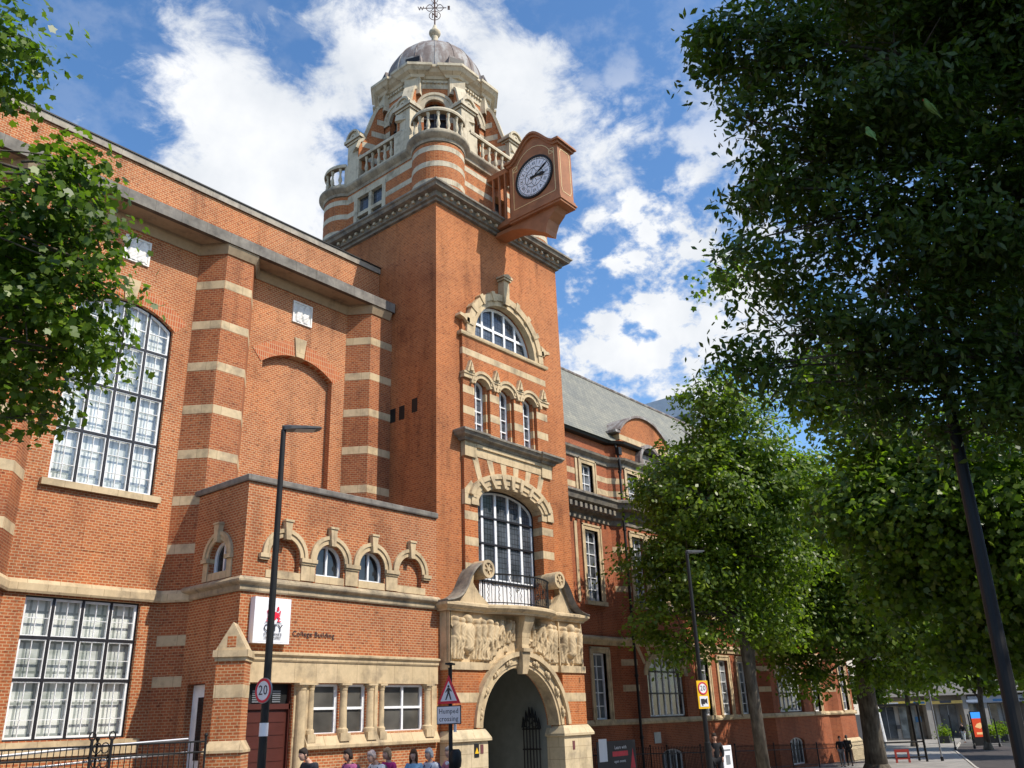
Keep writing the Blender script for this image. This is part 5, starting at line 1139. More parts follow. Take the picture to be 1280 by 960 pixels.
def dial(f, du):
    m = MB(); f.arch(m, du, DZc, 0.001, DRR, 0, 360, 0.002, 0.03, 48); dl = m.make('dial', DIAL, CK)
    m = MB(); f.arch(m, du, DZc, DRR - 0.015, DRR + 0.075, 0, 360, 0.0, 0.07, 48); f.arch(m, du, DZc, DRR - 0.10, DRR - 0.085, 0, 360, 0.02, 0.038, 48); f.arch(m, du, DZc, 0.46, 0.48, 0, 360, 0.02, 0.038, 36)
    for k in range(60): f.arch(m, du, DZc, DRR - 0.09, DRR, 6 * k - 0.6, 6 * k + 0.6, 0.02, 0.037, 1)
    for k in range(12):
        a, b = R(30 * k), R(30 * k + 30)
        def bar(p, q, w=0.009):
            p, q = Vector(p), Vector(q); t = (q - p).normalized(); n2 = Vector((-t.y, t.x)) * w; f.prism(m, [tuple(p - n2), tuple(q - n2), tuple(q + n2), tuple(p + n2)], 0.02, 0.036)
        P = lambda r_, an: (du + r_ * math.cos(an), DZc + r_ * math.sin(an))
        if k % 2 == 0: bar(P(0.0, 0), P(0.27, a)); bar(P(0.27, a), P(0.47, a + R(30))); bar(P(0.27, a), P(0.47, a - R(30))); 
        bar(P(0.47, a + R(15)), P(0.84, a + R(15)), 0.006)
    m.make('dial_ring', BLACK, dl)
    for h, s_ in enumerate(['XII', 'I', 'II', 'III', 'IIII', 'V', 'VI', 'VII', 'VIII', 'IX', 'X', 'XI']):
        a = R(90 - 30 * h); put_text('numeral', s_, 0.23, f, du + 0.66 * math.cos(a), DZc + 0.66 * math.sin(a), 0.032, BLACK, dl, 0.004, rot=a - PI / 2, sx=0.62 if len(s_) > 2 else 0.85)
    for nm, deg, ln, w in (('minute_hand', 60, 0.88, 0.022), ('hour_hand', 95, 0.62, 0.045)):
        a = R(90 - deg); e = Vector((math.cos(a), math.sin(a))); n2 = Vector((-e.y, e.x)); c = Vector((du, DZc)); m = MB()
        f.prism(m, [tuple(c - e * 0.2 - n2 * w), tuple(c + e * ln * 0.35 - n2 * w), tuple(c + e * ln * 0.7 - n2 * w * 2.2), tuple(c + e * ln), tuple(c + e * ln * 0.7 + n2 * w * 2.2), tuple(c + e * ln * 0.35 + n2 * w), tuple(c - e * 0.2 + n2 * w)], 0.05, 0.07); m.make(nm, BLACK, dl)
    # gilt line border
    g = MB(); e = 0.20; bl = [(e, 22.55), (LC - e - 0.05, 22.55), (LC - e, 22.62), (LC - e, 24.45), (LC - e - 0.22, 24.62)] + [(LC * (0.5 + 0.34 * math.cos(t)), 24.62 + 0.62 * math.sin(t) ** 1.5) for t in [PI * k / 10 for k in range(1, 10)]] + [(e + 0.22, 24.62), (e, 24.45), (e, 22.62)]
    bl = [(u, z) for u, z in bl]
    for i in range(len(bl)):
        p, q = Vector(bl[i]), Vector(bl[(i + 1) % len(bl)]); t = (q - p).normalized(); n2 = Vector((-t.y, t.x)) * 0.014; f.prism(g, [tuple(p - n2), tuple(q - n2), tuple(q + n2), tuple(p + n2)], 0.0, 0.012)
    for uu in (e + 0.12, LC - e - 0.12):
        for rr_ in (0.12,):
            q = [(uu - rr_, 24.55 - rr_), (uu + rr_, 24.55 - rr_), (uu + rr_, 24.55 + rr_), (uu - rr_, 24.55 + rr_)]
            for i in range(4): p, r2 = Vector(q[i]), Vector(q[(i + 1) % 4]); t = (r2 - p).normalized(); n2 = Vector((-t.y, t.x)) * 0.014; f.prism(g, [tuple(p - n2), tuple(r2 - n2), tuple(r2 + n2), tuple(p + n2)], 0.0, 0.014)
    g.make('gilt_border', GOLD, cs)
dial(FC, DU); dial(FC2, LC - DU)
FE = Fr((0, CY0, 0), (1, 0)); g = MB(); q = [(CX0 + 0.22, 22.5), (CX1 - 0.22, 22.5), (CX1 - 0.14, 22.7), (CX1 - 0.14, 24.4), (CX1 - 0.22, 24.6), (CX0 + 0.22, 24.6), (CX0 + 0.14, 24.4), (CX0 + 0.14, 22.7)]
for i in range(8): p, r2 = Vector(q[i]), Vector(q[(i + 1) % 8]); t = (r2 - p).normalized(); n2 = Vector((-t.y, t.x)) * 0.014; FE.prism(g, [tuple(p - n2), tuple(r2 - n2), tuple(r2 + n2), tuple(p + n2)], 0.0, 0.012)
g.make('gilt_border', GOLD, cs)

# ---------------------------------------------------------------- signs on the building
F = Fr((0, 21, 0), (1, 0))
RED = plain('sign_red', (0.72, 0.02, 0.05), 0.4); INK = plain('sign_ink', (0.03, 0.025, 0.03), 0.5); WSIGN = plain('sign_white', (0.80, 0.80, 0.82), 0.35, var=0.03)
t = thing('wall_sign', (14.5, 21, 4.36), 'white square university sign with red emblem above the annexe door', 'sign')
m = MB(); F.box(m, 13.84, 15.02, 4.40, 5.62, 0.0, 0.22); m.make('sign_board', WSIGN, t)
m = MB(); F.box(m, 13.88, 14.98, 4.44, 5.58, 0.2202, 0.225); m.make('sign_face', WSIGN, t)
m = MB(); cu = 14.45
for u, z, w, h in ((-0.13, 5.33, 0.035, 0.055), (0.13, 5.33, 0.035, 0.055), (-0.10, 5.17, 0.09, 0.05), (0.10, 5.17, 0.09, 0.05), (-0.19, 4.99, 0.06, 0.012), (0.19, 4.99, 0.06, 0.012)): F.prism(m, [(cu + u - w, z - h), (cu + u + w, z - h), (cu + u + w * 0.6, z + h), (cu + u - w * 0.6, z + h)], 0.246, 0.256)
F.prism(m, [(cu - 0.10, 5.08), (cu, 4.98), (cu + 0.10, 5.08), (cu + 0.08, 5.24), (cu - 0.08, 5.24)], 0.246, 0.258)
for s_ in (-1, 1):
    F.prism(m, [(cu + s_ * 0.08, 5.12), (cu + s_ * 0.20, 5.04), (cu + s_ * 0.22, 5.06), (cu + s_ * 0.1, 5.16)], 0.246, 0.255); F.prism(m, [(cu + s_ * 0.19, 5.08), (cu + s_ * 0.22, 5.28), (cu + s_ * 0.19, 5.28)], 0.246, 0.255)
    F.prism(m, [(cu + s_ * 0.12, 4.98), (cu + s_ * 0.16, 5.06), (cu + s_ * 0.18, 5.05), (cu + s_ * 0.15, 4.97)], 0.246, 0.255)
m.make('emblem', RED, t)
put_text('lettering', 'CITY', 0.27, F, cu, 4.80, 0.25, INK, t, 0.004); put_text('lettering', "ST GEORGE'S", 0.092, F, cu, 4.645, 0.25, INK, t, 0.004); put_text('lettering', 'UNIVERSITY OF LONDON', 0.042, F, cu, 4.555, 0.25, INK, t, 0.004)
m = MB(); F.box(m, cu - 0.29, cu + 0.29, 4.592, 4.597, 0.246, 0.252); F.box(m, cu - 0.29, cu + 0.29, 4.935, 4.94, 0.246, 0.252); F.box(m, cu - 0.29, cu + 0.29, 4.525, 4.53, 0.246, 0.252); m.make('rule_line', INK, t)
me = text_mesh('College Building', 0.215, 0.003, 'LEFT'); ux = F.u; M_ = Matrix(((1, 0, 0, 0), (0, 0, -1, 0), (0, 1, 0, 0), (0, 0, 0, 1))); me.transform(Matrix.Translation((15.26, 20.98, 4.72)) @ M_ @ Matrix.Diagonal((0.98, 1, 1, 1))); me.materials.clear(); me.materials.append(INK)
tag(link('wall_lettering', me), 'dark raised letters reading College Building on the annexe brickwork', 'lettering')
YEL = plain('sign_yellow', (0.85, 0.50, 0.02), 0.4)
t = thing('warning_notice', (22.3, 20.4, 1.3), 'small black notice with a yellow triangle on the left portal plinth', 'sign'); m = MB(); FQ.box(m, 22.18, 22.40, 1.15, 1.55, 0.26, 0.28); m.make('backing', BLACK, t); m = MB(); FQ.prism(m, [(22.20, 1.26), (22.38, 1.26), (22.29, 1.44)], 0.28, 0.288); m.make('triangle', YEL, t)
t = thing('info_notice', (22.5, 20.4, 1.3), 'small dark red notice right of the yellow triangle on the portal plinth', 'sign'); m = MB(); FQ.box(m, 22.48, 22.62, 1.25, 1.52, 0.26, 0.275); m.make('backing', plain('notice_red', (0.15, 0.05, 0.05), 0.5), t)
t = thing('info_notice', (27.6, 20.4, 1.3), 'small notice on the right-hand portal plinth', 'sign'); m = MB(); FQ.box(m, 27.52, 27.66, 1.15, 1.45, 0.26, 0.275); m.make('backing', MATS['notice_red'], t)
# banner on the railings
t = thing('railing_banner', (34.3, 22.8, 0), 'black and red banner with white text panel tied to the railing by the portal', 'banner'); fb_ = Fr((0, 22.82, 0), (1, 0))
m = MB(); fb_.box(m, 32.4, 35.4, 0.05, 1.25, 0.0, 0.02); m.make('banner_cloth', INK, t)
m = MB(); fb_.box(m, 33.55, 34.75, 0.62, 0.82, 0.02, 0.026); fb_.prism(m, [(34.9, 0.1), (35.3, 0.1), (35.15, 0.9)], 0.02, 0.026); m.make('red_strip', RED, t)
m = MB(); fb_.box(m, 32.55, 33.15, 0.45, 1.35, 0.02, 0.026); m.make('white_panel', WSIGN, t)
put_text('lettering', 'Learn with', 0.2, fb_, 34.2, 0.97, 0.022, WSIGN, t, 0.003); put_text('lettering', 'open events', 0.17, fb_, 34.1, 0.42, 0.022, WSIGN, t, 0.003)
t = thing('wall_notice', (39.0, 23.9, 1.2), 'small pale notice on the shaded wing wall above the basement window', 'sign'); m = MB(); G.box(m, 39.0, 39.6, 0.95, 1.45, 0.0, 0.03); m.make('backing', GREYM, t)
t = thing('board_sign', (34.0, 17.6, -0.3), 'white board sign low beside the middle lamp column', 'sign')
m = MB(); m.box(33.6, 34.35, 17.58, 17.62, 0.1, 1.0); m.make('board', WSIGN, t); m = MB(); m.box(33.8, 34.15, 17.57, 17.579, 0.3, 0.65); m.box(33.7, 34.25, 17.57, 17.579, 0.8, 0.86); m.make('print', GREYM, t); m = MB(); m.box(33.95, 34.0, 17.62, 17.66, -0.45, 0.95); m.make('post', BLACK, t)

# ---------------------------------------------------------------- street lamps and road signs
HEADM = plain('lamp_head_grey', (0.07, 0.07, 0.072), 0.5)
def lamp(label, base, h, r0, r1, head, lean=(0, 0), group='street lamps', arm=0.45, sleeve=True):
    g = base[2]; t = thing('street_lamp', base, label, 'street lamp', group); top = (base[0] + lean[0], base[1] + lean[1], g + h)
    P = lambda z: (base[0] + lean[0] * z / h, base[1] + lean[1] * z / h, g + z)
    m = MB(); m.tube([P(0), P(1.5), P(1.52), P(h)], [r0 * 1.35, r0 * 1.35, r0, r1], 14); m.tube([P(1.25), P(1.32)], r0 * 1.5, 14); m.make('column', BLACK, t, False)
    hd = Vector(head).normalized(); sd = Vector((-hd.y, hd.x, 0)); c = Vector(top)
    m = MB(); m.tube([c - Vector((0, 0, 0.05)), c + Vector((0, 0, 0.05)), c + hd * 0.12 + Vector((0, 0, 0.06))], r1 * 1.1, 8)
    rr = []
    for s_, w, hh in ((0.0, 0.07, 0.05), (0.12, 0.13, 0.045), (0.45, 0.17, 0.035), (0.70, 0.15, 0.025), (0.76, 0.08, 0.015)):
        q = c + hd * s_ + Vector((0, 0, 0.04 + 0.10 * s_)); rr.append([tuple(q + sd * a * w + Vector((0, 0, b * hh))) for a, b in ((-1, -1), (1, -1), (1, 0.4), (0.6, 1), (-0.6, 1), (-1, 0.4))])
    m.loft(rr); m.make('lamp_head', HEADM, t)
    m = MB(); q = c + hd * 0.43 + Vector((0, 0, 0.04 + 0.043 - 0.042)); m.obox(q, tuple(hd * 0.2 + Vector((0, 0, 0.02))), tuple(sd * 0.12), (0, 0, 0.006)); m.make('lens', GREYM, t); return t
def on_pole(name, px, py): return (px, py)
LX, LY = 9.69, 14.0
lamp('tall black lamp column in front of the annexe, carrying the round 20 sign', (LX, LY, 0), 7.82, 0.075, 0.05, (0.9, -0.35, 0))
VF = Vector((-0.70, -0.714, 0))      # signs face the road
def roundel(name, label, x, y, z, f, back=None, r=0.2, cat='road sign'):
    t = thing(name, (x, y, z - r), label, cat); d0 = 0.09
    if back: m = MB(); f.box(m, -0.23, 0.23, z - 0.62, z + 0.24, d0 - 0.02, d0 - 0.002); m.make('yellow_backing', back, t)
    m = MB(); f.arch(m, 0, z, 0.001, r * 0.98, 0, 360, d0, d0 + 0.008, 36); m.make('sign_plate', WSIGN, t)
    m = MB(); f.arch(m, 0, z, r * 0.80, r, 0, 360, d0 + 0.0, d0 + 0.013, 36); m.make('red_ring', RED, t)
    m = MB(); f.arch(m, 0, z, r * 0.98, r * 1.06, 0, 360, d0 - 0.02, d0 + 0.006, 36); m.make('rim', GREYM, t)
    put_text('digits', '20', r * 1.15, f, 0, z, d0 + 0.009, INK, t, 0.003); m = MB(); f.box(m, -0.05, 0.05, z - 0.1, z - 0.05, 0, d0); f.box(m, -0.05, 0.05, z + 0.05, z + 0.1, 0, d0); m.make('clamp', GREYM, t); return t
fs1 = Fr((LX - 0.09, LY + 0.0, 0), (0.80, -0.60, 0))
roundel('speed_sign', 'round red-ringed 20 sign on the lamp column by the annexe door', LX - 0.09, LY, 2.86, Fr((LX - 0.02, LY - 0.06, 0), (0.10, -1.0)), r=0.205)
m = MB(); 
m.tube([(LX, LY, 2.10), (LX, LY, 2.32)], 0.079, 14)
tag(m.make('pole_sticker', WSIGN), 'white sticker wrapped round the lamp column below the 20 sign', 'sticker')
# humped crossing sign
SX, SY = 14.45, 14.0
t = thing('crossing_sign', (SX, SY, 0), 'triangular pedestrian warning sign over a Humped crossing plate on a black post', 'road sign')
m = MB(); m.tube([(SX, SY, 0), (SX, SY, 3.35)], 0.045, 10); m.make('post', BLACK, t)
fs = Fr((SX, SY, 0), (0.12, -1.0)); d0 = 0.05
m = MB(); fs.prism(m, [(-0.32, 2.60), (0.32, 2.60), (0, 3.19)], d0, d0 + 0.01); m.make('triangle_border', RED, t)
m = MB(); fs.prism(m, [(-0.225, 2.655), (0.225, 2.655), (0, 3.07)], d0 + 0.010, d0 + 0.014); m.make('triangle_face', WSIGN, t)
m = MB()
fs.arch(m, 0.0, 2.96, 0.001, 0.026, 0, 360, d0 + 0.014, d0 + 0.019, 12)
for pts in ([(-0.03, 2.82), (0.03, 2.82), (0.035, 2.93), (-0.03, 2.93)], [(-0.03, 2.82), (0.01, 2.82), (-0.06, 2.68), (-0.09, 2.68)], [(0.0, 2.82), (0.035, 2.82), (0.08, 2.68), (0.05, 2.68)], [(-0.03, 2.92), (-0.09, 2.84), (-0.075, 2.83), (-0.02, 2.89)], [(0.03, 2.92), (0.09, 2.86), (0.08, 2.845), (0.02, 2.89)]): fs.prism(m, pts, d0 + 0.014, d0 + 0.019)
m.make('walking_figure', INK, t)
m = MB(); fs.box(m, -0.33, 0.33, 2.18, 2.56, d0, d0 + 0.012); m.make('plate_border', INK, t); m = MB(); fs.box(m, -0.31, 0.31, 2.20, 2.54, d0 + 0.012, d0 + 0.016); m.make('plate', WSIGN, t)
put_text('lettering', 'Humped', 0.145, fs, 0, 2.445, d0 + 0.016, INK, t, 0.003); put_text('lettering', 'crossing', 0.145, fs, 0, 2.29, d0 + 0.016, INK, t, 0.003)
m = MB(); m.tube([(SX + 0.02, SY, 3.2), (SX + 0.02, SY, 3.42)], 0.03, 6); m.obox((SX - 0.12, SY - 0.12, 3.42), (0.16, 0.10, 0.0), (-0.04, 0.06, 0), (0, 0, 0.02)); m.make('sign_light', BLACK, t)
m = MB(); m.tube([(SX + 0.08, SY - 0.06, 2.02), (SX + 0.08, SY - 0.06, 2.18)], 0.035, 8); m.make('bracket_cover', WSIGN, t)
t2 = thing('push_button_unit', (SX, SY - 0.1, 1.3), 'black rounded signal box clamped to the crossing sign post', 'signal box')
m = MB(); m.loft([[(SX + 0.05 + a * w, SY - 0.1 + b * w * 0.9, z) for a, b in ((-1, -0.5), (-0.5, -1), (0.5, -1), (1, -0.5), (1, 0.5), (0.5, 1), (-0.5, 1), (-1, 0.5))] for z, w in ((1.28, 0.06), (1.33, 0.11), (1.45, 0.125), (1.62, 0.115), (1.68, 0.07))]); m.make('housing', BLACK, t2, True)
m = MB(); fs.arch(m, 0.07, 1.42, 0.001, 0.035, 0, 360, 0.2, 0.245, 14); m.make('lens', WSIGN, t2)
# middle lamp column with yellow sign
MX, MY = 26.75, 14.5; 
lamp('slim black lamp column under the maple, carrying the yellow 20 camera sign', (MX, MY, -0.15), 7.55, 0.08, 0.055, (0.95, -0.3, 0))
r_ = roundel('camera_sign', 'yellow backed 20 sign with a speed camera symbol on the middle lamp column', MX, MY, 2.98, Fr((MX - 0.08, MY - 0.02, 0), (0.93, -0.36)), YEL, 0.19)
fy = Fr((MX - 0.08, MY - 0.02, 0), (0.93, -0.36)); m = MB(); fy.box(m, -0.17, 0.17, 2.42, 2.74, 0.09, 0.096); m.make('symbol_panel', WSIGN, r_)
m = MB(); fy.box(m, -0.13, 0.03, 2.5, 2.66, 0.097, 0.10); fy.prism(m, [(0.03, 2.55), (0.13, 2.50), (0.13, 2.68), (0.03, 2.63)], 0.097, 0.10); fy.box(m, -0.10, -0.05, 2.45, 2.5, 0.097, 0.10); m.make('camera_symbol', INK, r_)
lamp('thick black lamp column close by on the right, leaning among the leaves', (13.05, 2.75, -0.14), 8.6, 0.10, 0.075, (0.5, -0.8, 0), lean=(0.98, 0.0), sleeve=False)

# ---------------------------------------------------------------- people
def skin_mesh(verts, edges, rad, sub=1):
    me = bpy.data.meshes.new('m'); me.from_pydata([Vector(v) for v in verts], edges, []); o = bpy.data.objects.new('m', me); col.objects.link(o)
    md = o.modifiers.new('s', 'SKIN'); 
    for i, r_ in enumerate(rad): me.skin_vertices[0].data[i].radius = (r_, r_) if not isinstance(r_, tuple) else r_; 
    for d_ in me.skin_vertices[0].data: d_.use_root = False
    me.skin_vertices[0].data[0].use_root = True; md.use_smooth_shade = True
    sb = o.modifiers.new('b', 'SUBSURF'); sb.levels = sub; sb.render_levels = sub
    dg = bpy.context.evaluated_depsgraph_get(); dg.update(); r = bpy.data.meshes.new_from_object(o.evaluated_get(dg)); bpy.data.objects.remove(o); return r
SKINS = [plain('skin_light', (0.56, 0.33, 0.24), 0.55, var=0.05), plain('skin_tan', (0.42, 0.23, 0.15), 0.55, var=0.05)]
def join_meshes(name, parts):
    vs_, fs = [], []
    for me in parts:
        b = len(vs_)
        if isinstance(me, MB): vs_ += me.v; fs += [tuple(b + i for i in f) for f in me.f]
        else: vs_ += [tuple(v.co) for v in me.vertices]; fs += [tuple(b + i for i in p.vertices) for p in me.polygons]
    me = bpy.data.meshes.new(name); me.from_pydata(vs_, [], fs); me.polygons.foreach_set('use_smooth', [True] * len(me.polygons)); return me
CLOTH = {}
def cloth(c):
    if c not in CLOTH: CLOTH[c] = plain('fabric_%d' % len(CLOTH), c, 0.85, var=0.15, sc_=14)
    return CLOTH[c]
def person(loc, face, h, label, top, legs, hair, skin=0, sleeve='short', hairlen=0.0, lean=0.0, stride=0.3, armf=0.3, woman=False, bag=None, cat='person', nod=0.2, jacket=False):
    k = h / 1.72; t = thing('person', loc, label, cat); fx, fy = math.cos(face), math.sin(face)
    def W(x, y, z): x += lean * max(z - 0.9, 0); return (loc[0] + (x * fx + y * fy) * k, loc[1] + (x * fy - y * fx) * k, loc[2] + z * k)   # x forward, y right
    sw = 0.155 if woman else 0.18; st_ = stride
    J = {'pel': (0, 0, .95), 'sp': (0, 0, 1.12), 'ch': (0.0, 0, 1.30), 'nb': (0, 0, 1.43), 'nt': (0.02 + nod * .05, 0, 1.53)}
    for s_, n_, ph in ((1, 'r', 1), (-1, 'l', -1)):
        J['sh' + n_] = (0, s_ * sw, 1.385); J['el' + n_] = (ph * st_ * 0.12 + armf * 0.10, s_ * (sw + 0.06), 1.12); J['wr' + n_] = (ph * st_ * 0.3 + armf * 0.35, s_ * (sw + 0.02), 0.90 + armf * 0.25); J['pa' + n_] = (J['wr' + n_][0] + 0.05, s_ * (sw + 0.01), J['wr' + n_][2] - 0.05)
        J['hi' + n_] = (0, s_ * 0.095, 0.90); J['kn' + n_] = (-ph * st_ * 0.22 + 0.06, s_ * 0.10, 0.50); J['an' + n_] = (-ph * st_ * 0.62, s_ * 0.10, 0.09); J['to' + n_] = (-ph * st_ * 0.62 + 0.15, s_ * 0.115, 0.035)
    RD = {'pel': .135, 'sp': .115, 'ch': .135, 'nb': .065, 'nt': .052, 'sh': .062, 'el': .042, 'wr': .028, 'pa': .036, 'hi': .088, 'kn': .06, 'an': .042, 'to': .036}
    def build(names, edges, grow=0.0, tweak={}):
        ix = {n_: i for i, n_ in enumerate(names)}; return skin_mesh([W(*J[n_]) for n_ in names], [(ix[a], ix[b]) for a, b in edges], [(tweak.get(n_, RD.get(n_, RD.get(n_[:2]))) + grow) * k for n_ in names])
    tor = ['pel', 'sp', 'ch', 'nb', 'nt']; arms = [a + n_ for n_ in 'rl' for a in ('sh', 'el', 'wr', 'pa')]; lg = [a + n_ for n_ in 'rl' for a in ('hi', 'kn', 'an', 'to')]
    E1 = [('pel', 'sp'), ('sp', 'ch'), ('ch', 'nb'), ('nb', 'nt')]; EA = [e for n_ in 'rl' for e in (('ch', 'sh' + n_), ('sh' + n_, 'el' + n_), ('el' + n_, 'wr' + n_), ('wr' + n_, 'pa' + n_))]; EL = [e for n_ in 'rl' for e in (('pel', 'hi' + n_), ('hi' + n_, 'kn' + n_), ('kn' + n_, 'an' + n_), ('an' + n_, 'to' + n_))]
    body = build(tor + arms + lg, E1 + EA + EL)
    hd = MB(); hc = (0.045 + nod * 0.10, 0, 1.615 - nod * 0.02)
    rings = []
    for i in range(13):
        a = PI * i / 12; z = -math.cos(a) * 0.118; q = max(math.sin(a), 0.02); ring = []
        for j in range(16):
            b = 2 * PI * j / 16; xx = math.cos(b) * 0.098 * q; yy = math.sin(b) * 0.075 * q * (0.88 if z < -0.03 else 1)
            if math.cos(b) > 0.9 and -0.05 < z < 0.01: xx += 0.022 * (1 - abs(z + 0.025) / 0.04)
            if math.cos(b) > 0.6 and 0.0 < z < 0.03 and abs(math.sin(b)) > 0.25: xx -= 0.008
            if math.cos(b) > 0.7 and z < -0.085: xx += 0.012
            ring.append(W(hc[0] + xx + nod * -z * 0.3, hc[1] + yy, hc[2] + z))
        rings.append(ring)
    hd.loft(rings)
    for s_ in (-1, 1): hd.sphere(W(hc[0] - 0.005, s_ * 0.078, hc[2] - 0.01), 0.022 * k, 8, 6, (1, 0.6, 1.3))
    parts = [body, hd]
    for n_, s_ in (('r', 1), ('l', -1)):
        px, py, pz = J['pa' + n_]
        for q, (dy, ln) in enumerate(((-0.024, 0.075), (-0.008, 0.085), (0.008, 0.08), (0.023, 0.062))):
            f_ = MB(); f_.tube([W(px, py + dy, pz), W(px + 0.02 + ln * 0.25, py + dy, pz - ln * 0.6), W(px + 0.015 + ln * 0.2, py + dy, pz - ln)], [0.010 * k, 0.009 * k, 0.006 * k], 6); parts.append(f_)
        f_ = MB(); f_.tube([W(px + 0.01, py - s_ * 0.0, pz + 0.02), W(px + 0.05, py - s_ * 0.02, pz - 0.01), W(px + 0.06, py - s_ * 0.02, pz - 0.045)], [0.012 * k, 0.010 * k, 0.007 * k], 6); parts.append(f_)
    bm = join_meshes('body', parts); bm.materials.append(SKINS[skin]); link('body', bm, t)
    tn = ['pel', 'sp', 'ch', 'nb'] + [a + n_ for n_ in 'rl' for a in (('sh', 'el') if sleeve == 'short' else ('sh', 'el', 'wr'))]
    sv = dict(J)
    if sleeve == 'short':
        for n_ in 'rl': J['el' + n_] = tuple(a + (b - a) * 0.62 for a, b in zip(J['sh' + n_], J['el' + n_]))
    J['nb'] = (0, 0, 1.415)
    ee = E1[:3] + [e for n_ in 'rl' for e in ((('ch', 'sh' + n_), ('sh' + n_, 'el' + n_)) + ((('el' + n_, 'wr' + n_),) if sleeve != 'short' else ()))]
    J['pel'] = (0, 0, .88 if not jacket else .82)
    me = build(tn, ee, 0.014 if not jacket else 0.022, {'nb': 0.07, 'wr': 0.03, 'pel': 0.145}); me.materials.append(cloth(top)); link('jacket' if jacket else 'top', me, t)
    J.update(sv)
    me = build(['pel'] + lg[:3] + lg[4:7], [('pel', 'hir'), ('hir', 'knr'), ('knr', 'anr'), ('pel', 'hil'), ('hil', 'knl'), ('knl', 'anl')], 0.014, {'pel': .13}); me.materials.append(cloth(legs)); link('trousers', me, t)
    sh = MB()
    for n_ in 'rl': a = J['an' + n_]; sh.loft([[W(a[0] + x, a[1] + s_ * w, z) for s_ in (-1, 1)] + [W(a[0] + x, a[1] + s_ * w * 0.7, z2) for s_ in (1, -1)] for x, w, z, z2 in ((-0.07, 0.035, 0.0, 0.09), (0.0, 0.045, 0.0, 0.10), (0.12, 0.05, 0.0, 0.065), (0.20, 0.035, 0.0, 0.035))])
    sh.make('shoes', cloth((0.03, 0.025, 0.025)), t, split=True)
    hr = MB(); rings = []
    for i in range(6, 13):
        a = PI * i / 12; z = -math.cos(a) * 0.132; q = max(math.sin(a), 0.02); rings.append([W(hc[0] - 0.012 + math.cos(2 * PI * j / 16) * 0.108 * q + nod * -z * 0.3, math.sin(2 * PI * j / 16) * 0.087 * q, hc[2] + 0.012 + z + (0.035 if math.cos(2 * PI * j / 16) > 0.4 and i < 9 else 0) - (0.05 + hairlen if math.cos(2 * PI * j / 16) < 0.1 and i == 6 else 0)) for j in range(16)])
    hr.loft(rings); hr.make('hair', cloth(hair), t, True)
    ey = MB()
    for s_ in (-1, 1): ey.sphere(W(hc[0] + 0.083, s_ * 0.03, hc[2] + 0.012), 0.012 * k, 8, 6, (0.7, 1.3, 0.7)); ey.tube([W(hc[0] + 0.092, s_ * 0.014, hc[2] + 0.036), W(hc[0] + 0.088, s_ * 0.045, hc[2] + 0.034)], 0.004 * k, 5)
    ey.make('eyes', cloth((0.04, 0.03, 0.03)), t)
    mo = MB(); mo.tube([W(hc[0] + 0.094, -0.022, hc[2] - 0.058), W(hc[0] + 0.100, 0, hc[2] - 0.056), W(hc[0] + 0.094, 0.022, hc[2] - 0.058)], 0.005 * k, 5); mo.make('mouth', cloth((0.35, 0.12, 0.10)), t)
    if hairlen > 0.01:
        rg = random.Random(int(h * 1000)); hm = MB()
        for q_ in range(26):
            a = PI * 0.45 + PI * 1.1 * q_ / 25; x0, y0 = math.cos(a) * 0.098 + hc[0] - 0.012, math.sin(a) * 0.082; l_ = 0.06 + hairlen * rg.uniform(0.8, 1.15)
            hm.tube([W(x0 * 0.9, y0 * 0.9, hc[2] + 0.05), W(x0 * 1.02, y0 * 1.08, hc[2] - l_ * 0.4), W(x0 + rg.uniform(-.012, .012), y0 * 1.05, hc[2] - l_)], [0.018 * k, 0.016 * k, 0.006 * k], 6)
        hm.make('hair_lengths', cloth(hair), t, True)
    if bag: 
        bg_ = MB(); bg_.loft([[W(-0.12 - d_, s_ * w, z) for s_ in (-1, 1)] + [W(-0.12 - d_ - dd, s_ * w * 0.8, z) for s_ in (1, -1)] for z, w, d_, dd in ((0.98, 0.11, 0.0, 0.10), (1.1, 0.14, 0.0, 0.16), (1.3, 0.14, 0.0, 0.15), (1.42, 0.10, 0.0, 0.08))])
        for s_ in (-1, 1): bg_.tube([W(-0.13, s_ * 0.10, 1.38), W(0.02, s_ * 0.11, 1.455), W(0.145, s_ * 0.11, 1.30), W(0.10, s_ * 0.13, 1.08), W(-0.12, s_ * 0.12, 1.02)], 0.014 * k, 6)
        bo = bg_.make('backpack', cloth(bag)); 
        return t, bo
    return t, None
HL = PI * 1.02      # they walk left along the pavement
def ped(*a, baglabel=None, **k):
    t, b = person(*a, **k)
    if b: tag(b, baglabel or 'backpack', 'backpack')
ped((12.9, 16.7, 0), HL, 1.80, 'man in a dark suit jacket bowing his head, leftmost walker', (0.035, 0.035, 0.045), (0.03, 0.03, 0.04), (0.03, 0.02, 0.015), sleeve='long', lean=0.22, nod=0.9, jacket=True, armf=0.9)
ped((13.42, 16.1, 0), HL, 1.73, 'dark-haired woman in a pink top behind the suited man', (0.62, 0.16, 0.33), (0.05, 0.05, 0.08), (0.025, 0.015, 0.012), skin=1, woman=True, hairlen=0.02, bag=(0.06, 0.04, 0.07), baglabel='dark purple backpack worn by the woman in the pink top')
ped((13.85, 15.6, 0), HL, 1.70, 'bald old man in a white shirt looking down', (0.75, 0.73, 0.72), (0.12, 0.11, 0.10), (0.62, 0.47, 0.40), lean=0.18, nod=0.9, armf=1.0, bag=(0.10, 0.10, 0.12), baglabel='grey backpack on the old man in white')
ped((14.25, 15.75, 0), HL, 1.72, 'woman in magenta half hidden behind the brown-haired woman', (0.45, 0.03, 0.18), (0.05, 0.05, 0.06), (0.35, 0.22, 0.12), woman=True, sleeve='long', hairlen=0.06)
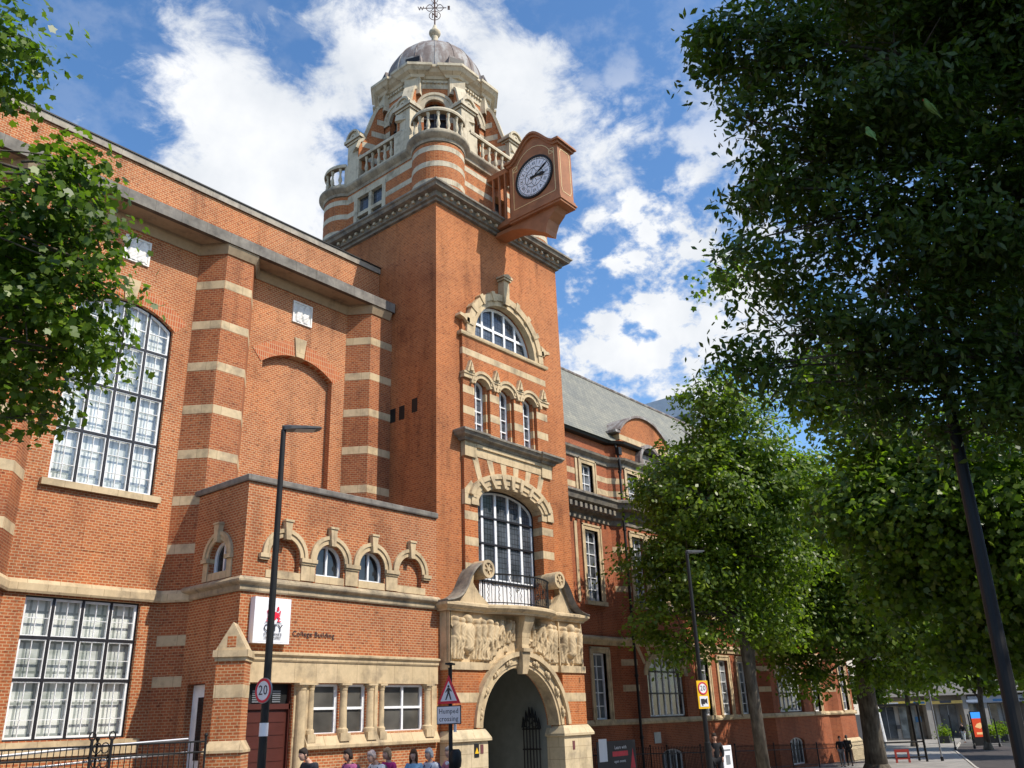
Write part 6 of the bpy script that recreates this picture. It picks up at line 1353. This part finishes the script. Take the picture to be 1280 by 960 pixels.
ped((14.42, 15.1, 0), HL + 0.5, 1.68, 'brown-haired woman in a pale blue cardigan over black', (0.20, 0.36, 0.52), (0.03, 0.03, 0.035), (0.10, 0.045, 0.02), woman=True, sleeve='long', hairlen=0.14, armf=0.8)
ped((14.78, 14.95, 0), HL, 1.68, 'grey-haired woman in a white top with sunglasses and blue strap', (0.72, 0.72, 0.76), (0.10, 0.12, 0.2), (0.50, 0.49, 0.47), woman=True, hairlen=0.02, bag=(0.05, 0.06, 0.16), baglabel='navy backpack on the grey-haired woman')
ped((15.22, 14.75, 0), HL, 1.70, 'grey-haired woman in a rose pink top beside the sign post', (0.66, 0.25, 0.30), (0.2, 0.18, 0.17), (0.33, 0.30, 0.28), woman=True, hairlen=0.02, armf=0.8)
ped((29.3, 15.6, gz(29.3)), PI * 1.2, 1.78, 'person in black standing in shade by the middle lamp column', (0.012, 0.012, 0.014), (0.012, 0.012, 0.014), (0.03, 0.02, 0.015), skin=1, sleeve='long', stride=0.05)
ped((57.6, 22.0, gz(57.6)), PI * 1.1, 1.75, 'person in a dark jacket and grey trousers walking by the wing end', (0.02, 0.02, 0.025), (0.22, 0.22, 0.23), (0.03, 0.02, 0.02), sleeve='long')
ped((58.8, 22.0, gz(58.8)), PI * 0.15, 1.78, 'person in black with a bulky backpack at the wing end', (0.015, 0.015, 0.018), (0.015, 0.015, 0.018), (0.25, 0.2, 0.16), sleeve='long', bag=(0.01, 0.01, 0.012), baglabel='bulky black backpack on the person at the wing end')
ped((94, 24.0, -1.15), PI * 0.9, 1.75, 'distant person in a black top and pale trousers by the shops', (0.015, 0.015, 0.02), (0.55, 0.60, 0.66), (0.02, 0.02, 0.02), sleeve='long')
ped((94.6, 23.3, -1.15), PI * 0.1, 1.75, 'distant person in a navy top sitting against a rail', (0.06, 0.10, 0.18), (0.03, 0.03, 0.05), (0.05, 0.04, 0.03), sleeve='long', lean=-0.2)
ped((100, 20.0, -1.15), PI * 0.4, 1.72, 'distant person in a black top and pink shorts under the trees', (0.03, 0.03, 0.03), (0.6, 0.35, 0.3), (0.1, 0.07, 0.05))
ped((98.6, 20.8, -1.15), PI * 1.3, 1.70, 'distant person in a brown top left of the one in pink shorts', (0.25, 0.12, 0.09), (0.08, 0.08, 0.10), (0.04, 0.03, 0.03))

# ---------------------------------------------------------------- parakeets in the near tree
def bird(loc, d, label, col_):
    t = thing('parakeet', loc, label, 'bird', 'green parakeets in the near tree'); d = Vector(d).normalized(); u = Vector((0, 0, 1)); P = lambda a, b: tuple(Vector(loc) + d * a * 0.7 + u * b * 0.9)
    m = MB(); m.tube([P(-0.20, -0.16), P(-0.10, -0.04), P(-0.05, 0.02), P(0.0, 0.07), P(0.03, 0.12), P(0.04, 0.155), P(0.05, 0.175), P(0.045, 0.195)], [0.006, 0.014, 0.034, 0.042, 0.036, 0.027, 0.026, 0.012], 10); m.make('body', col_, t, True)
    m = MB(); m.tube([P(0.07, 0.172), P(0.088, 0.165), P(0.085, 0.148)], [0.012, 0.008, 0.001], 6); m.make('beak', RED, t)
    s_ = Vector((-d.y, d.x, 0))
    for sg in (-1, 1):
        m = MB(); q = [Vector(P(a, b)) + s_ * sg * w for a, b, w in ((0.02, 0.10, 0.03), (-0.02, 0.05, 0.044), (-0.07, -0.01, 0.038), (-0.13, -0.08, 0.012))]; m.tube(q, [0.012, 0.018, 0.014, 0.003], 6); m.make('wing', col_, t, True)
BG = plain('parakeet_green', (0.15, 0.25, 0.06), 0.7)
bird((11.05, 1.60, 9.72), (-0.5, 0.6, 0.1), 'green parakeet perched high on the right, the upper of two', BG)
bird((10.35, 2.25, 9.22), (0.5, 0.4, 0.1), 'green parakeet lower down, left of the other bird', BG)

# ---------------------------------------------------------------- far end of the street
SHRUBS = []
SHOPB = plain('shop_concrete', (0.30, 0.28, 0.25), 0.8); PALE = plain('pale_render', (0.55, 0.50, 0.42), 0.8); DKG = plain('dark_cladding', (0.05, 0.05, 0.055), 0.5); BLU = plain('shop_blue', (0.05, 0.16, 0.32), 0.5)
t = thing('pale_building', (92, 36, -1.15), 'pale rendered building with dark base beyond the wing end', 'building')
m = MB(); m.box(84, 100, 34.0, 46, 1.6, 12); m.make('wall', PALE, t); m = MB(); m.box(84, 100.1, 33.9, 46, -1.3, 1.59); m.make('base', DKG, t)
for i in range(4):
    for z in (4.2, 7.6): m = MB(); m.box(85.5 + i * 3.6, 87.5 + i * 3.6, 33.9, 34.2, z, z + 1.7); w_ = m.make('window', GL_S, t); m = MB(); m.box(86.45 + i * 3.6, 86.55 + i * 3.6, 33.86, 33.95, z, z + 1.7); m.make('glazing_bar', WHITE, w_)
m = MB(); m.tube([(100.3, 33.5, -1.2), (98.2, 33.2, 5.0)], 0.22, 8); m.make('strut', WHITE, t)
t = thing('shop_parade', (112, 26, -1.15), 'low row of shops with yellow and blue fascias at the far end of the street', 'building')
A_ = Vector((101.5, 34.5, 0)); B_ = Vector((118, 12.0, 0)); fsx = Fr((A_.x, A_.y, 0), (B_.x - A_.x, B_.y - A_.y)); LN = (B_ - A_).length
m = MB(); fsx.box(m, 0, LN, 3.2, 10.5, -10, 0); fsx.box(m, 0, LN, -1.3, 3.2, -10, -1.2)
for u in (0, 5.6, 9.5, 11.5, 16, 20.5, LN - 0.5): fsx.box(m, u, u + 0.55, -1.3, 3.2, -1.2, -0.02)
m.make('wall', SHOPB, t)
for (u0, u1, mt, z0, z1, nm) in ((0.6, 5.6, plain('fascia_yellow', (0.80, 0.58, 0.10), 0.5), 2.35, 2.75, 'fascia'), (6.2, 9.5, plain('fascia_gold', (0.62, 0.42, 0.10), 0.5), 2.35, 2.65, 'fascia'), (10.1, 16.0, plain('fascia_grey', (0.30, 0.31, 0.33), 0.5), 2.3, 3.0, 'fascia'), (16.5, 20.4, plain('fascia_red', (0.55, 0.09, 0.04), 0.5), 2.4, 3.1, 'fascia'), (21, LN - 0.5, BLU, 2.3, 3.0, 'fascia')):
    m = MB(); fsx.box(m, u0, u1, z0, z1, -0.3, 0.12); m.make(nm, mt, t)
for i in range(12):
    u = 0.8 + i * 2.2
    if u + 1.7 < LN: m = MB(); fsx.box(m, u, u + 1.7, -1.0, 2.2, -1.19, -1.1); w_ = m.make('shop_window', glass('shopglass%d' % i, ((0.05, 0.06, 0.07), (0.2, 0.22, 0.22), (0.12, 0.1, 0.08))[i % 3], 0.1), t); m = MB(); fsx.box(m, u + 0.82, u + 0.88, -1.0, 2.2, -1.1, -1.05); m.make('mullion', GREYM, w_)
for i in range(10): m = MB(); fsx.box(m, 1 + i * 2.7, 2.6 + i * 2.7, 5, 6.8, -0.1, 0.02); m.make('window', GL_S, t)
m = MB(); fsx.box(m, 0, LN, 3.21, 3.5, 0.0, 0.5); m.make('canopy', SHOPB, t)
rs = random.Random(5)
for i in range(22):
    u = 0.8 + rs.random() * (LN - 2.4); w = rs.uniform(0.25, 0.8); z = rs.uniform(-1.0, 0.6); m = MB(); fsx.box(m, u, u + w, z, z + rs.uniform(0.4, 1.3), -1.05, -1.0 + 0.02 * rs.random()); m.make('window_poster', [WSIGN, BLU, PALE, DKG, YEL, MATS['notice_red']][i % 6], t)
for i in range(9):
    u = 1.5 + i * 2.8; m = MB(); fsx.box(m, u, u + 1.2, 2.42, 2.66, 0.125, 0.135); m.make('fascia_panel', [WSIGN, BLU, DKG][i % 3], t)
rs = random.Random(9)
for i in range(7):
    x, y = 93 + rs.random() * 9, 18 + rs.random() * 9; tt = thing('planter', (x, y, -1.15), ['dark square planter with a small shrub nearest the screen', 'dark square planter with a low shrub by the shop front', 'dark planter left of the small group of people', 'dark planter beneath the far fascia', 'dark planter close to the seated person', 'dark planter at the back of the paved area', 'dark planter near the right-hand tree'][i], 'planter', 'planters before the shops')
    m = MB(); m.box(x - 0.5, x + 0.5, y - 0.5, y + 0.5, -1.15, -0.55); m.make('box', DKG, tt); P_ = np.random.default_rng(i).normal(size=(500, 3)) * np.array([0.35, 0.35, 0.3]) + np.array([x, y, -0.2]); A_2 = np.random.default_rng(i + 9).normal(size=(500, 3)); A_2 /= np.linalg.norm(A_2, axis=1)[:, None]; B_2 = np.cross(A_2, np.array([0.3, 0.2, 0.93])); B_2 /= np.linalg.norm(B_2, axis=1)[:, None]
    SHRUBS.append((P_, B_2, A_2, tt))
t = thing('office_block', (99, 53, 0), 'pale grey office tower peeping above the slate roof', 'building'); m = MB(); m.box(94.5, 104, 48, 58, -1, 41.0); m.make('wall', plain('office_panel', (0.50, 0.54, 0.58), 0.5), t)
for i in range(12): m = MB(); m.box(94.45, 104.05, 47.95, 58.05, 2.5 + i * 3.1, 4.0 + i * 3.1); m.make('window_band', GL_S, t)
# glowing street advertisement
t = thing('advertising_screen', (90, 17.5, -1.15), 'lit advertising screen with blue top and red picture near the shops', 'billboard'); fa = Fr((87.3, 20.9, 0), (0.62, -0.78))
def emit(name, c, s_): 
    m = Mat(name, c, 0.4); m.b.inputs['Emission Color'].default_value = (*c, 1); m.b.inputs['Emission Strength'].default_value = s_; return m.m
m = MB(); fa.box(m, -0.62, 0.62, -1.15, 1.62, -0.12, 0.0); m.make('frame', BLACK, t); m = MB(); fa.box(m, -0.55, 0.55, 1.05, 1.55, 0.0, 0.02); m.make('blue_panel', emit('screen_blue', (0.04, 0.26, 0.75), 0.7), t)
m = MB(); fa.box(m, -0.55, 0.55, -0.45, 1.045, 0.0, 0.02); m.make('red_panel', emit('screen_red', (0.55, 0.06, 0.02), 0.45), t)
m = MB(); fa.prism(m, [(-0.4, 0.35), (0.05, 0.2), (0.35, 0.5), (0.12, 0.7), (-0.2, 0.6)], 0.02, 0.03); fa.box(m, -0.35, 0.4, -0.25, -0.08, 0.02, 0.03); m.make('picture', emit('screen_pale', (0.75, 0.45, 0.2), 0.45), t)
# cycle shelter frame, posts, bollard, bin, bench
def gzp(x, y): return (x, y, gz(x))
t = thing('shelter_frame', gzp(62.5, 19.5), 'open black metal shelter frame with a red cycle barrier inside', 'shelter'); g = -1.15
m = MB()
for x, y in ((61.8, 20.9), (63.4, 18.7), (62.9, 21.7), (64.5, 19.5)): m.box(x - 0.06, x + 0.06, y - 0.06, y + 0.06, g, g + 3.4)
m.make('post', BLACK, t, split=True)
m = MB(); m.add([(61.6, 21.0, g + 3.4), (63.3, 18.5, g + 3.4), (64.7, 19.4, g + 3.4), (63.0, 21.9, g + 3.4), (61.6, 21.0, g + 3.55), (63.3, 18.5, g + 3.55), (64.7, 19.4, g + 3.55), (63.0, 21.9, g + 3.55)], [(0, 3, 2, 1), (4, 5, 6, 7), (0, 1, 5, 4), (1, 2, 6, 5), (2, 3, 7, 6), (3, 0, 4, 7)]); m.make('roof', BLACK, t)
m = MB(); m.tube([(61.8, 20.9, g + 1.2), (63.4, 18.7, g + 1.2)], 0.05, 6); m.tube([(61.8, 20.9, g + 0.3), (63.4, 18.7, g + 0.3)], 0.05, 6); m.make('rail', BLACK, t)
t = thing('red_barrier', gzp(62.0, 19.6), 'small red traffic barrier standing beneath the black shelter frame', 'barrier'); m = MB()
fr_ = Fr((61.9, 20.2, 0), (0.55, -0.83))
for a, b, c, d_ in ((0, 0.9, g + 0.62, g + 0.8), (0, 0.12, g, g + 0.62), (0.78, 0.9, g, g + 0.62), (0, 0.9, g + 0.2, g + 0.28)): fr_.box(m, a, b, c, d_, 0, 0.08)
m.make('board', plain('barrier_red', (0.35, 0.04, 0.03), 0.5), t)
for i, (x, y, h, lb) in enumerate(((64.2, 18.0, 5.6, 'tall thin grey post right of the shelter frame'), (79.0, 21.0, 2.6, 'short dark post left of the advertising screen'), (81.5, 20.2, 2.6, 'short dark post directly before the advertising screen'), (84.5, 19.0, 2.2, 'short dark post under the trees, right of the screen'))):
    t = thing('sign_post', gzp(x, y), lb, 'post', 'posts along the far pavement'); m = MB(); m.tube([(x, y, gz(x)), (x, y, gz(x) + h)], 0.055, 8); m.make('post', GREYM if i == 0 else BLACK, t)
    m = MB(); m.tube([(x, y, gz(x)), (x, y, gz(x) + 0.25)], 0.10, 8); m.make('post_foot', BLACK, t)
t = thing('stone_ball', gzp(80.5, 27.3), 'grey stone ball bollard beyond the big plane trunk', 'bollard'); m = MB(); m.sphere((80.5, 27.3, g + 0.42), 0.48, 16, 12); m.make('ball', SHOPB, t, True); m = MB(); m.tube([(80.5, 27.3, g), (80.5, 27.3, g + 0.12)], 0.35, 14); m.make('foot', SHOPB, t)
t = thing('litter_bin', gzp(82.5, 28.6), 'dark litter bin behind the stone ball', 'bin'); m = MB(); m.rev([(0.01, g), (0.5, g), (0.55, g + 1.2), (0.45, g + 1.25)], (82.5, 28.6), 14); m.make('body', DKG, t); m = MB(); m.rev([(0.55, g + 1.3), (0.55, g + 1.42), (0.01, g + 1.5)], (82.5, 28.6), 14); m.make('lid', BLACK, t)
# building across the street, behind the camera, seen only as reflections
OPP = thing('opposite_building', (20, -14, 0), 'pale rendered terrace with dark windows on the near side of the street', 'building'); fo = Fr((75, -17, 0), (-1, 0)); m = MB()
hs = [rect(2 + 4 * i, 3.6 + 4 * i, z, z + 2.0) for i in range(30) for z in (1.2, 4.8, 8.4)]
fo.wall(m, rect(0, 130, -1, 12), hs, rev=0.3); m.box(-55, 75, -28, -17.31, -1, 12); m.make('wall', PALE, OPP)
m = MB(); fo.wall(m, rect(0, 130, -1, 12), d=-0.28); m.make('pane', GL_D, OPP)

# ---------------------------------------------------------------- trees
def leafmesh(name, P, U, V_, size, shape, mat, parent):
    n = len(P)
    if shape == 'palm':
        k = []
        for i, (a, r_) in enumerate([(-150, .38), (-112, .62), (-84, .52), (-52, .88), (-26, .66), (0, 1.0), (26, .66), (52, .88), (84, .52), (112, .62), (150, .38)]): k.append((r_ * math.sin(R(a)), r_ * math.cos(R(a))))
    elif shape == 'lance': k = [(0, -0.9), (0.40, -0.15), (0.28, 0.4), (0, 1.0), (-0.28, 0.4), (-0.40, -0.15)]
    else: k = [(0, -0.8), (0.55, -0.15), (0.42, 0.5), (0, 1.0), (-0.42, 0.5), (-0.55, -0.15)]
    k = np.array(k); m_ = len(k); W_ = np.cross(U, V_)
    bend = -0.25 * (k[:, 0] ** 2)[None, :, None] * W_[:, None, :]
    vv = P[:, None, :] + size[:, None, None] * (k[None, :, 0:1] * U[:, None, :] + k[None, :, 1:2] * V_[:, None, :] + bend)
    me = bpy.data.meshes.new(name); me.vertices.add(n * m_); me.vertices.foreach_set('co', vv.reshape(-1).astype(np.float32)); me.loops.add(n * m_); me.loops.foreach_set('vertex_index', np.arange(n * m_, dtype=np.int32))
    me.polygons.add(n); me.polygons.foreach_set('loop_start', np.arange(0, n * m_, m_, dtype=np.int32)); me.polygons.foreach_set('loop_total', np.full(n, m_, dtype=np.int32)); me.update(calc_edges=True); me.validate(); me.materials.append(mat); return link(name, me, parent)
def crown(parent, lobes, n, size, mat, shape, seed, clump=0.32, per=55, droop=0.35, hollow=0.5, twigs=True):
    rg = np.random.default_rng(seed); L_ = np.array(lobes); vol = L_[:, 3] ** 2.4; w = vol / vol.sum(); K = max(8, n // per)
    li = rg.choice(len(L_), K, p=w); d_ = rg.normal(size=(K, 3)); d_ /= np.linalg.norm(d_, axis=1)[:, None]; rr = (hollow + (1 - hollow) * rg.random(K) ** 0.7) * L_[li, 3] * (0.85 + 0.35 * rg.random(K))
    C_ = L_[li, :3] + d_ * rr[:, None] * np.array([1, 1, 0.9]); cs_ = clump * (0.6 + 0.9 * rg.random(K))
    ci = rg.integers(0, K, n); off = np.clip(rg.normal(size=(n, 3)), -1.7, 1.7) * np.array([1, 1, 0.55]) * cs_[ci][:, None]; P = C_[ci] + off; P[:, 2] -= droop * (off[:, 0] ** 2 + off[:, 1] ** 2) / (cs_[ci] * 2 + 0.1)
    N_ = rg.normal(size=(n, 3)) * 0.55 + np.array([0, -0.15, 0.6]) + d_[ci] * 0.75; N_ /= np.linalg.norm(N_, axis=1)[:, None]
    A = rg.normal(size=(n, 3)) + np.array([0, 0, -0.6]); A -= (A * N_).sum(1)[:, None] * N_; A /= np.linalg.norm(A, axis=1)[:, None]; B = np.cross(A, N_)
    leafmesh('crown', P, B, A, size * (0.6 + 0.6 * rg.random(n)), shape, mat, parent)
    return C_
def tree(name, label, base, trunk, lobes, n, size, mat, shape, seed, group, clump=0.32, per=55, hollow=0.5, branch=0.05, sub=2, droop=0.35):
    t = thing(name, base, label, 'tree', group); m = MB(); m.tube([p[:3] for p in trunk], [p[3] for p in trunk], 14)
    for p in trunk[:1]: m.tube([(p[0], p[1], p[2] - 0.3), (p[0], p[1], p[2] + 0.02), (p[0], p[1], p[2] + 0.5)], [p[3] * 1.7, p[3] * 1.45, p[3] * 0.98], 14)
    m.make('trunk', BARK, t, True); C_ = crown(t, lobes, n, size, mat, shape, seed, clump, per, droop, hollow)
    rg = random.Random(seed); b = MB(); top = Vector(trunk[-1][:3]); st_ = [Vector(p[:3]) for p in trunk[len(trunk) // 2:]]
    for (x, y, z, r_) in lobes:
        c = Vector((x, y, z)); s_ = min(st_, key=lambda q: (q - c).length + max(0, q.z - c.z) * 1.5); mid = s_.lerp(c, 0.5) + Vector((rg.uniform(-.3, .3), rg.uniform(-.3, .3), 0.12 * (c - s_).length * rg.random()))
        q1 = s_.lerp(mid, 0.5) + Vector((rg.uniform(-.15, .15),) * 3); e0 = branch * (0.5 + r_ * 0.5); b.tube([s_, q1, mid, mid.lerp(c, 0.55) + Vector((rg.uniform(-.2, .2), rg.uniform(-.2, .2), rg.uniform(-.1, .2))), c], [e0 * 1.3, e0 * 1.1, e0 * 0.8, e0 * 0.55, e0 * 0.3], 7)
        for _ in range(int(sub + r_ * 2)):
            a = Vector((rg.gauss(0, 1), rg.gauss(0, 1), rg.gauss(0.1, 0.7))).normalized(); s2 = mid.lerp(c, rg.random()); e = c + a * r_ * 0.95; b.tube([s2, s2.lerp(e, 0.5) + Vector((0, 0, 0.08 * r_)), e], [e0 * 0.5, e0 * 0.3, e0 * 0.1], 5)
    b.make('limbs', BARK, t, True); return t
T1 = [(3.0, 9.75, 7.87, 0.95), (3.32, 9.1, 7.74, 0.5), (3.47, 9.83, 6.82, 0.85), (3.48, 10.57, 6.13, 0.65), (3.16, 9.0, 8.21, 0.38), (2.29, 11.01, 7.22, 1.75), (3.55, 9.01, 7.17, 0.36), (3.7, 9.67, 6.34, 0.45), (2.39, 9.29, 9.82, 0.42), (2.05, 10.0, 9.87, 0.75), (3.7, 10.39, 5.73, 0.28), (0.81, 12.17, 9.62, 1.6)]
T2 = [(10.53, 3.42, 11.55, 0.95), (11.65, 2.5, 10.83, 1.5), (12.88, 1.24, 11.81, 1.6), (11.28, 3.49, 9.96, 1.1), (12.55, 2.54, 9.0, 1.5), (12.88, 1.28, 9.02, 1.5), (11.26, 3.99, 8.36, 0.75), (12.18, 3.51, 7.6, 1.0), (11.3, 4.41, 7.33, 0.5), (13.2, 2.51, 7.21, 1.1), (13.8, 1.72, 6.51, 1.2), (13.0, 3.51, 6.54, 0.55), (13.75, 2.9, 6.05, 0.5), (14.25, -0.02, 9.8, 2.2), (11.55, 1.68, 13.73, 2.2), (13.24, -0.18, 13.41, 2.5), (9.96, 3.83, 11.73, 0.38), (10.02, 4.06, 11.23, 0.25), (10.45, 3.99, 10.49, 0.42), (10.7, 4.12, 9.53, 0.45), (10.95, 4.29, 8.75, 0.35), (11.16, 4.98, 6.95, 0.35), (11.76, 4.41, 6.7, 0.5), (13.61, 1.66, 13.81, 1.5), (15.76, 2.05, 8.96, 1.5), (15.19, 0.58, 6.98, 1.5)]
T3 = [(32.18, 15.77, 15.19, 1.2), (32.79, 15.65, 14.2, 1.56), (32.06, 16.4, 12.77, 1.38), (33.75, 14.9, 13.52, 1.92), (31.66, 18.13, 10.76, 1.14), (32.27, 16.4, 10.71, 2.28), (34.92, 15.1, 10.91, 2.28), (31.93, 19.26, 8.4, 1.2), (32.53, 17.61, 8.24, 1.92), (34.62, 16.09, 8.25, 1.92), (32.6, 19.44, 6.13, 1.32), (33.79, 17.46, 6.02, 1.56), (35.52, 13.99, 11.52, 1.8), (36.44, 14.67, 8.61, 1.68), (33.49, 18.96, 4.83, 0.96), (36.58, 16.28, 5.74, 1.44), (33.31, 18.4, 11.99, 1.8), (36.36, 17.87, 10.16, 2.16)]
T4 = [(44.04, 14.93, 9.14, 2.2), (46.44, 13.18, 9.98, 2.6), (44.35, 16.37, 6.18, 1.9), (46.06, 14.13, 6.46, 2.4), (47.51, 12.19, 6.75, 2.3), (48.67, 10.79, 9.48, 2.5), (43.37, 15.88, 11.64, 2.2), (47.93, 11.55, 12.44, 2.6), (45.55, 13.89, 13.33, 2.3), (46.27, 15.47, 3.87, 1.0), (47.61, 13.43, 4.54, 1.4), (44.14, 18.69, 5.59, 1.6), (44.24, 18.51, 8.4, 1.8), (44.3, 18.02, 3.61, 0.9)]
T5 = [(22.33, 7.0, 7.17, 1.2), (22.34, 5.64, 6.62, 1.5), (22.17, 3.9, 7.05, 1.6), (23.57, 6.65, 5.32, 1.2), (23.63, 5.0, 5.12, 1.5), (23.04, 3.72, 5.63, 1.6), (23.43, 5.06, 8.15, 1.4), (23.14, 6.65, 8.88, 1.2), (24.62, 4.61, 3.81, 1.2), (23.95, 8.0, 10.59, 0.8), (21.09, 9.4, 13.95, 0.45), (20.85, 8.86, 14.18, 0.4), (23.74, 3.1, 5.25, 2.0), (24.07, 7.46, 11.23, 1.5), (24.92, 5.98, 3.74, 0.9)]
T6 = [(83.07, 17.78, 7.17, 2.4), (81.37, 19.4, 7.87, 2.2), (82.24, 15.55, 6.95, 2.6), (83.54, 18.74, 4.68, 1.6), (83.46, 21.71, 5.51, 1.5)]
T7 = [(71.5, 12.77, 5.19, 2.6), (72.24, 13.17, 8.56, 2.6), (71.64, 11.33, 7.24, 3.0)]
T8 = [(86.09, 25.1, 5.79, 2.4), (86.56, 26.11, 8.71, 2.8), (88.97, 23.26, 8.58, 2.8), (86.22, 29.46, 3.94, 1.3)]
for P_, B_2, A_2, tt in SHRUBS: leafmesh('shrub', P_, B_2, A_2, np.full(500, 0.10), 'oval', LF_MP, tt)
T2 += [(13.5, -1.0, 15.0, 2.6), (16.5, 1.0, 14.5, 2.8), (12.0, -2.5, 12.5, 2.2), (10.8, 0.2, 14.3, 1.8), (15.5, -2.5, 12.0, 2.6)]  # unseen top lobes added above the view to shade the crown's underside
T4 += [(52.0, 17.5, 8.0, 2.6), (55.0, 17.5, 9.0, 2.6), (53.5, 17.8, 12.0, 2.4), (57.5, 17.0, 7.5, 2.4), (60.5, 17.0, 8.5, 2.4)]  # extra crown mass added to shade the far part of the wing
T9_SHADE = [(36.5, 18.6, 9.5, 1.8), (36.8, 18.6, 12.5, 1.8), (35.5, 18.9, 7.6, 1.3), (35.2, 18.8, 11, 1.4), (38.5, 18.2, 8.0, 2.2), (41.0, 18.4, 9.0, 2.4), (39.5, 18.0, 11.5, 2.3), (42.5, 17.8, 7.0, 2.0), (40.5, 18.5, 13.6, 1.8), (43.5, 18.2, 11.0, 2.2), (37.6, 18.6, 12.0, 1.5)]  # crown of the maple added out of sight to shade the wing wall
GT = 'street trees'
tree('plane_tree', 'plane tree overhanging from the far left edge, its broad leaves across the hall', (-0.4, 10.5, 0), [(-0.4, 10.5, 0, 0.42), (-0.3, 10.5, 3, 0.36), (0.2, 10.4, 5.2, 0.30), (0.6, 10.4, 7.5, 0.22), (0.9, 10.3, 9.5, 0.12)], T1, 26000, 0.070, LF_PL, 'palm', 3, GT, clump=0.20, per=34, hollow=0.30, branch=0.045)
tree('ash_tree', 'huge dark tree overhead at upper right, near the camera, two parakeets in it', (17.0, -1.5, 0), [(17.0, -1.5, -0.14, 0.5), (16.8, -1.3, 3, 0.42), (16.2, -0.8, 6, 0.36), (15.2, 0, 9, 0.28), (14.2, 0.8, 11.5, 0.18)], T2, 240000, 0.080, LF_DK, 'lance', 5, GT, clump=0.24, per=110, hollow=0.3, branch=0.05, sub=3)
tree('maple_tree', 'rounded maple in front of the side wing, pale sunlit crown', (36.7, 17.4, gz(36)), [(36.7, 17.4, gz(36), 0.28), (36.2, 17.2, 3, 0.24), (35.4, 17.0, 6, 0.19), (34.8, 16.6, 9, 0.16), (34.0, 16.2, 12, 0.08)], T3, 46000, 0.118, LF_MP, 'oval', 8, GT, clump=0.36, per=60, hollow=0.45, branch=0.07, sub=4)
tree('maple_tree', 'hidden maple added behind the pale one to shade the wing', (40.9, 19.4, gz(40)), [(40.9, 19.4, gz(40), 0.28), (40.5, 19.3, 3, 0.24), (40.3, 18.8, 7, 0.18), (40.4, 18.3, 11, 0.08)], T9_SHADE, 80000, 0.13, LF_MP, 'oval', 18, GT, clump=0.45, per=60, hollow=0.2, branch=0.07, sub=3)
tree('plane_tree', 'thick-trunked plane tree at the end of the wing', (49.6, 17.2, -1.0), [(49.6, 17.2, -1.0, 0.60), (49.5, 17.1, 1.0, 0.50), (49.3, 17.0, 3, 0.48), (48.8, 16.6, 5, 0.42), (48.0, 15.8, 8, 0.32), (47.5, 15, 11, 0.2)], T4, 95000, 0.15, LF_MP, 'oval', 9, GT, clump=0.5, per=55, hollow=0.4, branch=0.10, sub=3)
tree('plane_tree', 'spreading broad-leaved plane in the right middle ground, behind the leaning lamp', (30.0, 1.0, -0.3), [(30.0, 1.0, -0.3, 0.45), (29.5, 1.4, 3, 0.4), (28.0, 2.4, 5, 0.32), (26.0, 4.0, 7, 0.22), (24.5, 5.2, 8, 0.12)], T5, 52000, 0.12, LF_PL, 'palm', 12, GT, clump=0.34, per=34, hollow=0.3, branch=0.06, sub=3)
tree('young_tree', 'slim young street tree before the shops', (82.4, 19.4, -1.15), [(82.4, 19.4, -1.15, 0.26), (82.3, 19.2, 2.5, 0.2), (82.3, 18.6, 6, 0.12)], T6, 15000, 0.26, LF_MP, 'oval', 14, GT, clump=0.6, per=50, branch=0.05)
tree('young_tree', 'slim dark street tree at the far right edge', (71.6, 13.2, -1.15), [(71.6, 13.2, -1.15, 0.24), (71.6, 13.1, 3, 0.2), (71.7, 12.8, 7, 0.12)], T7, 15000, 0.24, LF_MP, 'oval', 15, GT, clump=0.6, per=50, branch=0.05)
tree('street_tree', 'distant tree between the pale building and the shops', (87.0, 26.5, -1.15), [(87.0, 26.5, -1.15, 0.26), (87, 26.4, 3, 0.2), (87, 26, 7, 0.12)], T8, 16000, 0.26, LF_MP, 'oval', 16, GT, clump=0.6, per=50, branch=0.05)
